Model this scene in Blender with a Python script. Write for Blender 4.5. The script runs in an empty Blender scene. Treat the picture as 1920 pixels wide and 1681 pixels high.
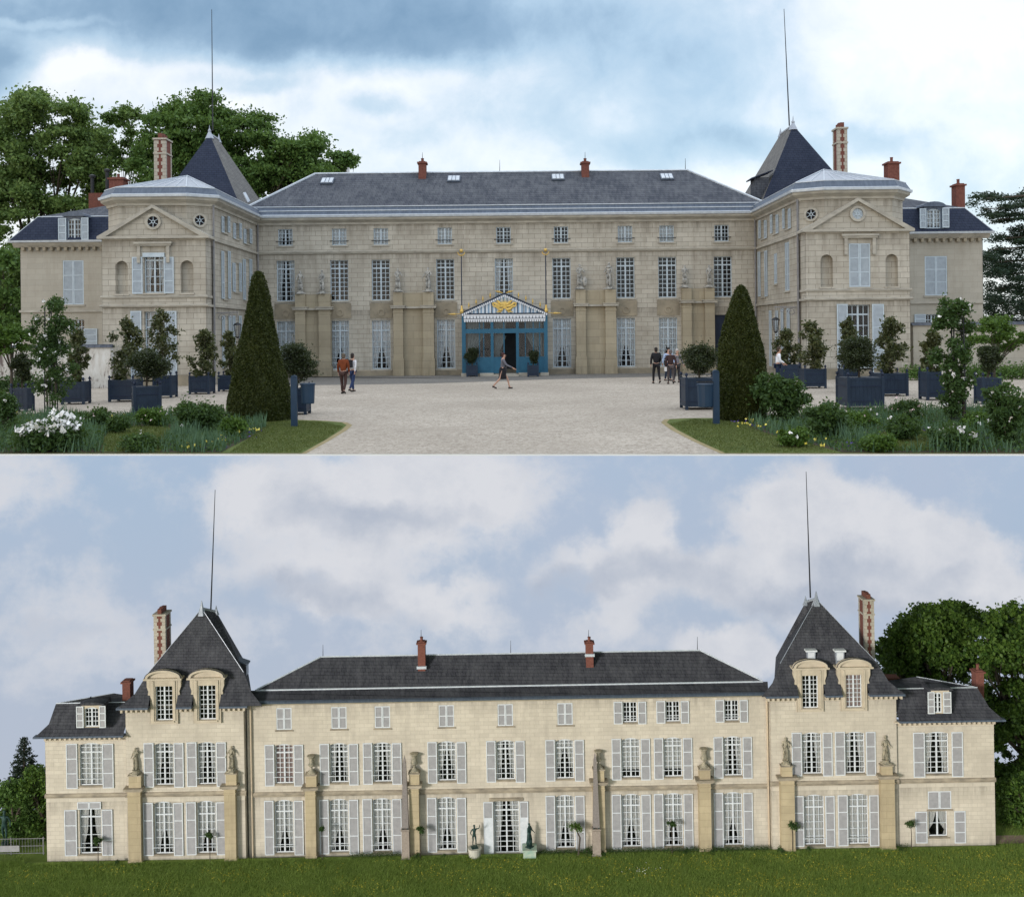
import bpy, math, random
import numpy as np
from mathutils import Vector, Matrix
random.seed(7); rng = np.random.default_rng(7)
R = math.radians
scene = bpy.context.scene
col = scene.collection
# ---------------------------------------------------------------- camera, sky, sun, exposure
EYE = 2.5; F = 1900.0; HOR = 625.0          # eye height (m), focal length (px of a 1920 wide picture), horizon row
cam_d = bpy.data.cameras.new('camera'); cam = bpy.data.objects.new('camera', cam_d); col.objects.link(cam)
cam.location = (0, 0, EYE); cam.rotation_euler = (R(90), 0, 0)
cam_d.sensor_width = 36; cam_d.lens = 36*F/1920; cam_d.shift_y = -(840.5-HOR)/1920
cam_d.clip_start = .5; cam_d.clip_end = 3000
scene.camera = cam
scene.view_settings.view_transform = 'Standard'; scene.view_settings.look = 'None'
scene.view_settings.exposure = 0.0; scene.view_settings.gamma = 1
scene.cycles.use_denoising = True
scene.cycles.max_bounces = 8; scene.cycles.transparent_max_bounces = 12
SUN_EL, SUN_AZ = R(13), R(40)               # low afternoon sun, from the left behind the camera
sd = bpy.data.lights.new('sun', 'SUN'); sd.energy = 3.1; sd.angle = R(10.0); sd.color = (1, .96, .92)
sun = bpy.data.objects.new('sun', sd); col.objects.link(sun)
_d = Vector((-math.sin(SUN_AZ)*math.cos(SUN_EL), -math.cos(SUN_AZ)*math.cos(SUN_EL), math.sin(SUN_EL)))
sun.rotation_euler = _d.to_track_quat('Z', 'Y').to_euler(); sun.location = (-30, -40, 20)

def nn(nt, t, **kw):
    n = nt.nodes.new(t)
    for k, v in kw.items(): setattr(n, k, v)
    return n
def mth(nt, op, a, b=None, c=None, clamp=False):
    n = nn(nt, 'ShaderNodeMath', operation=op, use_clamp=clamp)
    for i, x in enumerate((a, b, c)):
        if x is None: continue
        if isinstance(x, (int, float)): n.inputs[i].default_value = x
        else: nt.links.new(x, n.inputs[i])
    return n.outputs[0]
def mixc(nt, f, a, b, bt='MIX'):
    n = nn(nt, 'ShaderNodeMix', data_type='RGBA', blend_type=bt)
    for i, x in ((0, f), (6, a), (7, b)):
        if isinstance(x, (int, float)): n.inputs[i].default_value = x
        elif isinstance(x, tuple): n.inputs[i].default_value = (*x[:3], 1)
        else: nt.links.new(x, n.inputs[i])
    return n.outputs[2]
def noise(nt, vec, scale, detail=5, rough=.55, dist=0):
    n = nn(nt, 'ShaderNodeTexNoise'); n.inputs['Scale'].default_value = scale
    n.inputs['Detail'].default_value = detail; n.inputs['Roughness'].default_value = rough
    n.inputs['Distortion'].default_value = dist
    if vec is not None: nt.links.new(vec, n.inputs['Vector'])
    return n
def ramp(nt, fac, stops, interp='LINEAR'):
    n = nn(nt, 'ShaderNodeValToRGB'); cr = n.color_ramp; cr.interpolation = interp
    while len(cr.elements) < len(stops): cr.elements.new(.5)
    for e, (p, c) in zip(cr.elements, stops):
        e.position = p; e.color = (*c, 1) if len(c) == 3 else c
    nt.links.new(fac, n.inputs[0]); return n.outputs[0]
def s2l(*c): return tuple((x/255/12.92 if x/255 < .04045 else ((x/255+.055)/1.055)**2.4) for x in c)
def blobs(nt, vec, lst, warp=.12, wscale=4.0):
    """sum of soft cloud masses (cx, cy, rx, ry, weight) over a 2D vector, outlines broken up by noise"""
    nz = noise(nt, vec, wscale, 7, .6)
    sub = nn(nt, 'ShaderNodeVectorMath', operation='SUBTRACT'); nt.links.new(nz.outputs['Color'], sub.inputs[0]); sub.inputs[1].default_value = (.5, .5, .5)
    sc_ = nn(nt, 'ShaderNodeVectorMath', operation='SCALE'); nt.links.new(sub.outputs[0], sc_.inputs[0]); sc_.inputs['Scale'].default_value = warp*2.4
    ad = nn(nt, 'ShaderNodeVectorMath', operation='ADD'); nt.links.new(vec, ad.inputs[0]); nt.links.new(sc_.outputs[0], ad.inputs[1])
    tot = None
    for cx, cy, rx, ry, w in lst:
        s = nn(nt, 'ShaderNodeVectorMath', operation='SUBTRACT'); nt.links.new(ad.outputs[0], s.inputs[0]); s.inputs[1].default_value = (cx, cy, 0)
        m = nn(nt, 'ShaderNodeVectorMath', operation='MULTIPLY'); nt.links.new(s.outputs[0], m.inputs[0]); m.inputs[1].default_value = (1/rx, 1/ry, 0)
        l = nn(nt, 'ShaderNodeVectorMath', operation='LENGTH'); nt.links.new(m.outputs[0], l.inputs[0])
        r = nn(nt, 'ShaderNodeMapRange', interpolation_type='SMOOTHSTEP'); nt.links.new(l.outputs['Value'], r.inputs['Value'])
        r.inputs['From Min'].default_value = 1.35; r.inputs['From Max'].default_value = .25
        v = mth(nt, 'MULTIPLY', r.outputs[0], w)
        tot = v if tot is None else mth(nt, 'ADD', tot, v)
    return tot

world = bpy.data.worlds.new('World'); scene.world = world; world.use_nodes = True
nt = world.node_tree; bgn = nt.nodes['Background']
sky = nn(nt, 'ShaderNodeTexSky', sky_type='NISHITA'); sky.sun_disc = False
sky.sun_elevation = SUN_EL; sky.sun_rotation = math.pi + SUN_AZ
tc = nn(nt, 'ShaderNodeTexCoord'); sep = nn(nt, 'ShaderNodeSeparateXYZ'); nt.links.new(tc.outputs['Generated'], sep.inputs[0])
yy = mth(nt, 'MAXIMUM', mth(nt, 'ABSOLUTE', sep.outputs[1]), .15)
u = mth(nt, 'DIVIDE', sep.outputs[0], yy); v = mth(nt, 'DIVIDE', sep.outputs[2], yy)
cmb = nn(nt, 'ShaderNodeCombineXYZ'); nt.links.new(u, cmb.inputs[0]); nt.links.new(v, cmb.inputs[1])
def sb(px, py, rx, ry, w): return ((px-960)/F, (HOR-py)/F, rx/F, ry/F, w)
cl = blobs(nt, cmb.outputs[0], [sb(420, 0, 780, 125, -.62), sb(160, 10, 300, 70, -.12), sb(600, 100, 260, 55, -.28), sb(0, 125, 90, 55, -.45), sb(470, 168, 110, 24, -.28), sb(690, 200, 75, 36, -.3),
    sb(1180, 170, 400, 130, -.27), sb(1190, 50, 330, 90, -.2), sb(1300, 290, 220, 60, -.3), sb(760, 262, 90, 30, -.12), sb(850, 60, 200, 60, -.25),
    sb(1680, 110, 280, 220, .2), sb(1700, 230, 200, 60, -.1), sb(620, 160, 500, 60, .1), sb(150, 130, 160, 30, .2), sb(1540, 170, 50, 90, -.12), sb(1560, 270, 260, 36, -.2), sb(1800, 330, 160, 50, -.12), sb(90, 30, 150, 14, .18)], .035, 6.5)
big = noise(nt, cmb.outputs[0], 4.6, 12, .58, .25)
fine = noise(nt, cmb.outputs[0], 15, 12, .6, .3)
val = mth(nt, 'ADD', mth(nt, 'ADD', cl, .83), mth(nt, 'MULTIPLY', mth(nt, 'SUBTRACT', big.outputs['Fac'], .5), .95))
val = mth(nt, 'ADD', val, mth(nt, 'MULTIPLY', mth(nt, 'SUBTRACT', fine.outputs['Fac'], .5), .55))
c = ramp(nt, val, [(0.0, s2l(112, 143, 173)), (.22, s2l(137, 165, 192)), (.42, s2l(170, 195, 217)), (.62, s2l(194, 212, 228)), (.82, s2l(228, 234, 242)), (1, s2l(247, 248, 251))])
c = mixc(nt, .04, c, sky.outputs[0])
# extra sky gain above and behind the camera, added to lift the light
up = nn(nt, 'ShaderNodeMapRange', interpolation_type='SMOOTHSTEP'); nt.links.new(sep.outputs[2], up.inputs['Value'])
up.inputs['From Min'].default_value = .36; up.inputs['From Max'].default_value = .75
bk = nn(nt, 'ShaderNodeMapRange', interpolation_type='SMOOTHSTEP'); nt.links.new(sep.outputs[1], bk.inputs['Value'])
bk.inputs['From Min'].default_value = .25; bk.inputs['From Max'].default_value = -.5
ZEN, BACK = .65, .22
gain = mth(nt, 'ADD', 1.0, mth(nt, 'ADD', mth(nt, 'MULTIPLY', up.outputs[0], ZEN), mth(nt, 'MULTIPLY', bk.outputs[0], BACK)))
dn = nn(nt, 'ShaderNodeMapRange'); nt.links.new(sep.outputs[2], dn.inputs['Value'])
dn.inputs['From Min'].default_value = -.02; dn.inputs['From Max'].default_value = -.12
c = mixc(nt, dn.outputs[0], c, (.16, .18, .13))
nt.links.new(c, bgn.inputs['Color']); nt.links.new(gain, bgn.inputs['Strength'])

# ---------------------------------------------------------------- helpers
TH_U, TH_L = .0098, .0173                    # the two views lean a little: straightened on reading, leant back at the end
U_OBJ, L_OBJ = [], []
def stU(px, py):
    x, y = px-960, py-HOR
    return x*math.cos(TH_U)-y*math.sin(TH_U), x*math.sin(TH_U)+y*math.cos(TH_U)
def stL(px, py):
    x, y = px-960, py-1600
    return x*math.cos(TH_L)-y*math.sin(TH_L), x*math.sin(TH_L)+y*math.cos(TH_L)+1600-HOR
def U(px, py, Y): x, y = stU(px, py); return (x/F*Y, Y, EYE-y/F*Y)
def L(px, py, Y): x, y = stL(px, py); return (x/F*Y, Y, EYE-y/F*Y)
def GU(px, py):                               # point of the upper ground seen at this pixel
    x, y = stU(px, py); Y = EYE*F/y; return (x/F*Y, Y, 0.0)
LZ = -29.16; LY = 61.7; UY = 61.7
def tag(o, label=None, cat=None, group=None, kind=None):
    for k, w in (('label', label), ('category', cat), ('group', group), ('kind', kind)):
        if w: o[k] = w
    return o
def thing(name, loc, label, cat, group=None, W=None, rz=0):
    o = bpy.data.objects.new(name, None); col.objects.link(o); o.location = loc; o.rotation_euler.z = rz
    o.empty_display_size = .3
    tag(o, label, cat, group); (W if W is not None else U_OBJ).append(o); return o
def origin(p):
    while p.parent: p = p.parent
    return Vector(p.location)
class MB:
    def __init__(s, T=None): s.v = []; s.f = []; s.m = []; s.T = T; s.mi = 0
    def add(s, vs, fs):
        b = len(s.v); s.v += [s.T(*p) if s.T else tuple(p) for p in vs]
        s.f += [tuple(b+i for i in f) for f in fs]; s.m += [s.mi]*len(fs); return s
    def box(s, x0, x1, y0, y1, z0, z1):
        return s.add([(x, y, z) for x in (x0, x1) for y in (y0, y1) for z in (z0, z1)],
            [(0, 1, 3, 2), (4, 6, 7, 5), (0, 4, 5, 1), (2, 3, 7, 6), (0, 2, 6, 4), (1, 5, 7, 3)])
    def poly(s, pts): return s.add(pts, [tuple(range(len(pts)))])
    def prism(s, pts, d):                    # polygon extruded by vector d
        n = len(pts); q = [tuple(a+b for a, b in zip(p, d)) for p in pts]
        return s.add(list(pts)+q, [tuple(range(n)), tuple(range(2*n-1, n-1, -1))]+[(i, (i+1) % n, n+(i+1) % n, n+i) for i in range(n)])
    def tube(s, a, b, ra, rb=None, n=6):
        rb = ra if rb is None else rb; a = Vector(a); b = Vector(b); d = (b-a)
        if d.length < 1e-6: return s
        d.normalize(); p = d.orthogonal().normalized(); q = d.cross(p); vs = []
        for c_, r in ((a, ra), (b, rb)):
            for i in range(n):
                t = 2*math.pi*i/n; vs.append(tuple(c_+(p*math.cos(t)+q*math.sin(t))*r))
        return s.add(vs, [(i, (i+1) % n, n+(i+1) % n, n+i) for i in range(n)]+[tuple(range(n-1, -1, -1)), tuple(range(n, 2*n))])
    def path(s, pts, r, n=5):
        for i in range(len(pts)-1):
            ra = r[i] if isinstance(r, (list, tuple)) else r; rb = r[i+1] if isinstance(r, (list, tuple)) else r
            s.tube(pts[i], pts[i+1], ra, rb, n)
        return s
    def lathe(s, prof, c, n=12, sq=False):   # prof: (radius, z); sq: square plan
        n = 4 if sq else n; vs = []; off = math.pi/4 if sq else 0; k = math.sqrt(2) if sq else 1
        for r, z in prof:
            for i in range(n):
                t = 2*math.pi*i/n+off; vs.append((c[0]+r*k*math.cos(t), c[1]+r*k*math.sin(t), c[2]+z))
        m = len(prof)
        fs = [(j*n+i, j*n+(i+1) % n, (j+1)*n+(i+1) % n, (j+1)*n+i) for j in range(m-1) for i in range(n)]
        return s.add(vs, fs+[tuple(range(n-1, -1, -1)), tuple((m-1)*n+i for i in range(n))])
    def ball(s, c, r, n=8, rz=None):
        rz = rz or r; k = 5
        return s.lathe([(max(r*math.sin(math.pi*j/k), r*.02), -rz*math.cos(math.pi*j/k)) for j in range(k+1)], c, n)
    def disc(s, c, r, n=20): return s.add([(c[0]+r*math.cos(2*math.pi*i/n), c[1], c[2]+r*math.sin(2*math.pi*i/n)) for i in range(n)], [tuple(range(n))])
    def ring(s, c, r0, r1, y0, y1, n=20):     # washer in the xz plane
        vs = []
        for y in (y0, y1):
            for r in (r0, r1):
                for i in range(n): t = 2*math.pi*i/n; vs.append((c[0]+r*math.cos(t), y, c[2]+r*math.sin(t)))
        fs = []
        for i in range(n):
            j = (i+1) % n
            fs += [(i, j, n+j, n+i), (2*n+i, 2*n+j, 3*n+j, 3*n+i), (i, j, 2*n+j, 2*n+i), (n+i, n+j, 3*n+j, 3*n+i)]
        return s.add(vs, fs)
    def build(s, name, mat, parent=None, smooth=False, W=None, o_=None):
        o = Vector(o_) if o_ is not None else (origin(parent) if parent is not None else Vector((0, 0, 0)))
        me = bpy.data.meshes.new(name); me.from_pydata([(p[0]-o.x, p[1]-o.y, p[2]-o.z) for p in s.v], [], s.f)
        for m in (mat if isinstance(mat, (list, tuple)) else [mat]): me.materials.append(m)
        if isinstance(mat, (list, tuple)): me.polygons.foreach_set('material_index', s.m)
        if smooth: me.polygons.foreach_set('use_smooth', [True]*len(me.polygons))
        me.update(); ob = bpy.data.objects.new(name, me); col.objects.link(ob)
        if parent is not None: ob.parent = parent
        else:
            if o_ is not None: ob.location = o
            (W if W is not None else U_OBJ).append(ob)
        return ob
def raw_mesh(name, V, Fc, mat, parent=None, loc=None, W=None):
    """V (n,3), Fc (m,k) arrays; fast path for leaves and grass"""
    me = bpy.data.meshes.new(name); k = Fc.shape[1]
    me.vertices.add(len(V)); me.vertices.foreach_set('co', V.astype(np.float32).ravel())
    me.loops.add(Fc.size); me.loops.foreach_set('vertex_index', Fc.astype(np.int32).ravel())
    me.polygons.add(len(Fc)); me.polygons.foreach_set('loop_start', np.arange(0, Fc.size, k, dtype=np.int32))
    me.update(calc_edges=True)
    for m in (mat if isinstance(mat, (list, tuple)) else [mat]): me.materials.append(m)
    ob = bpy.data.objects.new(name, me); col.objects.link(ob)
    if parent is not None: ob.parent = parent
    else:
        if loc is not None: ob.location = loc
        (W if W is not None else U_OBJ).append(ob)
    return ob
# ---------------------------------------------------------------- materials
def mat(name, color=(.5, .5, .5), rough=.7, metal=0, spec=.3, fn=None):
    m = bpy.data.materials.new(name); m.use_nodes = True; nt = m.node_tree; b = nt.nodes['Principled BSDF']
    b.inputs['Base Color'].default_value = (*color, 1); b.inputs['Roughness'].default_value = rough
    b.inputs['Metallic'].default_value = metal; b.inputs['Specular IOR Level'].default_value = spec
    if fn: fn(nt, b)
    return m
def pos(nt): 
    g = nn(nt, 'ShaderNodeNewGeometry'); return g.outputs['Position']
def vary(name, c0, c1, scale=3, rough=.75, spec=.25, detail=6, metal=0, stretch=None, bump=0):
    def fn(nt, b):
        p = pos(nt)
        if stretch:
            mp = nn(nt, 'ShaderNodeMapping'); mp.inputs['Scale'].default_value = stretch; nt.links.new(p, mp.inputs[0]); p = mp.outputs[0]
        n = noise(nt, p, scale, detail, .62)
        cc = ramp(nt, n.outputs['Fac'], [(.28, c0), (.72, c1)]); nt.links.new(cc, b.inputs['Base Color'])
        if bump:
            bp = nn(nt, 'ShaderNodeBump'); bp.inputs['Strength'].default_value = bump; bp.inputs['Distance'].default_value = .03
            nt.links.new(n.outputs['Fac'], bp.inputs['Height']); nt.links.new(bp.outputs[0], b.inputs['Normal'])
    return mat(name, c0, rough, metal, spec, fn)
def ashlar(name, c0, c1, joint, bw, bh, grime, gs=.5, jw=.012, off=.5, bands=()):
    def fn(nt, b):
        oc = nn(nt, 'ShaderNodeTexCoord').outputs['Object']; sp = nn(nt, 'ShaderNodeSeparateXYZ'); nt.links.new(oc, sp.inputs[0])
        uu = mth(nt, 'ADD', sp.outputs[0], sp.outputs[1])
        cm = nn(nt, 'ShaderNodeCombineXYZ'); nt.links.new(uu, cm.inputs[0]); nt.links.new(sp.outputs[2], cm.inputs[1])
        br = nn(nt, 'ShaderNodeTexBrick', offset=off); nt.links.new(cm.outputs[0], br.inputs['Vector'])
        br.inputs['Scale'].default_value = 1; br.inputs['Brick Width'].default_value = bw; br.inputs['Row Height'].default_value = bh
        br.inputs['Mortar Size'].default_value = jw; br.inputs['Mortar Smooth'].default_value = .3; br.inputs['Bias'].default_value = -.1
        br.inputs['Color1'].default_value = (*c0, 1); br.inputs['Color2'].default_value = (*c1, 1); br.inputs['Mortar'].default_value = (*joint, 1)
        n1 = noise(nt, pos(nt), .45, 8, .65); 
        mp = nn(nt, 'ShaderNodeMapping'); mp.inputs['Scale'].default_value = (2.2, 2.2, .35); nt.links.new(pos(nt), mp.inputs[0])
        n2 = noise(nt, mp.outputs[0], 1.1, 7, .65)
        g = mth(nt, 'MULTIPLY', ramp(nt, n1.outputs['Fac'], [(.42, (0, 0, 0)), (.72, (1, 1, 1))]), gs)
        g2 = mth(nt, 'MULTIPLY', ramp(nt, n2.outputs['Fac'], [(.5, (0, 0, 0)), (.78, (1, 1, 1))]), gs)
        cc = mixc(nt, g, br.outputs['Color'], grime); cc = mixc(nt, g2, cc, grime)
        n3 = noise(nt, pos(nt), 9, 5, .7); cc = mixc(nt, mth(nt, 'MULTIPLY', n3.outputs['Fac'], .22), cc, (joint[0]*.8, joint[1]*.8, joint[2]*.8))
        # rain streaks hanging from the ledges and a damp, dirty foot
        mq = nn(nt, 'ShaderNodeMapping'); mq.inputs['Scale'].default_value = (1, 1, .12); nt.links.new(oc, mq.inputs[0]); ns = noise(nt, mq.outputs[0], 2.6, 8, .7)
        st = None
        for zb_, ln, sg in [(z_, .9, 1) for z_ in bands]+[(0.0, 1.1, -1)]:
            d_ = mth(nt, 'MULTIPLY', mth(nt, 'SUBTRACT', zb_, sp.outputs[2]), sg)
            k_ = mth(nt, 'MULTIPLY', mth(nt, 'GREATER_THAN', d_, -.01 if sg > 0 else -99), mth(nt, 'SUBTRACT', 1, mth(nt, 'DIVIDE', d_, ln, clamp=True), clamp=True)); st = k_ if st is None else mth(nt, 'MAXIMUM', st, k_)
        sm = mth(nt, 'MULTIPLY', st, ramp(nt, ns.outputs['Fac'], [(.38, (0, 0, 0)), (.66, (1, 1, 1))]))
        cc = mixc(nt, mth(nt, 'MULTIPLY', sm, .75), cc, (grime[0]*.62, grime[1]*.62, grime[2]*.62))
        nt.links.new(cc, b.inputs['Base Color'])
        bp = nn(nt, 'ShaderNodeBump'); bp.inputs['Strength'].default_value = .35; bp.inputs['Distance'].default_value = .02
        nt.links.new(mth(nt, 'SUBTRACT', mth(nt, 'MULTIPLY', n3.outputs['Fac'], .4), br.outputs['Fac']), bp.inputs['Height'])
        nt.links.new(bp.outputs[0], b.inputs['Normal'])
    return mat(name, c0, .85, 0, .2, fn)
def slate(name, c0, c1, lich, la, ch=.16):
    def fn(nt, b):
        sp = nn(nt, 'ShaderNodeSeparateXYZ'); nt.links.new(pos(nt), sp.inputs[0])
        uu = mth(nt, 'ADD', sp.outputs[0], mth(nt, 'MULTIPLY', sp.outputs[1], .37))
        cm = nn(nt, 'ShaderNodeCombineXYZ'); nt.links.new(uu, cm.inputs[0]); nt.links.new(sp.outputs[2], cm.inputs[1])
        br = nn(nt, 'ShaderNodeTexBrick'); nt.links.new(cm.outputs[0], br.inputs['Vector']); br.inputs['Scale'].default_value = 1
        br.inputs['Brick Width'].default_value = .3; br.inputs['Row Height'].default_value = ch; br.inputs['Mortar Size'].default_value = .012
        br.inputs['Color1'].default_value = (*c0, 1); br.inputs['Color2'].default_value = (*c1, 1); br.inputs['Mortar'].default_value = (c0[0]*.5, c0[1]*.5, c0[2]*.5, 1)
        n = noise(nt, pos(nt), .8, 9, .7); mp = nn(nt, 'ShaderNodeMapping'); mp.inputs['Scale'].default_value = (3, .5, .5); nt.links.new(pos(nt), mp.inputs[0])
        n2 = noise(nt, mp.outputs[0], 1.6, 7, .7)
        f = mth(nt, 'MULTIPLY', ramp(nt, mth(nt, 'MULTIPLY', mth(nt, 'ADD', n.outputs['Fac'], n2.outputs['Fac']), .5), [(.44, (0, 0, 0)), (.68, (1, 1, 1))]), la)
        nt.links.new(mixc(nt, f, br.outputs['Color'], lich), b.inputs['Base Color'])
        bp = nn(nt, 'ShaderNodeBump'); bp.inputs['Strength'].default_value = .5; bp.inputs['Distance'].default_value = .015; bp.invert = True
        nt.links.new(br.outputs['Fac'], bp.inputs['Height']); nt.links.new(bp.outputs[0], b.inputs['Normal'])
    return mat(name, c0, .75, 0, .15, fn)
def leafm(name, c0, c1, trans=.25, rough=.55, extra=None):
    def fn(nt, b):
        g = nn(nt, 'ShaderNodeNewGeometry'); n = noise(nt, g.outputs['Position'], .9, 3, .6)
        f = mth(nt, 'ADD', mth(nt, 'MULTIPLY', g.outputs['Random Per Island'], .6), mth(nt, 'MULTIPLY', n.outputs['Fac'], .45), clamp=True)
        cc = ramp(nt, f, [(.1, c0), (.85, c1)])
        nt.links.new(cc, b.inputs['Base Color'])
        tr = nn(nt, 'ShaderNodeBsdfTranslucent'); mx = nn(nt, 'ShaderNodeMixShader'); mx.inputs[0].default_value = trans
        nt.links.new(mixc(nt, .5, cc, (.2, .3, .04)), tr.inputs[0])
        nt.links.new(b.outputs[0], mx.inputs[1]); nt.links.new(tr.outputs[0], mx.inputs[2]); nt.links.new(mx.outputs[0], nt.nodes['Material Output'].inputs[0])
    return mat(name, c0, rough, 0, .25, fn)
M = {}
M['stoneU'] = ashlar('grey_limestone', (.53, .50, .43), (.45, .425, .365), (.22, .205, .175), .72, .285, (.25, .22, .175), .6, bands=(9.2, 7.4, 4.0))
M['stoneUp'] = ashlar('buff_limestone', (.42, .37, .27), (.35, .31, .23), (.2, .18, .14), 1.5, .45, (.27, .23, .16), .6, .008)
M['trimU'] = vary('grey_stone_trim', (.28, .265, .23), (.48, .455, .39), 1.6, .85, stretch=(1, 1, 3))
M['stainU'] = vary('stained_stone', (.17, .155, .12), (.36, .31, .23), 1.2, .9)
M['plasterU'] = ashlar('rendered_wall', (.44, .415, .355), (.40, .38, .325), (.30, .28, .24), .9, .33, (.27, .24, .19), .5, .006)
M['stoneL'] = ashlar('cream_limestone', (.615, .56, .465), (.54, .49, .405), (.42, .38, .31), .56, .245, (.40, .36, .30), .7, .009, bands=(9.3, 3.7))
M['stoneLp'] = ashlar('ochre_limestone', (.50, .42, .275), (.44, .37, .24), (.28, .225, .14), 2.2, .42, (.31, .255, .17), .75, .008)
M['trimL'] = vary('weathered_trim', (.17, .15, .12), (.42, .36, .27), 1.3, .85, stretch=(1, 1, 2.5))
M['dormerL'] = vary('dormer_stone', (.40, .35, .27), (.56, .49, .38), 1.5, .85)
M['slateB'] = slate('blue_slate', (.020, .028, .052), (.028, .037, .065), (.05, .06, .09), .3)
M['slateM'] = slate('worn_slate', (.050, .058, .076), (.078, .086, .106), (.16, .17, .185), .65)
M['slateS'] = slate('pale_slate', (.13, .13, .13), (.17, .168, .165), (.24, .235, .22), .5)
M['slateG'] = slate('grey_slate', (.036, .038, .047), (.050, .052, .062), (.15, .155, .17), .4)
M['zinc'] = vary('zinc_sheet', (.26, .29, .34), (.42, .46, .52), 2, .4, .5, metal=.3)
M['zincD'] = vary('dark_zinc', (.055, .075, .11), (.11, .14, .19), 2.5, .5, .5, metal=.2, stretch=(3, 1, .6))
M['lead'] = vary('pale_lead', (.42, .47, .53), (.62, .67, .72), 4, .5, .4, metal=.2)
M['brick'] = vary('red_brick', (.12, .045, .035), (.21, .085, .065), 9, .9)
M['brickD'] = vary('dark_brick', (.10, .045, .035), (.20, .075, .055), 8, .9)
M['quoin'] = vary('quoin_stone', (.33, .30, .25), (.48, .45, .38), 5, .85)
M['white'] = vary('white_paint', (.52, .56, .59), (.66, .69, .72), 5, .5, .4)
M['whiteU'] = vary('blue_white_paint', (.38, .46, .52), (.50, .58, .64), 5, .5, .4)
M['louvU'] = vary('shutter_grey', (.33, .38, .43), (.43, .49, .54), 4, .6)
M['louvL'] = vary('shutter_slat_grey', (.255, .255, .26), (.335, .335, .34), 4, .6)
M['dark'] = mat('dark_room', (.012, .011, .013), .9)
M['net'] = vary('net_curtain', (.52, .55, .57), (.74, .76, .77), 6, .9, stretch=(9, 9, .6))
M['netL'] = vary('cream_curtain', (.56, .545, .51), (.78, .76, .72), 6, .9, stretch=(9, 9, .6))
M['pinkc'] = vary('pink_curtain', (.42, .30, .28), (.56, .42, .38), 5, .9, stretch=(9, 9, .6))
M['iron'] = mat('dark_iron', (.03, .032, .036), .5, .4)
M['pipe'] = vary('grey_pipe', (.16, .16, .17), (.25, .25, .26), 4, .5)
M['pipeL'] = vary('painted_pipe', (.45, .37, .27), (.55, .45, .33), 4, .5)
M['gold'] = mat('gilding', (.62, .43, .13), .45, .6, .5)
M['goldF'] = vary('gilt_painting', (.55, .36, .08), (.8, .6, .2), 6, .6)
M['tealP'] = vary('teal_paint', (.010, .085, .155), (.018, .115, .195), 3, .45, .4)
M['navy'] = vary('navy_paint', (.009, .020, .040), (.016, .032, .060), 3, .5, .35)
M['navyD'] = vary('dark_blue_door', (.008, .016, .04), (.012, .024, .055), 3, .5, .35)
M['bluepost'] = vary('blue_post_paint', (.011, .032, .066), (.016, .043, .085), 3, .5, .35)
M['statueU'] = vary('grey_marble', (.18, .185, .18), (.50, .49, .45), 6, .8, bump=.6)
M['statueL'] = vary('lichened_stone', (.14, .14, .11), (.42, .37, .27), 6, .85, bump=.6)
M['bronze'] = vary('green_bronze', (.012, .03, .028), (.035, .085, .075), 6, .55, .4, metal=.3)
M['granite'] = vary('grey_granite', (.17, .15, .14), (.26, .235, .22), 12, .8)
M['graniteB'] = vary('red_granite', (.24, .20, .17), (.34, .29, .24), 9, .8)
M['bark'] = vary('bark', (.05, .04, .03), (.10, .085, .065), 5, .95, stretch=(3, 3, .6))
M['soil'] = vary('bed_soil', (.035, .03, .02), (.07, .055, .035), 4, .95)
M['leafT'] = leafm('plane_leaf', (.045, .095, .028), (.18, .27, .075))
M['leafT2'] = leafm('dark_plane_leaf', (.030, .075, .018), (.12, .21, .05))
M['leafC'] = leafm('chestnut_leaf', (.020, .058, .012), (.10, .17, .028))
M['leafK'] = leafm('conifer_needles', (.010, .018, .014), (.032, .05, .036), .1)
M['leafD'] = leafm('cedar_needles', (.010, .024, .018), (.032, .06, .036), .1)
M['leafMag'] = leafm('glossy_leaf', (.02, .035, .012), (.10, .105, .045), .12, .3)
M['leafMyr'] = leafm('small_dark_leaf', (.010, .016, .008), (.045, .06, .024), .12, .4)
M['leafRose'] = leafm('rose_leaf', (.018, .045, .012), (.065, .12, .035))
M['leafStd'] = leafm('fresh_leaf', (.03, .07, .012), (.10, .18, .03))
M['yew'] = leafm('yew_leaf', (.012, .022, .004), (.055, .066, .012), .1)
M['grass'] = leafm('grass_blade', (.022, .060, .007), (.065, .125, .016), .2)
M['grassL'] = leafm('meadow_blade', (.07, .14, .022), (.27, .36, .08), .3)
M['iris'] = leafm('iris_leaf', (.04, .09, .055), (.11, .19, .11), .2)
M['wflower'] = mat('white_petal', (.85, .84, .83), .6)
M['yflower'] = mat('yellow_petal', (.75, .66, .14), .6)
M['pflower'] = mat('violet_petal', (.10, .06, .28), .6)
M['pkflower'] = mat('pale_pink_petal', (.75, .58, .58), .6)
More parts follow.
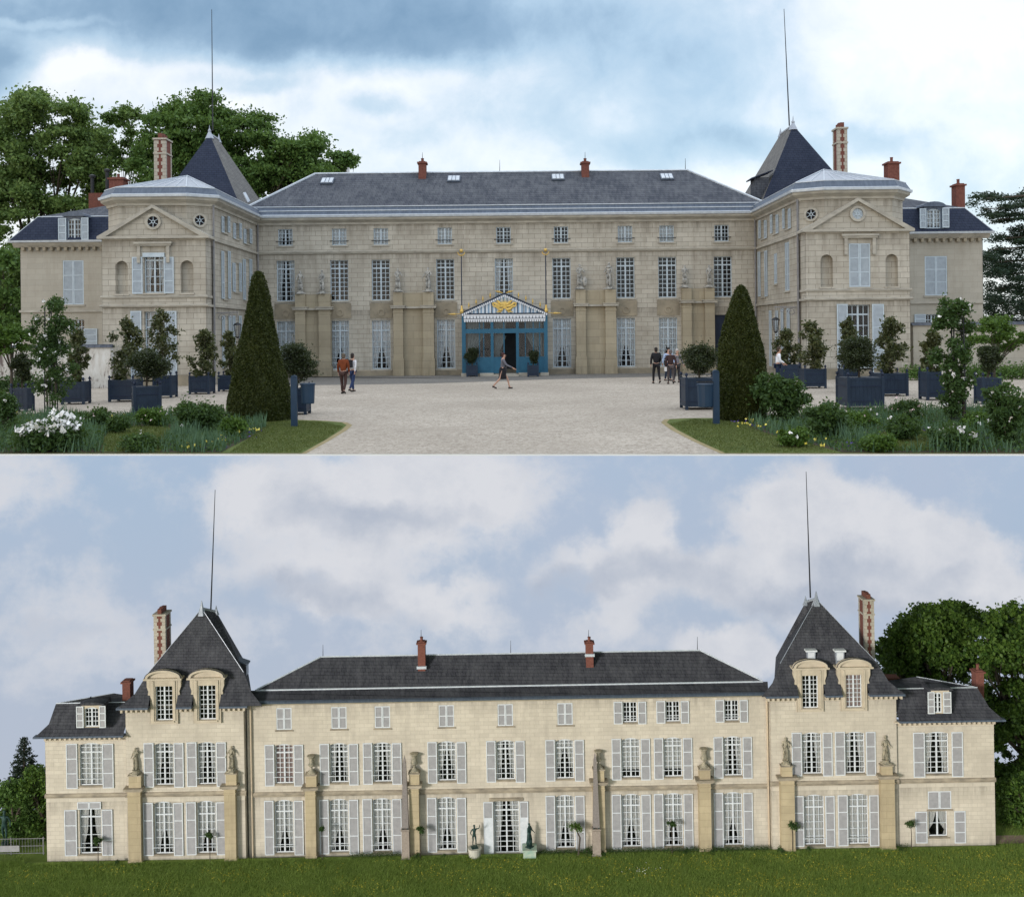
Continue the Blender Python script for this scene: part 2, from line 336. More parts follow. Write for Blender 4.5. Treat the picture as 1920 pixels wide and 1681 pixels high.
def glassm():
    m = bpy.data.materials.new('window_glass'); m.use_nodes = True; nt = m.node_tree; nt.nodes.remove(nt.nodes['Principled BSDF'])
    t = nn(nt, 'ShaderNodeBsdfTransparent'); t.inputs[0].default_value = (.93, .95, .96, 1)
    g = nn(nt, 'ShaderNodeBsdfGlossy'); g.inputs['Roughness'].default_value = .04
    fr = nn(nt, 'ShaderNodeFresnel'); fr.inputs[0].default_value = 1.5
    n = noise(nt, pos(nt), 2.2, 2); bp = nn(nt, 'ShaderNodeBump'); bp.inputs['Strength'].default_value = .25; bp.inputs['Distance'].default_value = .04
    nt.links.new(n.outputs[0], bp.inputs['Height']); nt.links.new(bp.outputs[0], g.inputs['Normal'])
    mx = nn(nt, 'ShaderNodeMixShader'); nt.links.new(fr.outputs[0], mx.inputs[0]); nt.links.new(t.outputs[0], mx.inputs[1]); nt.links.new(g.outputs[0], mx.inputs[2])
    nt.links.new(mx.outputs[0], nt.nodes['Material Output'].inputs[0]); return m
M['glass'] = glassm()
# ---------------------------------------------------------------- walls with real openings, windows, shutters
class Wall:
    """a wall plane: kind 'y' faces the camera at depth val, kind 'x' is a side wall at X = val facing +-X (sign)"""
    def __init__(s, W, kind, val, parent, sign=1):
        s.W = W; s.k = kind; s.val = val; s.parent = parent; s.sg = sign; s.holes = []
        if kind == 'y': s.T = lambda u, w, z: (u, val-w, z)
        else: s.T = lambda u, w, z: (val+sign*w, u, z)
    def uz(s, px, py, rec=0):
        st = stU if s.W == 'U' else stL; x, y = st(px, py)
        if s.k == 'y': Y = s.val+rec; return x/F*Y, EYE-y/F*Y
        Y = s.val*F/x; return Y, EYE-y/F*Y
    def rect(s, px0, px1, py0, py1):
        pc = (px0+px1)/2; qc = (py0+py1)/2
        u0, _ = s.uz(px0, qc); u1, _ = s.uz(px1, qc); _, z1 = s.uz(pc, py0); _, z0 = s.uz(pc, py1)
        if u0 > u1: u0, u1 = u1, u0
        return u0, u1, z0, z1
    def hole(s, r, rec=.2, arch=0): s.holes.append((r, rec, arch))
    def build(s, name, m, u0, u1, z0, z1):
        mb = MB(s.T)
        us = sorted({u0, u1, *[h[0][0] for h in s.holes], *[h[0][1] for h in s.holes]})
        for a, b in zip(us, us[1:]):
            if a < u0-1e-6 or b > u1+1e-6: continue
            mid = (a+b)/2; hs = sorted([h[0] for h in s.holes if h[0][0] < mid < h[0][1]], key=lambda h: h[2])
            z = z0
            for h in hs:
                if h[2] > z: mb.poly([(a, 0, z), (b, 0, z), (b, 0, h[2]), (a, 0, h[2])])
                z = max(z, h[3])
            if z < z1: mb.poly([(a, 0, z), (b, 0, z), (b, 0, z1), (a, 0, z1)])
        for (a, b, c, d), rec, arch in s.holes:
            mb.poly([(a, 0, c), (a, -rec, c), (a, -rec, d), (a, 0, d)]); mb.poly([(b, 0, c), (b, 0, d), (b, -rec, d), (b, -rec, c)])
            mb.poly([(a, 0, d), (a, -rec, d), (b, -rec, d), (b, 0, d)]); mb.poly([(a, 0, c), (b, 0, c), (b, -rec, c), (a, -rec, c)])
            if arch:
                n = 8; mid = (a+b)/2; hw = (b-a)/2
                arc = [(mid+hw*math.cos(math.pi*i/n) if arch >= hw*.9 else a+(b-a)*(1-i/n), d-arch+arch*math.sin(math.pi*i/n)) for i in range(n+1)]
                h = n//2
                mb.prism([(b, .004, d+.004)]+[(p[0], .004, p[1]) for p in arc[:h+1]], (0, -.12, 0)); mb.prism([(a, .004, d+.004)]+[(p[0], .004, p[1]) for p in arc[h:]], (0, -.12, 0))
        return mb.build(name, m, s.parent)
def shutter(wall, r, mf, ml, parent, rails=3, name='shutter', off=.03, label=None, solid=None):
    a, b, c, d = r; f = .055; mb = MB(wall.T); t0, t1 = off, off+.045
    mb.mi = 0; mb.box(a, a+f, t0, t1, c, d); mb.box(b-f, b, t0, t1, c, d)
    for i in range(rails+1):
        z = c+(d-c-f)*i/rails; mb.box(a+f, b-f, t0+.002, t1-.002, z, z+f)
    mb.mi = 1; n = max(4, int((d-c)/.062)); zs = solid if solid is not None else c
    for i in range(n):
        z = c+f+(d-c-2*f)*(i+.5)/n
        if z < zs: continue
        mb.poly([(a+f, t0+.006, z+.036), (b-f, t0+.006, z+.036), (b-f, t1-.008, z-.026), (a+f, t1-.008, z-.026)])
    if solid is not None: mb.mi = 0; mb.box(a+f, b-f, t0+.01, t1-.012, c+f, zs)
    o = mb.build(name, [mf, ml], parent)
    if label: o['label'] = label
    return o
def curtain(wall, r, kind, parent, rec, mt):
    a, b, c, d = r; w = -rec-.06; m = (a+b)/2; H = d-c; mb = MB(wall.T)
    def cloth(pts):                       # folded cloth strip between two edge curves (left, right) down its height
        for (x0, x1, z), (X0, X1, Z) in zip(pts, pts[1:]):
            n = 6
            for i in range(n):
                f0, f1 = i/n, (i+1)/n; d0 = .025*(i % 2); d1 = .025*((i+1) % 2)
                mb.poly([(x0+(x1-x0)*f0, w-d0, z), (x0+(x1-x0)*f1, w-d1, z), (X0+(X1-X0)*f1, w-d1, Z), (X0+(X1-X0)*f0, w-d0, Z)])
    if kind == 'tied':                    # a pair drawn together at the top, tied back low down
        k = random.uniform(.5, .56); top = d
        for sgn, e in ((1, a), (-1, b)):
            cloth([(e, m, top), (e, m-sgn*.02, c+H*k), (e, e+sgn*(m-a)*.50, c+H*.16), (e, e+sgn*(m-a)*.22, c)])
    elif kind == 'side':
        for sgn, e in ((1, a), (-1, b)):
            cloth([(e, e+sgn*(m-a)*.72, d), (e, e+sgn*(m-a)*.60, c+H*.5), (e, e+sgn*(m-a)*.3, c+H*.22), (e, e+sgn*(m-a)*.3, c)])
    elif kind == 'full': cloth([(a, b, d), (a, b, c)])
    elif kind == 'blind': cloth([(a, b, d), (a, b, c+H*.16)])
    elif kind == 'tent':
        for sgn, e in ((1, a), (-1, b)):
            cloth([(e, m, d), (e, e+sgn*(m-a)*.55, c+H*.42), (e, e+sgn*(m-a)*.12, c+H*.18), (e, e+sgn*(m-a)*.3, c)])
    if mb.v: return mb.build('curtain', mt, parent)
def window(wall, p, rows=(2, 6), cols=4, cur='none', sh=None, arch=0, rec=.2, mf=None, ml=None, mc=None, rail=False, sill=True, mt=None, bar=.034, label=None, shr=3, rail_m=None):
    W = wall.W; mf = mf or (M['whiteU'] if W == 'U' else M['white']); ml = ml or (M['louvU'] if W == 'U' else M['louvL'])
    mc = mc or (M['net'] if W == 'U' else M['netL']); mt = mt or (M['trimU'] if W == 'U' else M['trimL'])
    r = p if len(p) == 4 and isinstance(p, tuple) and p[0] is None else wall.rect(*p)
    a, b, c, d = r; wall.hole(r, rec, arch)
    mb = MB(wall.T); mb.mi = 0; w0, w1 = -rec, -rec+.06; fo = .05
    mb.box(a, a+fo, w0, w1, c, d); mb.box(b-fo, b, w0, w1, c, d); mb.box(a+fo, b-fo, w0, w1, c, c+.06); mb.box(a+fo, b-fo, w0, w1, d-.05-arch*.6, d)
    m = (a+b)/2; mb.box(m-.045, m+.045, w0, w1+.008, c+.06, d-.05)
    H = d-c; nt_, nb_ = rows; zt = d
    if nt_:
        zt = d-H*nt_/(nt_+nb_)*.92; mb.box(a+fo, m-.045, w0, w1+.004, zt-.04, zt+.04); mb.box(m+.045, b-fo, w0, w1+.004, zt-.04, zt+.04)
        for i in range(1, nt_): z = zt+.04+(d-.05-zt-.04)*i/nt_; mb.box(a+fo, b-fo, w0+.012, w1-.012, z-bar/2, z+bar/2)
    zb = zt-.04 if nt_ else d-.05
    for i in range(1, nb_): z = c+.06+(zb-c-.06)*i/nb_; mb.box(a+fo, b-fo, w0+.012, w1-.012, z-bar/2, z+bar/2)
    hc = cols//2
    for s0, s1 in ((a+fo, m-.045), (m+.045, b-fo)):
        for i in range(1, hc): x = s0+(s1-s0)*i/hc; mb.box(x-bar/2, x+bar/2, w0+.010, w1-.010, c+.06, d-.05)
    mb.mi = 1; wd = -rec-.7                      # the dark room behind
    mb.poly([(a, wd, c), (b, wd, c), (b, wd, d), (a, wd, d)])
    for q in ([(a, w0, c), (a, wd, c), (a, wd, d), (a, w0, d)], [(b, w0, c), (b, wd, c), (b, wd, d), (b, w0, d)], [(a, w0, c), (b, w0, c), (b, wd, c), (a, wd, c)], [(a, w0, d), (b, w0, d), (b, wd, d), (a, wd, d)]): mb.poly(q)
    if sill: mb.mi = 2; mb.box(a-.1, b+.1, .0, .07, c-.09, c-.004); mb.poly([(a, 0, c+.003), (b, 0, c+.003), (b, w0, c+.003), (a, w0, c+.003)])
    win = mb.build('window', [mf, M['dark'], mt], wall.parent)
    if label: win['label'] = label
    g = MB(wall.T); g.poly([(a+fo, w0+.02, c+.05), (b-fo, w0+.02, c+.05), (b-fo, w0+.02, d-.05), (a+fo, w0+.02, d-.05)]); g.build('pane', M['glass'], win)
    if cur != 'none': curtain(wall, (a+fo, b-fo, c+.05, d-.05), cur, win, rec, mc)
    if sh: 
        for q in sh: shutter(wall, wall.rect(*q), mf, ml, win, shr)
    if rail:
        rb = MB(wall.T); z = c+.42*(1 if H > 1.8 else .6)
        rb.tube((a-.12, .05, z), (b+.12, .05, z), .022, n=5)
        rb.tube((a-.12, .05, z), (a-.12, 0, z), .02, n=4); rb.tube((b+.12, .05, z), (b+.12, 0, z), .02, n=4); rb.build('guard_rail', rail_m or mf, win)
    return win
def closed(wall, p, mf, ml, mt=None, rails=3, label=None, depth=.08):
    """a window whose two shutters are shut"""
    a, b, c, d = wall.rect(*p); wall.hole((a, b, c, d), depth); mt = mt or M['trimU']
    mb = MB(wall.T); mb.poly([(a, -depth, c), (b, -depth, c), (b, -depth, d), (a, -depth, d)]); mb.box(a-.08, b+.08, 0, .06, c-.09, c-.004)
    win = mb.build('window', mt, wall.parent); m = (a+b)/2
    shutter(wall, (a+.01, m-.006, c+.005, d-.01), mf, ml, win, rails, off=-.055); shutter(wall, (m+.006, b-.01, c+.005, d-.01), mf, ml, win, rails, off=-.055)
    if label: win['label'] = label
    return win
def finial(mb, x, y, z, h=.5, r=.09):
    mb.lathe([(r, 0), (r*.5, h*.25), (r*.9, h*.35), (r*.3, h*.5), (.012, h)], (x, y, z), 8)
def stack(parent, x0, x1, y0, y1, z0, z1, m, cap=.35, pots=2, cm=None, name='chimney', pr=.11):
    mb = MB(); mb.box(x0, x1, y0, y1, z0, z1-cap); mb.box(x0-.08, x1+.08, y0-.08, y1+.08, z1-cap, z1-cap+.10); mb.box(x0+.03, x1-.03, y0+.03, y1-.03, z1-cap+.1, z1-cap+.16)
    ch = mb.build(name, m, parent); pm = MB()
    n = pots
    for i in range(n):
        t = (i+.5)/n; pm.lathe([(pr, 0), (pr*.8, .1), (pr*.85, cap-.2), (pr, cap-.16)], (x0+(x1-x0)*t if (x1-x0) >= (y1-y0) else (x0+x1)/2, (y0+y1)/2 if (x1-x0) >= (y1-y0) else y0+(y1-y0)*t, z1-cap+.16), 8)
    pm.build('chimney_pot', M['brick'], ch); return ch
def striped_stack(parent, x0, x1, y0, y1, z0, z1):
    mb = MB(); mb.mi = 0; mb.box(x0, x1, y0, y1, z0, z1-.35); mb.mi = 1; w = x1-x0; qh = .22; i = 0; z = z0
    while z < z1-.4:
        f = .40 if i % 2 else .28; h = min(qh, z1-.37-z)
        for a, b in ((x0-.012, x0+w*f), (x1-w*f, x1+.012)):
            mb.box(a, b, y0-.012, y0+.2, z+.006, z+h-.006); mb.box(a, b, y1-.2, y1+.012, z+.006, z+h-.006)
        i += 1; z += qh
    mb.box(x0-.05, x1+.05, y0-.05, y1+.05, z1-1.25, z1-1.15); mb.box(x0-.07, x1+.07, y0-.07, y1+.07, z1-.35, z1-.24)
    mb.mi = 0
    for k in range(3): yk = y0+(y1-y0)*(k+.5)/3; mb.box((x0+x1)/2-.12, (x0+x1)/2+.12, yk-.16, yk+.16, z1-.22, z1+.06+.04*(k % 2))
    o = mb.build('chimney', [M['brick'], M['quoin']], parent); o['label'] = 'tall chimney of red brick with pale stone quoins'; return o
def roofpoly(parent, polys, m, name='roof', label=None):
    mb = MB()
    for p in polys: mb.poly(p)
    o = mb.build(name, m, parent)
    if label: o['label'] = label
    return o
def band(parent, name, T, u0, u1, prof, m, label=None):
    """moulding: profile (out, z) swept along u"""
    mb = MB(T); mb.prism([(u0, w, z) for w, z in prof], (u1-u0, 0, 0)); o = mb.build(name, m, parent)
    if label: o['label'] = label
    return o

# ================================================================ UPPER VIEW: entrance front of the chateau
CH = thing('chateau', (0, 66, 0), 'long grey limestone chateau with courtyard wings, slate roofs and blue entrance porch', 'chateau')
XL, XR = -15.62, 14.98
fr = Wall('U', 'y', UY, CH)
c3 = [535, 636, 714, 834, 944, 1052, 1172, 1250, 1353]
for i, cx in enumerate(c3):
    k = .0098*(cx-944); w = 13.5
    window(fr, (cx-w, cx+w, 425.6-k, 456.6-k), (0, 4), 4, ['side', 'full', 'full', 'full', 'none', 'none', 'full', 'full', 'none'][i], rec=.14, rail=True, rail_m=M['iron'], mf=M['whiteU'], mc=M['net'])
c2 = [535.5, 636, 714, 835, 945, 1053, 1173, 1251.5, 1355.5]
for i, cx in enumerate(c2):
    k = .0098*(cx-944)
    window(fr, (cx-17, cx+17, 484.6-k, 560.8-k), (2, 7), 4, ['side', 'none', 'none', 'none', 'side', 'none', 'none', 'none', 'none'][i], rec=.2)
for i, cx in enumerate([536, 637.5, 715, 836.5, 1054, 1174, 1253]):
    k = .0098*(cx-944)
    window(fr, (cx-17, cx+17, 598.4-k, 689.5-k), (2, 7), 4, 'full' if i == 0 else 'tied', rec=.16)
# the blue door at the right end of the front
r = fr.rect(1340, 1372, 590, 690); fr.hole((r[0], r[1], 0.0, r[3]), .25)
mb = MB(fr.T); mb.box(r[0], r[1], -.25, -.19, 0, r[3])
for k in (0, 1):
    for z0_, z1_ in ((.25, 1.0), (1.15, 2.1), (2.25, r[3]-.25)): mb.box(r[0]+.08+k*(r[1]-r[0])/2, r[0]-.08+(k+1)*(r[1]-r[0])/2, -.19, -.165, z0_, z1_)
mb.build('door', M['navyD'], CH)['label'] = 'dark blue double door'
fr.build('front_wall', M['stoneU'], XL-.3, XR+.3, -.5, 9.30)
mb = MB(); mb.box(XL-.3, XR+.3, UY+1.3, 72, -.5, 9.3); mb.build('rear_block', M['stoneU'], CH)
band(CH, 'cornice', fr.T, XL, XR, [(0, 9.22), (.08, 9.22), (.10, 9.34), (.26, 9.44), (.34, 9.50), (.36, 9.62), (0, 9.62)], M['trimU'])
band(CH, 'gutter', fr.T, XL, XR, [(0, 9.625), (.42, 9.625), (.46, 9.76), (.40, 9.80), (0, 9.80)], M['lead'])
band(CH, 'string_course', fr.T, XL, XR, [(.0, 7.45), (.07, 7.45), (.12, 7.56), (.12, 7.60), (0, 7.63)], M['trimU'])
band(CH, 'plinth', fr.T, XL, XR, [(.0, -.2), (.09, -.2), (.09, .3), (0, .36)], M['stainU'])
for i, cx in enumerate([637.5, 715, 836.5, 1054, 1174, 1253, 536]):   # stained panels between the floors, with a medallion
    k = .0098*(cx-944); a, b, c, d = fr.rect(cx-21, cx+21, 566-k, 594-k)
    mb = MB(fr.T); mb.box(a, b, .0, .035, c, d)
    o = mb.build('window_apron', M['stainU'], CH)
    mb = MB(); mb.ring(((a+b)/2, 0, (c+d)/2-.1), .14, .23, UY-.075, UY-.03, 16); mb.build('medallion', M['stainU'], o)
# pilaster pairs carrying the statues
for (p0, p1, p2, p3, ytop, yled) in ((553, 572, 597, 619, 551, 576), (737, 755, 793, 813, 548, 573), (1080, 1098, 1135, 1155, 543, 569), (1280, 1297, 1322, 1340, 540, 563)):
    g = MB(); YP = UY-.55; g.mi = 0; yl = yled-.0
    x0, x3 = U(p0, yl, YP)[0], U(p3, yl, YP)[0]; zl = U((p0+p3)/2, yl, YP)[2]; zt = U((p0+p3)/2, ytop, YP)[2]
    for a_, b_ in ((p0, p1), (p2, p3)):
        a, b = U(a_, yl, YP)[0], U(b_, yl, YP)[0]
        g.box(a, b, YP, UY, -.3, zl-.16); g.box(a-.05, b+.05, YP-.05, UY, -.3, 1.05 if p0 > 600 else .6)
        g.box(a-.03, b+.03, YP-.03, UY, zl-.42, zl-.34)
    g.box(U(p1, yl, YP)[0], U(p2, yl, YP)[0], YP+.32, UY, -.3, zl-.16)
    g.mi = 1; g.box(x0-.12, x3+.12, YP+.10, UY, zl-.16, zl-.05)
    for a_, b_ in ((p0, p1), (p2, p3)):
        a, b = U(a_, yl, YP)[0], U(b_, yl, YP)[0]; g.box(a-.14, b+.14, YP-.14, YP+.3, zl-.155, zl-.02); g.box(a-.18, b+.18, YP-.18, YP+.3, zl-.02, zl+.02)
    g.mi = 0
    for a_, b_ in ((p0, p1), (p2, p3)):
        a, b = U(a_, yl, YP)[0], U(b_, yl, YP)[0]; g.box(a, b, YP, UY, zl+.02, zt)
    g.box(U(p1, yl, YP)[0], U(p2, yl, YP)[0], YP+.25, UY, zl-.05, zt-.02)
    g.build('pilaster_pair', [M['stoneUp'], M['trimU']], CH)
# main roof
z0, z1, z2 = 9.80, 10.28, 13.10; y0, y1, y2 = UY-.34, UY-.12, 66.7; y3 = 72.5
xa, xb = -12.85, 11.65
roofpoly(CH, [[(XL-.6, y0, z0), (XR+.6, y0, z0), (XR+.6, y1, z1), (XL-.6, y1, z1)]], M['zincD'], 'roof_skirt', 'dark zinc skirt at the foot of the roof')
e0 = XL+.25; e1 = XR-.2
roofpoly(CH, [[(e0-1.5, y1+.12, z1-.35), (e1+1.5, y1+.12, z1-.35), (xb, y2, z2), (xa, y2, z2)], [(e0-1.5, y3, z1), (e0-1.5, y1+.12, z1-.35), (xa, y2, z2)], [(e1+1.5, y1+.12, z1-.35), (e1+1.5, y3, z1), (xb, y2, z2)],
              [(e1+1.5, y3, z1), (e0-1.5, y3, z1), (xa, y2, z2), (xb, y2, z2)]], M['slateM'], 'roof', 'worn grey slate roof')
mb = MB(); mb.box(XL-.3, XR+.3, y1-.05, y1+.2, z1, z1+.05); mb.box(XL-.3, XR+.3, y0+.07, y0+.17, z0+.22, z0+.27)
mb.path([(e0-1.5, y1+.12, z1-.31), (xa, y2, z2+.03), (xb, y2, z2+.03), (e1+1.5, y1+.12, z1-.31)], .07, 5); mb.build('roof_flashing', M['lead'], CH)
kk = (z2-z1+.35)/(y2-y1-.12)
def onroof(px, py):
    x, y = stU(px, py); s = -y/F; Y = (z1-.35-(y1+.12)*kk-EYE)/(s-kk); return x/F*Y, Y, EYE+s*Y
for i, (px, py) in enumerate([(614, 341), (851, 337), (1046, 334), (1250, 333)]):
    x, y, z = onroof(px, py); T = lambda u, v, w, x=x, y=y, z=z: (x+u, y+v*.87-w*.45, z+v*.5+w*.87)
    mb = MB(T); mb.mi = 0; mb.box(-.42, .42, -.46, .46, 0, .10); mb.mi = 1; mb.box(-.36, .36, -.38, .38, .10, .14)
    mb.mi = 0; [mb.box(q-.015, q+.015, -.4, .4, .14, .16) for q in (-.12, .12)]
    mb.build('skylight', [M['zincD'], M['lead']], CH)
for px, py0, py1 in ((792, 297, 332), (1097, 297, 322)):
    x, _, zt = U(px, py0, 66.2); zb = U(px, py1, 66.2)[2]
    stack(CH, x-.24, x+.24, 65.9, 66.6, zb-.6, zt, M['brick'], .38, 1)
mb = MB()
for px, py0, py1 in ((937, 300, 323), (1285, 297, 321), (792, 286, 300), (1097, 285, 300)): mb.tube(U(px, py1, 66.7), U(px, py0, 66.7), .03, .012, 4)
mb.build('lightning_rods', M['iron'], CH)
# ---- the two wings
def wing(s):
    """s = -1 left, +1 right; X grows outward from the court"""
    Xi = XL+.12 if s < 0 else XR-.04; YF = 51.6
    X = lambda o: Xi+s*o                          # o = metres outward from the court side
    W_ = 5.35
    side = Wall('U', 'x', Xi, CH, sign=-s)
    if s < 0:
        for cx, cy, h in ((422, 421, 30), (444, 433, 29), (463.5, 443, 27)):
            dx = 3.6; window(side, (cx-dx, cx+dx, cy-h/2, cy+h/2), (0, 4), 2, 'none', [(cx-dx-4.2, cx-dx-.2, cy-h/2, cy+h/2), (cx+dx+.2, cx+dx+3.8, cy-h/2, cy+h/2)], rec=.3)
        for cx, a_, b_ in ((422.5, 471, 560), (443.5, 493, 547), (463, 486, 562)):
            dx = 3.8; window(side, (cx-dx, cx+dx, a_, b_), (2, 6), 2, 'none', [(cx-dx-4.6, cx-dx-.2, a_, b_), (cx+dx+.2, cx+dx+4.2, a_, b_)], rec=.3)
        for cx, a_, b_ in ((424, 592, 690), (443.5, 592, 684)):
            dx = 3.8; window(side, (cx-dx, cx+dx, a_, b_), (2, 6), 2, 'none', [(cx-dx-4.6, cx-dx-.2, a_, b_), (cx+dx+.2, cx+dx+4.2, a_, b_)], rec=.3)
    else:
        for cx, cy, h in ((1431, 430, 34), (1453, 420, 35), (1476, 410, 37)):
            dx = 3.4; window(side, (cx-dx, cx+dx, cy-h/2, cy+h/2), (0, 4), 2, 'none', [(cx-dx-3.6, cx-dx-.2, cy-h/2, cy+h/2), (cx+dx+.2, cx+dx+4.4, cy-h/2, cy+h/2)], rec=.3)
        cx = 1431; window(side, (cx-4, cx+4, 472, 556), (2, 6), 2, 'none', [(cx-8, cx-4.2, 472, 556), (cx+4.4, cx+9, 470, 556)], rec=.3)
        closed(side, (1451, 1457, 475, 532), M['whiteU'], M['louvU']); closed(side, (1471.5, 1480, 454, 545), M['whiteU'], M['louvU'])
        for cx, a_, b_ in ((1432, 584, 680), (1452, 582, 686), (1474, 578, 690)):
            dx = 3.6; window(side, (cx-dx, cx+dx, a_, b_), (2, 6), 2, 'none', [(cx-dx-4, cx-dx-.2, a_, b_), (cx+dx+.2, cx+dx+4.8, a_, b_)] if cx > 1440 else None, rec=.3)
    side.build('wing_side_wall', M['stoneU'], YF+1.0, UY, -.5, 9.3)
    sT = side.T
    # projecting lower block
    fb = Wall('U', 'y', YF, CH)
    a_, b_ = sorted((X(.05), X(W_)))
    if s < 0:
        window(fb, (270, 307, 474, 549), (1, 4), 4, 'side', [(248.5, 268, 482, 551), (308, 326.5, 482, 550)], rec=.22)
        mbp = MB(fb.T); q = fb.rect(268, 309, 474, 482); mbp.box(q[0], q[1], .02, .08, q[2], q[3]); mbp.build('shutter_box', M['whiteU'], CH)
        window(fb, (271, 309, 584, 712), (2, 6), 4, 'full', [(246, 266, 583, 716), (310, 332, 583, 716)], rec=.25)
        niches = [(216.5, 240, 489, 551), (338.5, 362.5, 488, 549)]; hood = (253, 324, 454); ocy = (289, 416); z_ped = 445
        p = (190, 403, 447)
    else:
        closed(fb, (1592, 1632, 456, 538), M['whiteU'], M['louvU'])
        window(fb, (1590, 1632, 571, 690), (1, 5), 4, 'none', [(1569, 1589, 570, 700), (1635, 1657, 570, 700)], rec=.25)
        niches = [(1538.5, 1562, 477, 538), (1660.5, 1684, 476, 537)]; hood = (1577, 1646, 439); ocy = (1609, 401); z_ped = 428
        p = (1499, 1710, 430)
    for nq in niches:
        q = fb.rect(*nq); fb.hole(q, .32, (q[1]-q[0])/2)
        mb = MB(fb.T); mb.poly([(q[0], -.32, q[2]), (q[1], -.32, q[2]), (q[1], -.32, q[3]), (q[0], -.32, q[3])]); mb.box(q[0]-.06, q[1]+.06, 0, .06, q[2]-.09, q[2]-.004); mb.build('niche', M['stoneU'], CH)
    zp = 7.50
    fb.build('wing_front_wall', M['stoneU'], a_, b_, -.5, zp)
    [MB().box(q_, q_+.01, YF, 61, -.5, zp).build('wing_return_wall', M['stoneU'], CH) for q_ in (a_, b_-.01)]
    # string courses over front and court side
    for zc, pr in ((4.52, .08), (4.06, .12)):
        band(CH, 'string_course', fb.T, a_-pr, b_+pr, [(0, zc-.05), (pr*.6, zc-.05), (pr, zc+.02), (pr, zc+.06), (0, zc+.09)], M['trimU'])
        mb = MB(); mb.box(*sorted((X(.05), X(.05-pr))), YF+.004, YF+1.02, zc-.04, zc+.07); mb.build('string_course', M['trimU'], CH)
    mb = MB(sT); mb.box(YF+1.02, UY-.01, 0, .1, 4.02, 4.13); mb.box(YF+1.02, UY-.01, 0, .09, 7.46, 7.58); mb.build('string_course', M['trimU'], CH)
    mb = MB(fb.T); mb.box(a_-.05, b_+.05, 0, .07, -.3, .55); mb.build('plinth', M['stainU'], CH)
    # window hood
    q = fb.rect(hood[0], hood[1], hood[2], hood[2]+40)
    mb = MB(fb.T); mb.box(q[0], q[1], 0, .22, q[3]-.10, q[3]); mb.box(q[0]+.06, q[1]-.06, 0, .16, q[3]-.2, q[3]-.1)
    for o_ in (q[0]+.14, q[1]-.3): mb.box(o_, o_+.16, 0, .13, q[3]-1.05, q[3]-.2)
    mb.build('window_hood', M['trimU'], CH)
    # pediment
    xa_, xb_ = a_-.18, b_+.2; zc = zp; m_ = (a_+b_)/2; hp = 1.62
    mb = MB(fb.T); mb.prism([(a_+.1, -.9, zc+.10), (b_-.1, -.9, zc+.10), (m_, -.9, zc+hp-.02)], (0, .9, 0)); ped = mb.build('pediment', M['stoneU'], CH)
    mb = MB(fb.T); mb.box(xa_, xb_, -.9, .2, zc, zc+.12)
    for q0, q1 in (((xa_, zc+.12), (m_, zc+hp+.1)), ((xb_, zc+.12), (m_, zc+hp+.1))):
        mb.prism([(q0[0], .2, q0[1]), (q1[0], .2, q1[1]), (q1[0], .2, q1[1]-.17), (q0[0]+(.45 if q1[0] > q0[0] else -.45), .2, q0[1])], (0, -1.1, 0))
    mb.build('pediment_cornice', M['trimU'], ped)
    def oculus(c_, r_, par, Tf=None, dirt='glass'):
        mb = MB(Tf); mb.mi = 0; mb.ring(c_, r_*.78, r_*1.12, c_[1]-.10, c_[1]+.0, 24); mb.mi = 1; mb.disc((c_[0], c_[1]-.02, c_[2]), r_*.85, 24)
        mb.mi = 2; mb.ring((c_[0], 0, c_[2]), r_*.16, r_*.26, c_[1]-.06, c_[1]-.03, 12)
        for i in range(6):
            t = math.pi*i/3+.5; mb.tube((c_[0]+r_*.22*math.cos(t), c_[1]-.045, c_[2]+r_*.22*math.sin(t)), (c_[0]+r_*.8*math.cos(t), c_[1]-.045, c_[2]+r_*.8*math.sin(t)), .018, n=4)
        mb.build('round_window', [M['trimU'], M['dark'] if dirt == 'glass' else M['louvU'], M['whiteU']], par)
    oz = EYE-stU(*ocy)[1]/F*YF; oculus((m_, YF-.002, oz), .36, ped, None, 'glass' if s < 0 else 'blind')
    # upper storey with chamfered corners
    P = [(X(0), YF+1.0), (X(1.12), YF+.32), (X(4.6), YF+.32), (X(5.55), YF+1.4), (X(5.55), 61.5)]
    mb = MB()
    for (xa1, ya1), (xb1, yb1) in zip(P, P[1:]): mb.poly([(xa1, ya1, zp-.3), (xb1, yb1, zp-.3), (xb1, yb1, 9.3), (xa1, ya1, 9.3)])
    mb.build('upper_storey_wall', M['stoneU'], CH)
    cmx, cmy = (P[0][0]+P[1][0])/2, (P[0][1]+P[1][1])/2
    dx_, dy_ = P[0][0]-P[1][0], P[0][1]-P[1][1]; ln = math.hypot(dx_, dy_); dx_ /= ln; dy_ /= ln; nx_, ny_ = (dy_, -dx_) if s < 0 else (-dy_, dx_)
    if ny_ > 0: nx_, ny_ = -nx_, -ny_
    Tc = lambda u, w, z: (cmx+u*dx_-w*nx_, cmy+u*dy_-w*ny_, z)
    oculus((.0, -.004, 8.48), .33, CH, Tc)
    # cornice and zinc fascia following the plan
    C_ = (X(2.7), 57.3)
    PP = [(X(0), UY)]+P
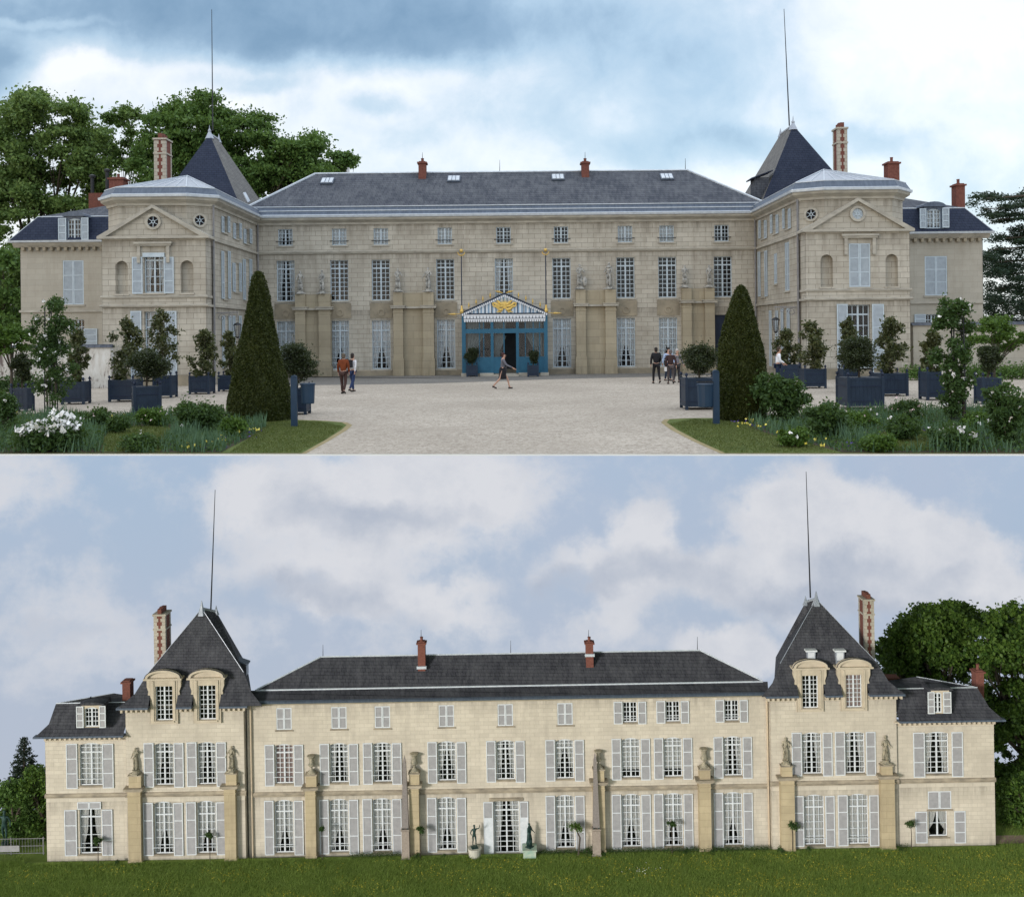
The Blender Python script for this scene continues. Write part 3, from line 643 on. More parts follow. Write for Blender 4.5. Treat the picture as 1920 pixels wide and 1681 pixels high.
    def off(d):
        out = []
        n = len(PP)
        for i in range(n):
            a = PP[max(i-1, 0)]; b = PP[i]; c = PP[min(i+1, n-1)]
            def nrm(p, q):
                ex, ey = q[0]-p[0], q[1]-p[1]; l = math.hypot(ex, ey)
                if l < 1e-9: return None
                n1 = (ey/l, -ex/l); mx, my = (p[0]+q[0])/2-C_[0], (p[1]+q[1])/2-C_[1]
                return n1 if n1[0]*mx+n1[1]*my > 0 else (-n1[0], -n1[1])
            n1 = nrm(a, b); n2 = nrm(b, c); n1 = n1 or n2; n2 = n2 or n1
            kx, ky = n1[0]+n2[0], n1[1]+n2[1]; q = 2/(kx*kx+ky*ky) if kx*kx+ky*ky > .1 else 1
            out.append((b[0]+kx*d*q, b[1]+ky*d*q))
        return out
    def skirt(prof, m, name, par=CH):
        mb = MB()
        for (d0, za), (d1, zb) in zip(prof, prof[1:]):
            A, B = off(d0), off(d1)
            for i in range(len(A)-1): mb.poly([(*A[i], za), (*A[i+1], za), (*B[i+1], zb), (*B[i], zb)])
        return mb.build(name, m, par)
    skirt([(0, 9.22), (.08, 9.22), (.10, 9.34), (.28, 9.46), (.34, 9.5), (.36, 9.62)], M['trimU'], 'cornice')
    skirt([(.36, 9.62), (.46, 9.64), (.48, 9.76), (.38, 9.8)], M['lead'], 'gutter')
    skirt([(.38, 9.8), (.16, 10.14)], M['zincD'], 'roof_skirt')
    E = [(x_, y_, 10.14) for x_, y_ in off(.16)]; ap = (X(2.75), 57.2, 11.55); ap2 = (X(2.75), 62.5, 11.55)
    A = [tuple(e) for e in E]
    polys = [[A[0], A[1], ap, ap2], [A[1], A[2], ap], [A[2], A[3], ap], [A[3], A[4], ap], [A[4], A[5], ap2, ap]]
    roofpoly(CH, polys, M['zinc'], 'wing_roof', 'pale zinc low pyramid roof')
    mb = MB()
    for e in A[1:5]: mb.tube((e[0], e[1], e[2]+.02), (ap[0], ap[1], ap[2]+.03), .035, n=4)
    for (q0, q1), n_ in (((A[2], A[3]), 5), ((A[1], A[2]), 1), ((A[3], A[4]), 1)):   # standing seams
        for i in range(1, n_+1):
            t = i/(n_+1); e = tuple(q0[j]+(q1[j]-q0[j])*t for j in range(3)); t2 = .72
            g_ = (e[0]+(ap[0]-e[0])*t2, e[1]+(ap[1]-e[1])*t2, e[2]+(ap[2]-e[2])*t2); mb.tube((e[0], e[1], e[2]+.015), (g_[0], g_[1], g_[2]+.02), .02, n=4)
    mb.path([(a[0], a[1], a[2]+.015) for a in A], .03, 4); mb.build('roof_seams', M['lead'], CH)
    mb = MB(); mb.tube((X(-.02)-s*.06, YF+.93, 0), (X(-.02)-s*.06, YF+.93, 9.3), .055, n=6); mb.tube((X(.0)-s*.1, UY-.08, 0), (X(.0)-s*.1, UY-.08, 9.3), .05, n=6)
    mb.build('downpipe', M['pipe'], CH)
    # scrolled iron bracket holding a lantern, on the court side
    yb = YF+1.5; z_ = 3.72; sc = -s
    br = MB(); x0_ = Xi+sc*.02
    br.path([(x0_, yb, z_), (x0_+sc*1.15, yb, z_+.03)], .03, 5)
    for cx_, cz_, rr, st_ in ((.28, z_-.25, .22, 0), (.78, z_-.13, .14, 1.2)):
        br.path([(x0_+sc*(cx_+rr*(1-i/26)*math.cos(st_+i*.45)), yb, cz_+rr*(1-i/26)*math.sin(st_+i*.45)) for i in range(20)], .022, 4)
    br.path([(x0_+sc*1.1, yb, z_+.03), (x0_+sc*1.1, yb, z_-.55)], .016, 4)
    lt = thing('wall_lantern', (x0_, yb, z_), 'scrolled iron bracket lantern on the inner wall of the %s wing' % ('left' if s < 0 else 'right'), 'lantern', 'lanterns on the wing walls')
    br.build('bracket', M['pipe'], lt)
    mb = MB(); mb.mi = 0; cx_ = x0_+sc*1.1; mb.lathe([(.02, .12), (.15, .06), (.24, -.04)], (cx_, yb, z_-.62), 8); mb.lathe([(.1, -.62), (.11, -.66), (.03, -.72)], (cx_, yb, z_-.62), 8)
    for i in range(6): t = i*math.pi/3; mb.tube((cx_+.2*math.cos(t), yb+.2*math.sin(t), z_-.66), (cx_+.1*math.cos(t), yb+.1*math.sin(t), z_-1.24), .012, n=4)
    mb.build('lantern_frame', M['iron'], lt)
    mb = MB(); mb.lathe([(.17, -.05), (.085, -.6)], (cx_, yb, z_-.62), 6); mb.build('lantern_glass', M['glass'], lt)
    return X
wing(-1); wing(1)
# ---- tall corner towers behind (steep slate pyramids)
def tower(par, x0, x1, yf, yb, zb, ax, ay0, ay1, za, mfront, mside, flare=0, slabel=None, W='U'):
    b = [(x0, yf, zb), (x1, yf, zb), (x1, yb, zb), (x0, yb, zb)]; p, q = (ax, ay0, za), (ax, ay1, za)
    if flare:
        cx, cy = (x0+x1)/2, (yf+yb)/2; h = za-zb; k = flare
        def mid(v, t, s_): return tuple([v[0]+(ax-v[0])*t*s_, v[1]+((ay0 if v[1] < cy else ay1)-v[1])*t*s_, v[2]+h*t])
        lo = b; m1 = [mid(v, .13, 1.42) for v in b]; m2 = [mid(v, .3, 1.16) for v in b]; fr_, sd_ = [], []
        for A, B in ((lo, m1), (m1, m2)):
            for i in range(4):
                j = (i+1) % 4; (fr_ if i in (0, 2) else sd_).append([A[i], A[j], B[j], B[i]])
        b = m2
    else: fr_, sd_ = [], []
    fr_ += [[b[0], b[1], p], [b[2], b[3], q]]; sd_ += [[b[1], b[2], q, p], [b[3], b[0], p, q]]
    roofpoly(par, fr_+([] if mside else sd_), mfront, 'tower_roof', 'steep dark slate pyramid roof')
    if mside: roofpoly(par, sd_, mside, 'tower_roof', 'paler flank of the steep slate roof')  # side faces get a paler slate than front and back
    mb = MB(); mb.tube((ax, ay0, za), (ax, ay1, za), .08, n=6); mb.lathe([(.32, -.35), (.1, .1), (.12, .2), (.04, .35), (.01, .6)], (ax, ay0, za), 6); mb.lathe([(.2, -.2), (.08, .1), (.01, .42)], (ax, ay1, za), 6)
    mb.build('roof_finial', M['zinc'], par)
    return b
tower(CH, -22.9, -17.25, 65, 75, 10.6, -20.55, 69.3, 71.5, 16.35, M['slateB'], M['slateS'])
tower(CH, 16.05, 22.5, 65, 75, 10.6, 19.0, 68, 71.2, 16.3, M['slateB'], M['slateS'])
mb = MB(); mb.box(-23, -17, 65.2, 75, 0, 10.6); mb.box(16.2, 22.6, 65.2, 75, 0, 10.6); mb.build('tower_wall', M['stoneU'], CH)
mb = MB()                                   # small side dormer on the right tower, roof window on the left one
x, y, z = U(1417, 352, 66.5); mb.mi = 0; mb.box(x-.2, x+.75, y-.5, y+.6, z-.75, z+.6); mb.mi = 1; mb.prism([(x-.45, y-.75, z+.55), (x+.95, y-.75, z+1.05), (x+.95, y-.75, z+.98), (x-.45, y-.75, z+.46)], (0, 1.5, 0)); mb.build('dormer', [M['slateM'], M['slateB']], CH)
mb = MB(); p0, p1, p2, p3 = U(455, 363, 65.4), U(460, 362, 65.6), U(469, 379, 65.6), U(464, 381, 65.3); mb.prism([p0, p1, p2, p3], (.05, -.12, .05)); mb.build('skylight', M['lead'], CH)
x = U(306, 300, 64)[0]; striped_stack(CH, x-.36, x+.36, 63.4, 64.5, 9.5, U(306, 252, 63.5)[2])
x = U(1573, 300, 64)[0]; striped_stack(CH, x-.27, x+.33, 63.4, 64.3, 9.5, U(1573, 232, 63.5)[2])
mb = MB(); mb.tube(U(399, 245, 70), U(397, 18, 70), .05, .02, 5); mb.build('lightning_mast', M['iron'], CH); mb = MB(); mb.tube(U(1480, 236, 70), U(1470, 17, 70), .05, .02, 5); mb.build('lightning_mast', M['iron'], CH)
# ---- outer wings with mansard roofs
OY = 60.0
for s in (-1, 1):
    ow = Wall('U', 'y', OY, CH)
    if s < 0: xo, xi = U(38, 500, OY)[0], U(200, 500, OY)[0]; closed(ow, (118, 157, 488, 571), M['whiteU'], M['louvU'], rails=3); window(ow, (132, 158, 599, 640), (0, 3), 4, 'none', [(158, 183, 616, 652)], rec=.2)
    else: xo, xi = U(1843, 500, OY)[0], U(1700, 500, OY)[0]; closed(ow, (1734, 1776, 480, 554), M['whiteU'], M['louvU'], rails=3); window(ow, (1736, 1760, 589, 620), (0, 3), 4, 'none', [(1714, 1735, 589, 617)], rec=.2)
    xq = xi; xi = -20.7 if s < 0 else 20.2
    a_, b_ = sorted((xo, xi)); zt = 8.05
    ow.build('outer_wing_wall', M['plasterU'], a_, b_, -.5, zt)
    mb = MB(); mb.box(*sorted((xo, xo-s*.02)), OY, 68, -.5, zt); mb.build('outer_wing_return', M['plasterU'], CH)
    band(CH, 'string_course', ow.T, a_-.06, b_, [(0, 4.02), (.09, 4.02), (.09, 4.15), (0, 4.15)], M['trimU'])
    band(CH, 'cornice', ow.T, a_-(.3 if s < 0 else 0), b_+(.3 if s > 0 else 0), [(0, 7.85), (.16, 7.85), (.34, 8.05), (.34, 8.12), (0, 8.12)], M['trimU'])
    mb = MB(ow.T)
    for u_ in np.arange(a_+.2, b_-.2, .42): mb.box(u_, u_+.16, .004, .28, 7.66, 7.86)
    mb.build('cornice_brackets', M['stainU'], CH)
    band(CH, 'gutter', ow.T, a_-(.5 if s < 0 else 0), b_+(.5 if s > 0 else 0), [(0, 8.125), (.46, 8.125), (.5, 8.24), (0, 8.24)], M['lead'])
    e0_, e1_ = (xo+s*.45, OY-.45, 8.24), (xi, OY-.45, 8.24); t0_, t1_ = (xo-s*.85, OY+.45, 9.72), (xi, OY+.45, 9.72)
    eb, tb = (xo+s*.45, 68, 8.24), (xo-s*.85, 67, 9.72); ap = (xq-s*.6, OY+4, 11.15)
    roofpoly(CH, [[e0_, e1_, t1_, t0_], [e0_, eb, tb, t0_]], M['slateB'], 'mansard_roof', 'steep blue slate mansard slope')
    roofpoly(CH, [[t0_, t1_, (xi, ap[1], ap[2]), ap], [t0_, tb, ap]], M['slateM'], 'upper_roof', 'low upper slope of worn slate')
    mb = MB(); mb.path([t0_, t1_], .035, 5); mb.path([e0_, t0_], .025, 5); mb.build('roof_flashing', M['lead'], CH)
    # dormer
    dw = Wall('U', 'y', OY-.42, CH)
    d_ = (127, 151.5, 409, 451) if s < 0 else (1738, 1764, 391, 428)
    window(dw, d_, (0, 4), 4, 'none' if s < 0 else 'full', [((d_[0]-17 if s < 0 else d_[0]-14), d_[0]-2, d_[2], d_[3]), (d_[1]+2, d_[1]+15, d_[2]-1, d_[3]-1)], arch=.12, rec=.12, sill=False)
    q = dw.rect(d_[0]-5, d_[1]+5, d_[2]-4, d_[3]+1)
    dw.build('dormer_front', M['zincD'], q[0], q[1], q[2], q[3]); m_ = (q[0]+q[1])/2; hw = (q[1]-q[0])/2
    mb = MB(); arc = [(m_+(hw+.12)*math.cos(math.pi*i/8), OY-.55, q[3]-.02+.3*math.sin(math.pi*i/8)) for i in range(9)]
    mb.prism(arc, (0, 2.2, 0)); mb.box(q[0], q[0]+.05, OY-.40, OY+1.4, q[2], q[3]); mb.box(q[1]-.05, q[1], OY-.40, OY+1.4, q[2], q[3]); mb.build('dormer_hood', M['zincD'], CH)
x, _, z = U(221, 326, 64); stack(CH, x-.45, x+.45, 63.7, 64.5, 9.5, z, M['brick'], .4, 1)
for px, py in ((173, 333), (201, 322)): 
    x, _, z = U(px, py, 66); mb = MB(); mb.tube((x, 66, 9.5), (x, 66, z), .12, n=8); mb.lathe([(.2, 0), (.22, .12), (.05, .2)], (x, 66, z), 8); mb.build('flue_pipe', M['iron'], CH)
x0, _, z = U(166, 362, 65); x1 = U(208, 362, 65)[0]; mb = MB(); mb.box(x0, x1, 65, 65.6, 9, z); mb.build('chimney', M['brickD'], CH)
for px, py, py1 in ((1672, 295, 348), (1797, 336, 380)):
    x, _, z = U(px, py, 63); w = .36 if px < 1700 else .27; stack(CH, x-w, x+w, 62.7, 63.4, U(px, py1, 63)[2]-.8, z, M['brick'], .45, 1)
# ---------------------------------------------------------------- the blue entrance porch
YP = 59.3
Pz = lambda py: U(945, py, YP)[2]; Px = lambda px: U(px, 640, YP)[0]
po = thing('entrance_porch', (Px(946), YP, 0), 'teal glazed entrance porch with striped tent gable and gilded emblem', 'porch')
xl, xr, zg, ze, za = Px(866), Px(1027), .18, Pz(588), Pz(552); xm = (xl+xr)/2
mb = MB(); mb.box(xl-.05, xl+.45, YP-.12, UY, 0, .2); mb.box(xr-.45, xr+.05, YP-.12, UY, 0, .2); mb.box(Px(899), Px(925), YP-.1, UY, 0, .2); mb.box(Px(972), Px(992), YP-.1, UY, 0, .2)
mb.box(Px(925), Px(972), YP-.35, UY, 0, .11); mb.box(xl, xr, YP+.1, UY-.1, 0, .15); mb.build('stone_base', M['trimU'], po)
mb = MB(); z0, z1, z2, z3 = zg, Pz(671), Pz(620), Pz(600)
posts = [(xl, xl+.22), (Px(920), Px(925.5)), (Px(967.5), Px(973)), (xr-.22, xr)]
for a, b in posts: mb.box(a, b, YP, YP+.16, z0, ze)
mb.box(xl, xr, YP+.01, YP+.15, z2-.14, z2+.12); mb.box(xl, xr, YP-.02, YP+.16, ze-.1, ze)
for a, b, lo in ((posts[0][1], posts[1][0], 1), (posts[1][1], Px(945), 1), (posts[2][1], posts[3][0], 1)):
    mb.box(a, b, YP+.03, YP+.12, z0, z1); mb.box(a, b, YP+.02, YP+.14, z1-.05, z1+.06)
    mb.box(a+.12, b-.12, YP+.005, YP+.03, z0+.15, z1-.2); 
mb.box(Px(944), Px(946), YP+.02, YP+.14, z0, ze)
for q in (Px(899), Px(907), Px(985), Px(1000), Px(1012)): mb.box(q-.025, q+.025, YP+.04, YP+.11, z1, ze-.1)
for sx in (xl, xr-.14):
    mb.box(sx, sx+.14, UY-.15, UY, z0, ze); mb.box(sx+.02, sx+.12, YP+.16, UY-.15, z0, z1); mb.box(sx+.02, sx+.12, YP+.16, UY-.15, z2-.1, z2+.08); mb.box(sx+.02, sx+.12, YP+.16, UY-.15, ze-.1, ze)
mb.build('porch_frame', M['tealP'], po)
g = MB()
for a, b in ((posts[0][1], posts[1][0]), (posts[1][1], Px(944)), (posts[2][1], posts[3][0])): g.poly([(a, YP+.08, z1), (b, YP+.08, z1), (b, YP+.08, z2-.1), (a, YP+.08, z2-.1)])
g.poly([(xl+.2, YP+.08, z2+.1), (xr-.2, YP+.08, z2+.1), (xr-.2, YP+.08, ze-.1), (xl+.2, YP+.08, ze-.1)]); g.build('pane', M['glass'], po)
cu = MB()
for a, k in ((xl+.3, 1), (xr-.3, -1), (Px(927), 1)):
    n = 10
    for (w0, zz0), (w1, zz1) in (((1.05, ze-.15), (.95, z1+1.3)), ((.95, z1+1.3), (.45, z1+.35)), ((.45, z1+.35), (.4, z0+.2))):
        if abs(a-Px(927)) < .1: w0 *= .75; w1 *= .6
        for i in range(n):
            cu.poly([(a+k*w0*i/n, YP+.5+.04*(i % 2), zz0), (a+k*w0*(i+1)/n, YP+.5+.04*((i+1) % 2), zz0), (a+k*w1*(i+1)/n, YP+.5+.04*((i+1) % 2), zz1), (a+k*w1*i/n, YP+.5+.04*(i % 2), zz1)])
cu.build('curtain', vary('grey_green_curtain', (.12, .16, .17), (.2, .25, .26), 5, .9), po)
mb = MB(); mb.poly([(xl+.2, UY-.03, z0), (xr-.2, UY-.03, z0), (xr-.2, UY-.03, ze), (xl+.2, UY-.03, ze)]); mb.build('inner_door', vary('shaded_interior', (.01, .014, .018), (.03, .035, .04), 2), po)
# striped tent gable
M['stripe'] = mat('striped_canvas', (.6, .66, .72), .8, fn=lambda nt, b: nt.links.new(ramp(nt, mth(nt, 'FRACT', mth(nt, 'MULTIPLY', (lambda s: (nt.links.new(pos(nt), s.inputs[0]), s.outputs[0])[1])(nn(nt, 'ShaderNodeSeparateXYZ')), 4.6)), [(0, (.62, .68, .74)), (.42, (.62, .68, .74)), (.5, (.22, .33, .45)), (.92, (.22, .33, .45)), (.98, (.62, .68, .74))]), b.inputs['Base Color']))
mb = MB(); mb.prism([(xl+.05, YP, ze), (xr-.05, YP, ze), (xm, YP, za-.05)], (0, .08, 0)); mb.build('gable_canvas', M['stripe'], po)
mb = MB()
for q, w in ((xl, 1), (xr, 1)):
    mb.prism([(q, YP-.08, ze-.02), (xm, YP-.08, za), (xm, YP-.08, za+.1), (q, YP-.08, ze+.09)], (0, .2, 0))
mb.prism([(xl-.05, YP+.1, ze+.06), (xm, YP+.1, za+.08), (xm, UY, za+.08), (xl-.05, UY, ze+.06)], (0, 0, .03)); mb.prism([(xr+.05, YP+.1, ze+.06), (xm, YP+.1, za+.08), (xm, UY, za+.08), (xr+.05, UY, ze+.06)], (0, 0, .03))
mb.box(xl, xr, YP-.09, YP-.01, ze-.03, ze+.04)
for q in (-.78, -.61, -.45, -.3, .3, .45, .61, .78): x = xm+q*(xr-xm); mb.box(x-.018, x+.018, YP-.03, YP-.001, ze+.04, ze+(za-ze)*(1-abs(q))-.02)
mb.build('gable_frame', M['navy'], po)
mb = MB()                                   # scalloped edging: along the slopes and the hanging valance
for sgn, q in ((1, xl), (-1, xr)):
    n = 22
    for i in range(n):
        t = (i+.5)/n; x = q+(xm-q)*t; z = ze+(za-ze)*t-.03; mb.prism([(x-.045, YP-.1, z+.02), (x+.045, YP-.1, z+.02), (x+.04, YP-.1, z-.07), (x, YP-.1, z-.12), (x-.04, YP-.1, z-.07)], (0, .012, 0))
n = 36; w = (xr-xl-.25)/n; zv = Pz(598)
for i in range(n):
    x = xl+.125+w*(i+.5); mb.prism([(x-w*.5, YP-.06, ze-.03), (x+w*.5, YP-.06, ze-.03), (x+w*.5, YP-.06, zv), (x+w*.36, YP-.06, zv-.07), (x+w*.3, YP-.06, zv-.16), (x-w*.3, YP-.06, zv-.16), (x-w*.36, YP-.06, zv-.07), (x-w*.5, YP-.06, zv)], (0, .015, 0))
mb.build('scalloped_valance', mat('white_canvas', (.66, .69, .73), .85), po)
mb = MB()
for i in range(24):
    x = xl+.2+(xr-xl-.4)*(i+.5)/24; mb.prism([(x-.028, YP-.075, zv+.03), (x+.028, YP-.075, zv+.03), (x, YP-.075, ze-.09)], (0, .008, 0))
mb.box(xl+.13, xr-.13, YP-.072, YP-.064, zv+.02, zv+.045); mb.build('valance_pattern', M['navy'], po)
em = MB(); zc = ze+(za-ze)*.44                  # gilded emblem: a central oval, a crown of rays, side scrolls
em.ring((xm, 0, zc), .0, .2, YP-.07, YP-.02, 16)
for i in range(15):
    t = math.pi*i/14; rr = .46+.07*(i % 2); em.prism([(xm+.17*math.cos(t-.1), YP-.06, zc+.14*math.sin(t-.1)), (xm+rr*math.cos(t), YP-.06, zc+rr*.88*math.sin(t)), (xm+.17*math.cos(t+.1), YP-.06, zc+.14*math.sin(t+.1))], (0, .03, 0))
for sg in (-1, 1):
    for k, (ra, zz) in enumerate(((.62, -.02), (.5, -.22), (.36, .1))):
        em.path([(xm+sg*(.1+ra*(t/9)), YP-.06, zc+zz-.12*math.sin(t/9*5)+.1*math.sin(t/9*math.pi)) for t in range(10)], [.07, .085, .09, .1, .09, .085, .075, .06, .05, .03], 5)
    em.ring((xm+sg*.56, 0, zc+.04), .06, .15, YP-.075, YP-.04, 12); em.prism([(xm, YP-.055, zc-.12), (xm+sg*.5, YP-.055, zc-.40), (xm+sg*.2, YP-.055, zc-.42)], (0, .03, 0))
em.build('gilded_emblem', M['goldF'], po)
mb = MB()                                   # gilt spear heads, flames, and the two crescent standards
for q in (-.83, -.66, -.5, -.33, .33, .5, .66, .83):
    x = xm+q*(xr-xm); z = ze+(za-ze)*(1-abs(q))+.1; mb.lathe([(.012, 0), (.015, .1), (.05, .16), (.045, .24), (.008, .4)], (x, YP, z), 6)
for sg in (-1, 1):
    x = xl-.02 if sg < 0 else xr+.02; mb.path([(x, YP, ze+.03), (x+sg*.3, YP, ze), (x+sg*.36, YP, ze), (x+sg*.55, YP, ze), (x+sg*.8, YP, ze-.0)], [.02, .02, .06, .05, .008], 6)
    mb.path([(xm+sg*.1, YP, za+.08), (xm+sg*.2, YP, za+.12), (xm+sg*.28, YP, za+.15), (xm+sg*.55, YP, za+.2)], [.02, .03, .065, .015], 6)
    xp = Px(866.5) if sg < 0 else Px(1024.5); mb.lathe([(.1, 0), (.12, .1), (.06, .3), (.05, .45)], (xp, YP, ze+.05), 8)
    zt = Pz(471); mb.ball((xp, YP, zt+.05), .11, 10)
    mb.path([(xp+.2*math.cos(t), YP, zt-.03-.2*math.sin(t)) for t in np.linspace(-.1, math.pi+.1, 12)], [.012, .02, .028, .033, .037, .04, .04, .037, .033, .028, .02, .012], 6)
mb.build('gilt_ornament', M['gold'], po)
mb = MB()
for xp in (Px(866.5), Px(1024.5)): mb.tube((xp, YP, ze), (xp, YP, Pz(477)), .035, .03, 6); mb.tube((xp, YP, Pz(468)), (xp, YP, Pz(452)), .015, .006, 4)
mb.build('standard_pole', M['navyD'], po)

# ---------------------------------------------------------------- ground of the upper view
def gravel(name, c0, c1, c2):
    def fn(nt, b):
        p = pos(nt); vo = nn(nt, 'ShaderNodeTexVoronoi'); vo.inputs['Scale'].default_value = 14; nt.links.new(p, vo.inputs['Vector'])
        v2 = nn(nt, 'ShaderNodeTexVoronoi'); v2.inputs['Scale'].default_value = 38; nt.links.new(p, v2.inputs['Vector'])
        s_ = nn(nt, 'ShaderNodeSeparateColor'); nt.links.new(vo.outputs['Color'], s_.inputs[0]); s2 = nn(nt, 'ShaderNodeSeparateColor'); nt.links.new(v2.outputs['Color'], s2.inputs[0])
        f = mth(nt, 'ADD', mth(nt, 'MULTIPLY', s_.outputs[0], .5), mth(nt, 'MULTIPLY', s2.outputs[0], .5))
        cc = ramp(nt, f, [(.12, c0), (.4, c1), (.85, c2)])
        n = noise(nt, p, .35, 6, .6); n_ = noise(nt, p, .12, 8, .7); cc = mixc(nt, ramp(nt, n.outputs['Fac'], [(.4, (0, 0, 0)), (.7, (.5, .5, .5))]), cc, c1); cc = mixc(nt, ramp(nt, n_.outputs['Fac'], [(.42, (.35, .35, .35)), (.62, (0, 0, 0))]), cc, c0)
        nt.links.new(cc, b.inputs['Base Color']); bp = nn(nt, 'ShaderNodeBump'); bp.inputs['Strength'].default_value = .6; bp.inputs['Distance'].default_value = .02
        nt.links.new(f, bp.inputs['Height']); nt.links.new(bp.outputs[0], b.inputs['Normal'])
    return mat(name, c1, .95, 0, .1, fn)
M['gravel'] = gravel('gravel', (.24, .205, .165), (.42, .37, .31), (.60, .54, .46))
M['paveU'] = gravel('damp_gravel', (.12, .115, .105), (.20, .19, .175), (.26, .25, .23))
M['lawnU'] = vary('lawn', (.055, .085, .018), (.12, .15, .035), 2.2, .95, detail=9)
M['edge'] = vary('dry_lawn_edge', (.22, .18, .09), (.34, .28, .15), 6, .95)
yf = lambda x: (EYE*F-F*TH_U*x)/225.5
tgt = M['trimU']
def struct(o): o['kind'] = 'structure'; return o
def sheet(name, pts, z, m, W=U_OBJ, kind='structure'):
    mb = MB(); mb.poly([(p[0], p[1], z) for p in pts]); o = mb.build(name, m, W=W); o['kind'] = kind; return o
XE = 95
mb = MB(); n = 12; xs = np.linspace(-XE, XE, n)
mb.prism([(-XE, yf(-XE), -.004), (XE, yf(XE), -.004), (XE, 165, -.004), (-XE, 165, -.004)], (0, 0, -.036)); struct(mb.build('divider_slab', vary('white_bounce_slab', (.78, .78, .77), (.86, .86, .85), 2), W=U_OBJ))  # added slab: white edge divides the views, pale underside bounces light down
sheet('ground', [(-XE, yf(-XE), 0), (XE, yf(XE), 0), (XE, 165, 0), (-XE, 165, 0)], 0, M['gravel'])
sheet('forecourt_paving', [GU(470, 704.5)[:2], (-15.6, UY-.0), (15, UY-.0), GU(1420, 698)[:2], GU(1340, 703.5)[:2], GU(1030, 711)[:2], GU(800, 719)[:2], GU(560, 722.5)[:2]], .004, M['paveU'])
def gp(l): return [GU(*p)[:2] for p in l]
def clipped(px): x = stU(px, 850)[0]; Y = EYE*F/stU(px, 850)[1]; return (x/F*Y, Y+.0)
lawnL = gp([(566, 849.6), (608, 826), (640, 806), (650, 797), (640, 792), (600, 789), (540, 787), (440, 781), (300, 779), (150, 778), (-60, 779)])+[(-20, 22.2), (-17, yf(-17)+.01)]
lawnR = gp([(1360, 849.6), (1312, 828), (1270, 806), (1250, 792), (1256, 786), (1300, 784), (1380, 784), (1500, 777), (1650, 771), (1800, 766), (1990, 762)])+[(20, 21), (17, yf(17)+.01)]
def grow(pts, d):
    cx = sum(p[0] for p in pts)/len(pts); cy = sum(p[1] for p in pts)/len(pts)
    return [(p[0]+d*(p[0]-cx)/math.hypot(p[0]-cx, p[1]-cy), max(p[1]+d*.6*(p[1]-cy)/math.hypot(p[0]-cx, p[1]-cy), yf(p[0])+.002)) for p in pts]
for nm, lw in (('left', lawnL), ('right', lawnR)):
    sheet('lawn_edge', grow(lw, .16), .004, M['edge']); sheet('lawn', lw, .008, M['lawnU'])
bedL = gp([(500, 800), (470, 820), (430, 840), (415, 849)])+[(-16, yf(-16)+.02)]+gp([(-40, 782), (200, 781), (420, 783), (480, 790)])
grL = gp([(190, 848), (196, 820), (215, 803), (260, 800), (330, 803), (300, 848)])
bedR = gp([(1400, 800), (1440, 814), (1520, 833), (1580, 849)])+[(16, yf(16)+.02)]+gp([(1960, 765), (1700, 769), (1500, 778), (1420, 786)])
for b_ in (bedL, bedR): sheet('flower_bed_soil', b_, .012, M['soil'])
sheet('lawn', grL, .016, M['lawnU'])
grR = gp([(1655, 846), (1640, 828), (1655, 812), (1720, 806), (1760, 815), (1740, 846)]); sheet('lawn', grR, .016, M['lawnU'])
# ---------------------------------------------------------------- plants
def inpoly(p, poly):
    c = False; n = len(poly)
    for i in range(n):
        a, b = poly[i], poly[(i+1) % n]
        if (a[1] > p[1]) != (b[1] > p[1]) and p[0] < (b[0]-a[0])*(p[1]-a[1])/(b[1]-a[1])+a[0]: c = not c
    return c
def leafquads(C, size, asp=.55, up=None, flat=0):
    n = len(C); d = rng.normal(size=(n, 3))
    if up is not None: d = d*(1-up)+np.array([0, 0, 1])*up*2
    d /= np.linalg.norm(d, axis=1)[:, None]; e = rng.normal(size=(n, 3)); e -= (e*d).sum(1)[:, None]*d; e /= np.linalg.norm(e, axis=1)[:, None]
    if flat: d[:, 2] *= (1-flat); e[:, 2] *= (1-flat)
    s = size*rng.uniform(.6, 1.3, n)[:, None]
    V = np.stack([C-d*s*.5, C+e*s*asp*.5, C+d*s*.5, C-e*s*asp*.5], 1).reshape(-1, 3)
    return V, np.arange(4*n).reshape(n, 4)
FUZZ = .55
def inblobs(blobs_, n, lo=.5, hi=1.06, shell=1.0):
    B = np.array(blobs_, float); w = B[:, 3]**2; w /= w.sum(); k = rng.choice(len(B), n, p=w); d = rng.normal(size=(n, 3)); d /= np.linalg.norm(d, axis=1)[:, None]
    rz = B[k, 4] if B.shape[1] > 4 else B[k, 3]; r = rng.uniform(lo**3, hi**3, n)**(1/3)*shell
    r = np.where(rng.uniform(size=n) < FUZZ, np.minimum(np.abs(rng.normal(size=n))*.72, 1.7), r)
    return B[k, :3]+d*np.stack([B[k, 3]*r, B[k, 3]*r, rz*r], 1)
def clumps(c, rx, ry, rz, n, rc, lo=.55, top=0):
    out = []
    for _ in range(n):
        d = rng.normal(size=3); d /= np.linalg.norm(d); q = rng.uniform(lo, 1.0)
        out.append((c[0]+d[0]*rx*q, c[1]+d[1]*ry*q, c[2]+d[2]*rz*q+top*rz*.1, rc*rng.uniform(.65, 1.25), rc*rng.uniform(.5, .9)))
    return out
def foliage(parent, bl, n, size, m, name='foliage', W=None, asp=.55, lo=.5, o=None, flat=0):
    C = inblobs(bl, n, lo); C = C[(C[:, 2] < -5) | ((C[:, 1] > yf(C[:, 0])+.04) & (C[:, 2] > .015))]
    C = C - np.array(origin(parent) if parent is not None else (o if o is not None else (0, 0, 0)))
    V, Fc = leafquads(C, size, asp, flat=flat); return raw_mesh(name, V, Fc, m, parent, W=W)
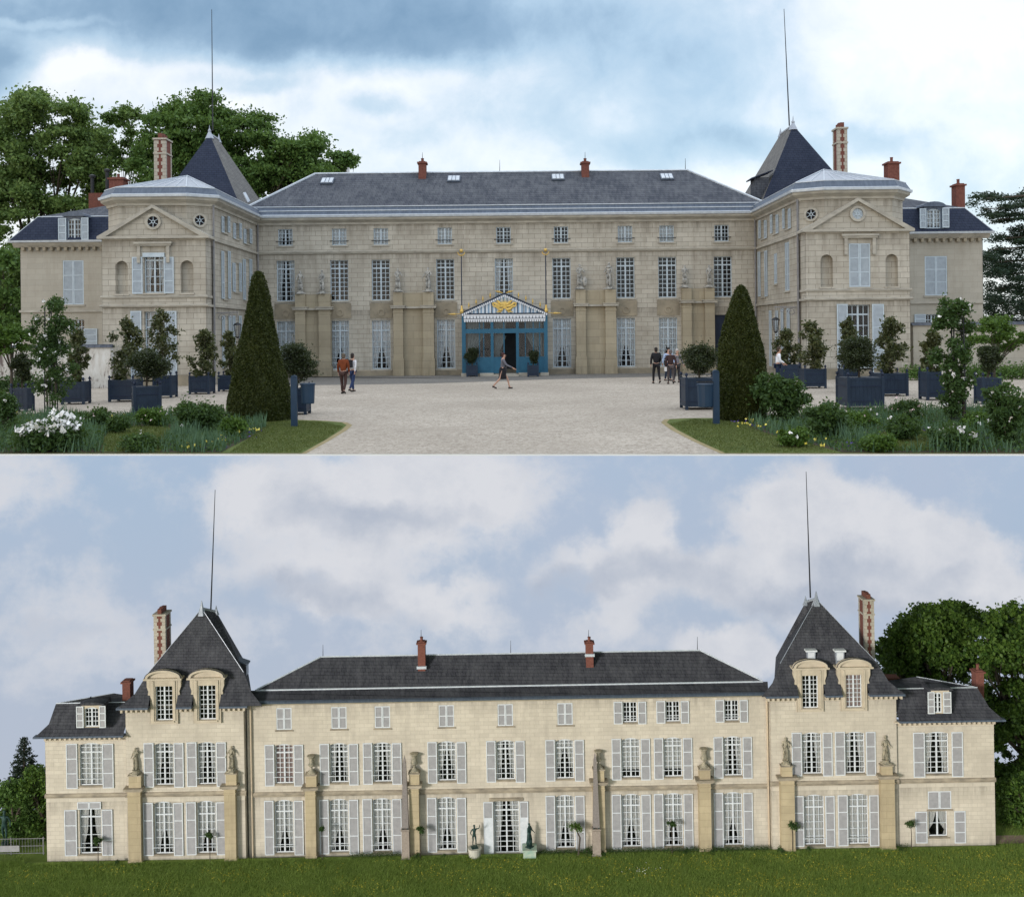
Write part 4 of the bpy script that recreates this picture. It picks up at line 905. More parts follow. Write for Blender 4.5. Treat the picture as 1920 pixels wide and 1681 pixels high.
def limbs(parent, base, bl, r0, name='trunk', k=7, fork=.35):
    mb = MB(); b = Vector(base); cs = [Vector(x[:3]) for x in bl]; cen = sum(cs, Vector())/len(cs); f = b.lerp(cen, fork); f.x = b.x+(cen.x-b.x)*.3; f.y = b.y+(cen.y-b.y)*.3
    mb.tube(b, b.lerp(f, .5), r0*1.15, r0*.9, 9); mb.tube(b.lerp(f, .5), f, r0*.9, r0*.75, 9)
    for c in random.sample(cs, min(k, len(cs))):
        m1 = f.lerp(c, .5)+Vector((random.uniform(-.05, .05), 0, .08))*(c-f).length; mb.tube(f, m1, r0*.5, r0*.28, 6); mb.tube(m1, c, r0*.28, r0*.08, 5)
        if r0 > .15:
            for _ in range(3): mb.tube(m1, random.choice(cs).lerp(c, .75), r0*.13, r0*.03, 4)
    return mb.build(name, M['bark'], parent, smooth=True)
def tree(name, loc, bl, n, size, m, label, cat='tree', group=None, W=None, r0=.35, k=10, fork=.35, lo=.5, asp=.6):
    global FUZZ
    t = thing(name, loc, label, cat, group, W); FUZZ = .85; foliage(t, bl, n, size, m, 'crown', lo=lo, asp=asp); FUZZ = .55; limbs(t, loc, bl, r0, k=k, fork=fork); return t
def px_ball(W, px, py, Y, rpx): c = (U if W == 'U' else L)(px, py, Y); return c, rpx/F*Y
# tall trees behind the left wing
def pxtree(W, Y, spots, rc, n, size, m, label, base_px, name='plane_tree', group=None, r0=.4, lo=.5, base=None, sub=5, WW=None, depth=3, cat='tree', asp=.6):
    fn = U if W == 'U' else L; bl = []
    for px, py, r in spots:
        R_ = r/F*Y
        for _ in range(int(sub*2.2)):
            a = rng.uniform(0, 2*math.pi); q = R_*math.sqrt(rng.uniform(0, 1))*.9; c = fn(px, py, Y+rng.uniform(-depth, depth))
            bl.append((c[0]+q*math.cos(a), c[1], c[2]+q*math.sin(a), rc*rng.uniform(.3, .95), rc*rng.uniform(.22, .6)))
    x = fn(base_px, 600, Y)[0]; return tree(name, (x, Y, 0 if W == 'U' else LZ), bl, n, size, m, label, cat, group, WW, r0, 14, .3, lo, asp)
pxtree('U', 88, [(70, 215, 38), (125, 225, 34), (40, 265, 42), (105, 280, 50), (165, 265, 34), (60, 330, 55), (140, 335, 45), (15, 310, 45), (20, 390, 60), (100, 400, 60), (40, 460, 60), (110, 470, 50), (10, 530, 60), (70, 540, 50), (180, 370, 40), (10, 600, 50), (0, 440, 60), (-20, 380, 60), (50, 510, 60), (5, 260, 40), (30, 350, 60), (30, 215, 26), (60, 190, 18), (170, 310, 34), (195, 420, 40), (130, 400, 40)], 1.4, 125000, .32, M['leafT'], 'tall airy plane tree at the left edge of the upper photograph', 80, lo=.3, sub=5)
pxtree('U', 92, [(215, 225, 22), (245, 218, 22), (205, 265, 26), (250, 262, 26), (225, 300, 28), (195, 330, 26), (262, 300, 20), (185, 360, 24), (215, 360, 26)], .85, 14000, .31, M['leafT'], 'thin see-through tree between the two dense plane trees', 225, lo=.2, sub=5, r0=.25, depth=1.5)
pxtree('U', 86, [(330, 215, 32), (385, 208, 34), (430, 225, 32), (300, 250, 34), (355, 262, 45), (420, 275, 50), (475, 245, 34), (520, 268, 36), (560, 290, 28), (500, 310, 50), (570, 325, 34), (450, 345, 50), (540, 355, 40), (290, 300, 45), (340, 330, 50), (400, 330, 40), (595, 345, 22), (280, 350, 34), (600, 318, 12), (585, 272, 10), (365, 300, 45), (330, 280, 34), (430, 310, 45), (480, 360, 50)], 1.4, 110000, .32, M['leafT2'], 'broad dark green tree mass behind the left pyramid roof', 430, lo=.45, sub=6)
pxtree('U', 96, [(628, 300, 14), (645, 298, 15), (660, 303, 12), (640, 312, 14), (622, 318, 12)], .7, 3200, .38, M['leafT2'], 'small round tree peeping over the left end of the long roof', 640, lo=.3, sub=5, r0=.16, depth=1)
pxtree('U', 70, [(5, 500, 34), (5, 560, 40), (20, 610, 28)], 1.0, 9000, .34, M['leafT2'], 'dark low tree against the end of the left outer wing', 0, lo=.4, sub=6, r0=.2)
# cedar with flat layered boughs at the right edge
t = thing('cedar_tree', (U(1985, 700, 74)[0], 74, 0), 'dark layered cedar at the right edge behind the right outer wing', 'tree')
bl = []; tr = MB(); tx = U(1985, 700, 74)[0]; tr.tube((tx, 74, 0), (tx, 74, 13.5), .6, .15, 9)
for py, x0_, x1_, th, sg in ((372, 1836, 1990, 6, 0), (392, 1832, 1990, 9, -6), (412, 1852, 1990, 9, 0), (432, 1898, 1990, 8, 0), (447, 1868, 1990, 9, 10), (468, 1846, 1990, 11, 4), (492, 1848, 1990, 14, 4), (516, 1846, 1990, 16, 0), (542, 1848, 1990, 18, 0), (568, 1850, 1990, 18, 0), (592, 1850, 1990, 18, 0)):
    a = x0_
    while a < x1_:
        Yc = 74+rng.uniform(-3, 3); c = U(a+rng.uniform(-9, 9), py+6*math.sin(a*.05+py)-(a-x0_)*.06+rng.uniform(-.9, .9)*th, Yc); bl.append((c[0], c[1], c[2], rng.uniform(.4, 1.0), rng.uniform(.12, .38)*(1 if th < 12 else 1.8))); a += 11 if th < 12 else 8
    c = U(x0_+14, py, 74); tr.tube((tx, 74, c[2]+.3), c, .12, .03, 5)
tr.build('trunk', M['bark'], t); foliage(t, bl, 52000, .20, M['leafD'], 'crown', lo=.2, flat=.3)
# --- yew cones: clipped surface of tiny leaves over a solid core
def _cone(bx, by, rows, label):
    c = GU(bx, by); k = c[1]/F
    t = thing('topiary_cone', c, label, 'topiary', 'clipped yew cones')
    pr = [(w/2*k, (by-y)*k) for y, w in rows]
    core = MB(); core.lathe([(max(r-.06, .01), z) for r, z in pr], c, 28); core.build('topiary_core', M['yew'], t, smooth=True)
    n = 60000; zs = np.array([p[1] for p in pr]); rs = np.array([p[0] for p in pr]); zc = rng.uniform(zs[0], zs[-1], n*2); r = np.interp(zc, zs, rs); kp = rng.uniform(0, rs.max(), n*2) < r+.03; zc = zc[kp][:n]; r = r[kp][:n]; a = rng.uniform(0, 2*math.pi, len(zc))
    nz = .045*np.sin(a*3+zc*2.1)+.035*np.sin(a*7+zc*5)+.02*np.sin(a*13-zc*9); rr = r+nz*.6+rng.uniform(-.05, .012, len(zc))+(rng.uniform(0, 1, len(zc)) > .985)*.04
    V, Fc = leafquads(np.stack([rr*np.cos(a), rr*np.sin(a), zc], 1), .062, .5); raw_mesh('foliage', V, Fc, M['yew'], t); return t
_cone(487, 787, [(787, 122), (770, 122), (740, 114), (700, 95), (650, 73), (600, 53), (560, 38), (530, 26), (516, 18), (510, 11), (508, 2)], 'tall clipped yew cone on the left lawn, beside the blue post')
_cone(1391, 787, [(787, 84), (765, 88), (730, 90), (690, 88), (650, 78), (610, 60), (580, 44), (556, 30), (544, 20), (537, 11), (534, 2)], 'slimmer clipped yew cone on the right lawn, behind the blue bin')
# --- shrubs in square blue tubs
def tub(t, c, w, h, rot=0, m=None):
    cs, sn = math.cos(rot), math.sin(rot); T = lambda x, y, z: (c[0]+x*cs-y*sn, c[1]+x*sn+y*cs, z)
    m = m or M['navy']; w2 = w/2; mb = MB(T); f = .10*h
    for sx in (-1, 1):
        mb.box(min(sx*w2, sx*(w2-.03)), max(sx*w2, sx*(w2-.03)), -w2+.05, w2-.05, f, h*.97); mb.box(-w2+.05, w2-.05, min(sx*w2, sx*(w2-.03)), max(sx*w2, sx*(w2-.03)), f, h*.97)
        for sy in (-1, 1):
            a, b = sorted((sx*(w2+.02), sx*(w2-.07))); p, q = sorted((sy*(w2+.02), sy*(w2-.07))); mb.box(a, b, p, q, 0, h*.99)
    mb.box(-w2-.012, w2+.012, -w2-.012, w2+.012, h*.90, h*.965); mb.box(-w2-.012, w2+.012, -w2-.012, w2+.012, f, f+.07)
    n = int(w/.12)
    for i in range(1, n): x = -w2+w*i/n; mb.box(x-.008, x+.008, -w2-.006, -w2, f+.08, h*.89)
    ob = mb.build('tub', m, t)
    ir = MB(T)
    for z in (.27, .72): ir.box(-w2-.018, w2+.018, -w2-.018, w2+.018, h*z-.018, h*z+.018)
    ir.build('iron_band', M['navyD'], ob)
    for sx in (-1, 1):
        for sy in (-1, 1): MB().lathe([(.035, 0), (.02, .04), (.05, .08), (.05, .12), (.01, .17)], T(sx*(w2-.025), sy*(w2-.025), h*.985)[:2]+(h*.985,), 7).build('finial', M['navyD'], ob)
    s = MB(T); s.box(-w2+.05, w2-.05, -w2+.05, w2-.05, h*.8, h*.88); s.build('soil', M['soil'], t)
def potted(bx, by, tw, ty, fx0, fx1, fy0, kind, label, rot=0):
    c = GU(bx, by); k = c[1]/F; h = (by-ty)*k; w = tw*k/(math.cos(rot)+abs(math.sin(rot)))
    t = thing('potted_shrub', c, label, 'potted shrub', 'shrubs in blue wooden tubs around the court'); tub(t, c, w, h, rot)
    cx = c[0]+((fx0+fx1)/2-bx)*k; rx = (fx1-fx0)/2*k; top = (by-fy0)*k; base = h*.95; cz = (top+base)/2; rz = (top-base)/2
    if kind == 'round': bl = clumps((cx, c[1], cz+.05), rx*.8, rx*.8, rz*.78, 26, rx*.36, .3)+[(cx, c[1], cz, rx*.72, rz*.75)]; n, sz, m, lo = 11000, .075, M['leafMyr'], .45
    else:
        bl = []
        for i in range(22):
            z = base+(top-base)*(i+1)/22.5; q = math.sin(min(1, (z-base)/(top-base)*1.02)*math.pi)**.45*rng.uniform(.5, 1.1); q *= 1-.3*(z-base)/(top-base); a = rng.uniform(0, 6.28)
            bl.append((cx+rx*q*.95*math.cos(a), c[1]+rx*q*math.sin(a), z-.05, rx*.34, rx*.3))
        for i in range(5): bl.append((cx+rng.uniform(-.15, .15)*rx, c[1], base+(top-base)*(.3+.15*i), rx*.4, rx*.35))
        n, sz, m, lo = 2600, .16, M['leafMag'], .2
    foliage(t, bl, n, sz, m, lo=lo, asp=.5)
    mb = MB(); mb.tube((c[0], c[1], h*.8), (cx, c[1], base+(top-base)*.45), .04, .025, 6)
    for b in random.sample(bl, 9): mb.tube((cx, c[1], base+(top-base)*rng.uniform(.1, .4)), b[:3], .018, .008, 4)
    mb.build('stems', M['bark'], t)
    return t
potted(275, 779, 63, 722, 236, 318, 645, 'round', 'dense dark shrub in the nearest blue tub left of the path, turned at an angle', .42)
potted(236, 752, 46, 710, 207, 268, 598, 'magnolia', 'reddish leaved shrub in a blue tub standing behind the angled left tub', 0)
potted(310, 745, 34, 703, 272, 336, 584, 'magnolia', 'glossy shrub with a tall shoot in front of the lower left wing window', 0)
potted(379, 738, 37, 703, 355, 410, 620, 'magnolia', 'slender pyramid shrub in a blue tub before the corner of the left wing')
potted(431, 733, 34, 702, 412, 450, 622, 'magnolia', 'slim shrub in a blue tub half hidden by the left yew cone')
potted(143, 757, 44, 714, 128, 168, 618, 'magnolia', 'shrub in a blue tub behind the white rose pillar on the left', .1)
potted(42, 771, 30, 726, 22, 62, 650, 'round', 'small shrub in a blue tub near the left edge')
potted(557, 776, 42, 726, 520, 599, 634, 'round', 'round dark shrub in a blue tub right behind the left yew cone', 0)
potted(1312, 766, 62, 706, 1270, 1353, 638, 'round', 'bushy round shrub in a big blue tub left of the right yew cone')
potted(1612, 765, 66, 705, 1569, 1652, 624, 'round', 'dense round shrub in the big blue tub in front of the right wing')
potted(1668, 741, 50, 698, 1640, 1706, 598, 'magnolia', 'glossy shrub in a blue tub just right of the big tub before the right wing')
potted(1523, 727, 40, 690, 1495, 1554, 604, 'magnolia', 'slender glossy shrub in a blue tub right of the man in a white shirt')
potted(1478, 716, 36, 682, 1452, 1500, 618, 'magnolia', 'thin shrub in a blue tub under the lantern of the right wing')
potted(1592, 735, 30, 690, 1570, 1612, 596, 'magnolia', 'tall thin shrub in a blue tub behind the big round one at right')
potted(1750, 749, 38, 695, 1728, 1770, 620, 'magnolia', 'shrub in a blue tub half behind the white rose pillar on the right')
potted(1852, 757, 34, 706, 1832, 1880, 640, 'round', 'round shrub in a blue tub near the right edge')
potted(885.5, 706, 20, 684, 872, 899, 650, 'round', 'small box bush in a blue planter left of the porch door')
potted(999.5, 706, 20, 684, 990, 1012, 655, 'round', 'small box bush in a blue planter right of the porch door')
# --- rose pillars
def flowers(parent, C, size, m, name='flowers', up=.4):
    if len(C) == 0: return
    V = []; Fc = []; o = np.array(origin(parent)); k = 0
    for c in C:
        for j in range(5):
            v, f = leafquads(np.array([c-o+rng.normal(size=3)*size*.28]), size*.95, .8, up=up); V.append(v); Fc.append(f+k*4); k += 1
    return raw_mesh(name, np.concatenate(V), np.concatenate(Fc), m, parent)
def rose(bx, by, x0, x1, y0, label):
    c = GU(bx, by); k = c[1]/F; t = thing('rose_pillar', c, label, 'climbing rose', 'climbing rose pillars in the flower beds')
    fr_ = MB()
    for a in range(4): q = a*math.pi/2+.6; fr_.tube((c[0]+.2*math.cos(q), c[1]+.2*math.sin(q), 0), (c[0]+.16*math.cos(q), c[1]+.16*math.sin(q), (by-y0)*k*.93), .02, n=5)
    for z in np.arange(.2, 3, .45): fr_.path([(c[0]+.19*math.cos(q), c[1]+.19*math.sin(q), z) for q in np.linspace(0, 6.283, 13)], .012, 4)
    fr_.build('rose_frame', M['iron'], t); cx = c[0]+((x0+x1)/2-bx)*k; rx = (x1-x0)/2*k; H = (by-y0)*k; bl = []
    for i in range(46):
        z = H*(.16+.84*rng.uniform(0, 1)); s_ = min(1, .45+1.0*(z/H)) if z < H*.75 else 1.05-.5*(z/H-.75)*4; a = rng.uniform(0, 6.28); q = rng.uniform(.1, .78); bl.append((cx+rx*s_*q*math.cos(a), c[1]+rx*s_*q*math.sin(a), z-.1, rx*.27, rx*.25))
    foliage(t, bl, 12500, .085, M['leafRose'], asp=.65, lo=.15); B = np.array(bl); P = inblobs(bl, 85, .98); P = P[(P[:, 1] < c[1]+.2)]
    flowers(t, P, .085, M['wflower']); mb = MB(); mb.path([(c[0]-.1, c[1], 0), (c[0]-.15, c[1], 1), (c[0]+.1, c[1], 2.2)], .03, 5); mb.path([(c[0]+.12, c[1], 0), (c[0]+.16, c[1], 1), (cx, c[1], 2)], .03, 5); mb.build('stems', M['bark'], t)
rose(96, 776, 52, 152, 560, 'white climbing rose on a tall iron pillar near the left edge')
rose(1797, 798, 1738, 1838, 562, 'white climbing rose on a tall iron pillar near the right edge')
# --- small standard trees at both edges
for bx, by, sp, lab in ((22, 770, [(5, 622, 20), (30, 618, 20), (45, 635, 14), (8, 650, 22), (34, 655, 16), (22, 632, 22)], 'small round headed green tree cut by the left edge'),
                        (1862, 752, [(1850, 612, 22), (1880, 605, 22), (1900, 620, 20), (1835, 640, 20), (1865, 635, 22), (1895, 648, 20), (1850, 660, 14), (1912, 640, 14)], 'fresh green spreading small tree near the right edge')):
    c = GU(bx, by); k = c[1]/F; bl = []
    for px, py, r in sp:
        p = U(px, py, c[1]); 
        for _ in range(4): bl.append((p[0]+rng.uniform(-1, 1)*r*k*.6, c[1]+rng.uniform(-.8, .8), p[2]+rng.uniform(-1, 1)*r*k*.4, r*k*.55, r*k*.32))
    tree('standard_tree', c, bl, 9000, .11, M['leafStd'], lab, r0=.06, k=12, fork=.55, lo=.3)
# --- bushes
def bush(bx, by, x0, x1, y0, n, sz, m, label, fl=None, nf=0, fs=.06, name='bush', cat='bush', W='U', up=0, group=None, clump=18):
    if W == 'U': c = GU(bx, by)
    else: c = Vector(L(bx, by, LY-.7)); c = (c[0], LY-.7, LZ)
    k = c[1]/F; t = thing(name, c, label, cat, group, W=None if W == 'U' else L_OBJ); rx = (x1-x0)/2*k; H = (by-y0)*k; cx = c[0]+((x0+x1)/2-bx)*k
    bl = clumps((cx, c[1], c[2]+H*.5), rx*.72, rx*.6, H*.42, clump, rx*.3, .3)+[(cx, c[1], c[2]+H*.42, rx*.6, H*.42)]
    foliage(t, bl, n, sz, m, asp=.5, lo=.3)
    mb = MB()
    for b in random.sample(bl, 8): mb.tube((cx, c[1], c[2]), b[:3], .018, .007, 4)
    mb.build('stems', M['bark'], t)
    if fl: 
        P = inblobs(bl, nf*40, .95); P = P[(P[:, 1] > (yf(P[:, 0])+.06 if W == 'U' else 0))]; P = P[(P[:, 2] > c[2]+H*(.35 if not up else up)) & (P[:, 1] < c[1]+.25)][:nf]; flowers(t, P, fs, fl)
    return t
bush(95, 845, 5, 190, 788, 9000, .10, M['leafRose'], 'peony bush covered in big white blooms in the lower left bed', M['wflower'], 200, .12, up=.66, clump=26)
bush(10, 808, -25, 45, 722, 5000, .09, M['leafRose'], 'white flowering rose bush cut by the left edge', M['wflower'], 26, .09)
bush(365, 815, 312, 424, 742, 9000, .085, M['leafRose'], 'round leafy green bush in the left bed before the tubs')
bush(1462, 792, 1398, 1526, 692, 7000, .12, M['leafRose'], 'broad rose bush with pale leaves right of the right yew cone', M['wflower'], 8, .07)
bush(1548, 822, 1495, 1600, 748, 5500, .11, M['leafRose'], 'low leafy bush at the front of the right bed')
bush(1705, 790, 1655, 1745, 748, 4500, .08, M['leafRose'], 'low bush with pale flowers between the right tubs', M['pkflower'], 14, .06)
bush(1890, 838, 1838, 1940, 695, 9500, .10, M['leafRose'], 'large rose bush with white blooms cut by the right edge', M['wflower'], 30, .09)
bush(1790, 843, 1725, 1850, 800, 5500, .10, M['leafRose'], 'peony bush with a few white blooms in the lower right corner bed', M['wflower'], 16, .13, up=.72)
bush(170, 800, 140, 215, 762, 3000, .08, M['leafRose'], 'small pink flowering bush in front of the left tubs', M['pkflower'], 10, .05)
bush(255, 845, 205, 320, 815, 3000, .08, M['leafRose'], 'low plant with mixed leaves at the bottom edge of the left bed')
bush(1650, 846, 1600, 1700, 812, 3500, .08, M['leafStd'], 'yellow green low plant at the bottom edge of the right bed')
bush(1612, 806, 1562, 1655, 768, 3600, .09, M['leafStd'], 'loose light green perennial in front of the biggest right tub', M['pkflower'], 5, .05, clump=26)
bush(1690, 826, 1645, 1738, 778, 3600, .09, M['leafRose'], 'loose perennial with white blooms between the low bushes of the right bed', M['wflower'], 9, .07, clump=26)
bush(1486, 838, 1450, 1530, 800, 3200, .08, M['leafStd'], 'light green leafy perennial near the front edge of the right bed', None, clump=24)
bush(1835, 812, 1800, 1872, 768, 3200, .09, M['leafStd'], 'pale green perennial just right of the right rose pillar', M['wflower'], 6, .07, clump=24)
bush(438, 822, 405, 474, 776, 3400, .09, M['leafStd'], 'loose pale green perennial at the foot of the left yew cone', M['wflower'], 6, .06, clump=26)
bush(285, 800, 252, 322, 764, 3000, .08, M['leafStd'], 'light green perennial right in front of the angled left tub', M['pkflower'], 5, .05, clump=24)
bush(215, 812, 188, 250, 776, 2800, .08, M['leafRose'], 'small leafy plant behind the mown strip of the left bed', None, clump=22)
# low hedge in front of the left garden wall
c0, c1 = GU(20, 722), GU(222, 718); hd = thing('clipped_hedge', (c0[0], c0[1], 0), 'low clipped hedge below the white garden wall on the left', 'hedge')
bl = [(c0[0]+(c1[0]-c0[0])*q, 46+(q*2), .35, .55, .42) for q in np.linspace(0, 1, 16)]; foliage(hd, bl, 9000, .12, M['leafRose'], lo=.3)
c0, c1 = GU(1690, 706), GU(1900, 706); hd = thing('flower_border', (c0[0], 50, 0), 'wild green border at the foot of the right garden wall', 'hedge')
bl = [(14.5+q, 50, .35, .6, .45+.15*math.sin(q*3)) for q in np.linspace(5.2, 12, 16)]; foliage(hd, bl, 9000, .12, M['leafT2'], lo=.3)
# --- ground cover of the beds: spears, leaves and small blooms
def cover(bed, n, hh, m, name, leafy=.5, wid=.016, lo=.12):
    xs0 = min(p[0] for p in bed); xs1 = max(p[0] for p in bed); ys0 = min(p[1] for p in bed); ys1 = max(p[1] for p in bed); P = []
    while len(P) < n:
        x, y = rng.uniform(xs0, xs1), rng.uniform(ys0, ys1)
        if rng.uniform() > (ys0/y)**1.5 or not inpoly((x, y), bed) or inpoly((x, y), grL) or inpoly((x, y), grR) or y < yf(x)+.08: continue
        P.append((x, y))
    P = np.array(P); h = hh*rng.uniform(.4, 1.15, n)*(.6+.5*np.sin(P[:, 0]*2.1+P[:, 1])*.5+.2*np.sin(P[:, 0]*5.3)); h = np.maximum(h, lo); a = rng.uniform(0, 6.28, n); tl = rng.normal(size=(n, 2))*.16*h[:, None]
    dx, dy = np.cos(a)*wid, np.sin(a)*wid
    V = np.stack([np.stack([P[:, 0]-dx, P[:, 1]-dy, h*0], 1), np.stack([P[:, 0]+dx, P[:, 1]+dy, h*0], 1), np.stack([P[:, 0]+tl[:, 0]*.5+dx, P[:, 1]+tl[:, 1]*.5+dy, h*.6], 1), np.stack([P[:, 0]+tl[:, 0], P[:, 1]+tl[:, 1], h], 1)], 1).reshape(-1, 3)
    o = raw_mesh(name, V, np.arange(4*n).reshape(n, 4), m); tag(o, kind='stuff', cat='plants'); return o
def low(bed, n, sz, m, name, z0=.03, z1=.3, label=None):
    xs0 = min(p[0] for p in bed); xs1 = max(p[0] for p in bed); ys0 = min(p[1] for p in bed); ys1 = max(p[1] for p in bed); P = []
    while len(P) < n:
        x, y = rng.uniform(xs0, xs1), rng.uniform(ys0, ys1)
        if rng.uniform() > (ys0/y)**1.5 or not inpoly((x, y), bed) or inpoly((x, y), grL) or inpoly((x, y), grR) or y < yf(x)+.08: continue
        h = .5+.5*math.sin(x*3.1+1)*math.sin(y*2.3+x); P.append((x, y, rng.uniform(z0, z0+(z1-z0)*(.3+.7*h))))
    V, Fc = leafquads(np.array(P), sz, .5); o = raw_mesh(name, V, Fc, m); tag(o, label, 'plants', kind='stuff'); return o
bL2 = [p for p in bedL]
for bed, sd_, nm in ((bedL, 0, 'left'), (bedR, 1, 'right')):
    tag(cover(bed, 8500, .48, M['iris'], 'iris_leaves'), 'grey green iris spears all over the %s flower bed' % nm); low(bed, 16000, .07, M['leafRose'], 'bed_plants', label='low leafy ground cover of the %s flower bed' % nm); low(bed, 6000, .055, M['leafStd'], 'bed_plants', .02, .15, 'small fresh green leaves of the %s flower bed' % nm)
def spots(l, r, n, m, name, lab, sz=.06, z=.16):
    V = []; Fc = []; k = 0
    for px, py in l:
        c = np.array(GU(px, py))
        for _ in range(n):
            p = c+np.array([rng.normal()*r, rng.normal()*r*1.5, z*rng.uniform(.6, 1.2)])
            if p[1] < yf(p[0])+.08: continue
            for j in range(3): v, f = leafquads(np.array([p+rng.normal(size=3)*sz*.25]), sz, .8, up=.4); V.append(v); Fc.append(f+k*4); k += 1
    o = raw_mesh(name, np.concatenate(V), np.concatenate(Fc), m); tag(o, lab, 'flowers', kind='stuff')
spots([(405, 838), (425, 832), (470, 815), (478, 812), (220, 790), (185, 785), (20, 782), (380, 848), (355, 846), (440, 822)], .14, 4, M['yflower'], 'yellow_flowers', 'pale yellow blooms along the edge of the left bed')
spots([(1402, 800), (1398, 806), (1432, 810), (1460, 822), (1498, 830), (1530, 835), (1535, 845), (1505, 838), (1700, 790), (1730, 788), (1412, 797), (1440, 803)], .14, 4, M['yflower'], 'yellow_flowers', 'pale yellow blooms along the edge of the right bed')
spots([(450, 818), (430, 828), (395, 842), (375, 845), (180, 790), (150, 792), (300, 838)], .2, 8, M['pflower'], 'violet_flowers', 'small violet blooms in the left bed', .045, .1)
spots([(1400, 795), (1415, 803), (1830, 820), (1860, 825), (1760, 812), (1800, 838), (1590, 840)], .2, 10, M['pflower'], 'violet_flowers', 'small violet blooms in the right bed', .045, .1)
spots([(262, 835), (1515, 843), (1600, 805), (1560, 800), (1680, 815), (320, 790), (1640, 790), (1755, 830), (340, 820)], .12, 2, M['wflower'], 'white_flowers', 'scattered single white blooms in both beds', .07, .3)
def grassfield(pts, n, h, m, name, lab, wid=.008, excl=None):
    xs0 = min(p[0] for p in pts); xs1 = max(p[0] for p in pts); ys0 = min(p[1] for p in pts); ys1 = max(p[1] for p in pts); P = []
    while len(P) < n:
        x, y = rng.uniform(xs0, xs1), rng.uniform(ys0, ys1)
        if inpoly((x, y), pts) and y > yf(x)+.03 and not (excl and inpoly((x, y), excl)): P.append((x, y))
    P = np.array(P); hh = h*rng.uniform(.5, 1.2, n); a = rng.uniform(0, 6.28, n); dx, dy = np.cos(a)*wid, np.sin(a)*wid; tl = rng.normal(size=(n, 2))*h*.5; z = np.zeros(n)+.008
    V = np.stack([np.stack([P[:, 0]-dx, P[:, 1]-dy, z], 1), np.stack([P[:, 0]+dx, P[:, 1]+dy, z], 1), np.stack([P[:, 0]+tl[:, 0], P[:, 1]+tl[:, 1], hh], 1)], 1).reshape(-1, 3)
    o = raw_mesh(name, V, np.arange(3*n).reshape(n, 3), m); tag(o, lab, 'grass', kind='stuff')
M['dgrass'] = leafm('dry_grass_blade', (.05, .075, .015), (.14, .155, .045), .2)
grassfield(gp([(430, 849), (560, 849), (608, 826), (644, 800), (600, 791), (500, 788), (490, 800), (470, 820)]), 16000, .045, M['dgrass'], 'lawn_grass', 'short worn grass on the left lawn corner')
grassfield(gp([(1360, 849), (1312, 828), (1254, 795), (1300, 786), (1400, 792), (1440, 814), (1520, 833), (1570, 849)]), 14000, .045, M['dgrass'], 'lawn_grass', 'short worn grass on the right lawn corner')
grassfield(grL, 7000, .07, M['dgrass'], 'lawn_grass', 'mown grass strip inside the left bed', .01)
grassfield(grR, 6000, .07, M['dgrass'], 'lawn_grass', 'mown grass strip inside the right bed', .01)
# --- blue posts, the right one carrying a litter bin
def post(px, py, top, label, bin_=0):
    c = GU(px, py); k = c[1]/F; h = (py-top)*k; t = thing('blue_post', c, label, 'post' if not bin_ else 'litter bin'); mb = MB(); w = .085
    mb.box(c[0]-w, c[0]+w, c[1]-.05, c[1]+.05, 0, h-.06); mb.prism([(c[0]+w*math.cos(a), c[1]-.05, h-.07+.07*math.sin(a)) for a in np.linspace(0, math.pi, 9)], (0, .1, 0)); mb.build('post', M['bluepost'], t)
    mb = MB(); q = bin_ or 1; x = c[0]+(w+.24)*q if not bin_ else c[0]-w-.2; y = c[1]+(.02 if bin_ else .25)
    if bin_:
        mb.lathe([(.19, h-1.0), (.2, h-.98), (.22, h-.42), (.235, h-.42), (.235, h-.38), (.2, h-.38)], (x, y, 0), 14); mb.box(x+.1, c[0], y-.02, y+.02, h-.8, h-.7); mb.build('bin', M['bluepost'], t)
        mb = MB(); mb.path([(x+.23*math.cos(a), y+.23*math.sin(a), h-.33) for a in np.linspace(0, 6.283, 15)], .012, 4); mb.tube((x, y-.0, h-.33), (c[0], y, h-.30), .012, n=4); mb.build('bin_lid_ring', M['iron'], t)
    else:
        mb.lathe([(.17, h-.8), (.18, h-.78), (.2, h-.28), (.215, h-.28), (.215, h-.24), (.18, h-.24)], (x, y, 0), 14); mb.build('bin', M['bluepost'], t)
post(552, 800, 703, 'blue wooden post with a bin behind it at the tip of the left lawn', 0)
post(1343, 795, 693, 'blue post with a round litter bin hung on its left side', 1)
# --- garden walls at both sides
def gwall(x0, x1, y, h, label, m, cope=True):
    t = thing('garden_wall', ((x0+x1)/2, y, 0), label, 'wall'); mb = MB(); mb.box(x0, x1, y, y+.4, -.2, h); mb.build('wall', m, t)
    if cope: mb = MB(); mb.prism([(x0-.05, y-.08, h), (x0-.05, y+.2, h+.16), (x0-.05, y+.48, h)], (x1-x0+.1, 0, 0)); mb.build('coping', M['slateM'], t)
def stainpl(nt, b):
    mp = nn(nt, 'ShaderNodeMapping'); mp.inputs['Scale'].default_value = (1.6, 1, .45); nt.links.new(pos(nt), mp.inputs[0]); n = noise(nt, mp.outputs[0], 1.3, 8, .75, .6)
    nt.links.new(ramp(nt, n.outputs['Fac'], [(.38, (.62, .62, .60)), (.52, (.5, .48, .44)), (.58, (.16, .13, .12)), (.75, (.1, .08, .075))]), b.inputs['Base Color'])
gwall(-27, U(207, 650, 50)[0], 50, 2.0, 'peeling white garden wall under a slate coping on the left', mat('peeling_plaster', (.6, .6, .58), .9, fn=stainpl))
gwall(U(1712, 600, 52)[0], 31, 52, 2.7, 'buff stone garden wall running off to the right', M['plasterU'])
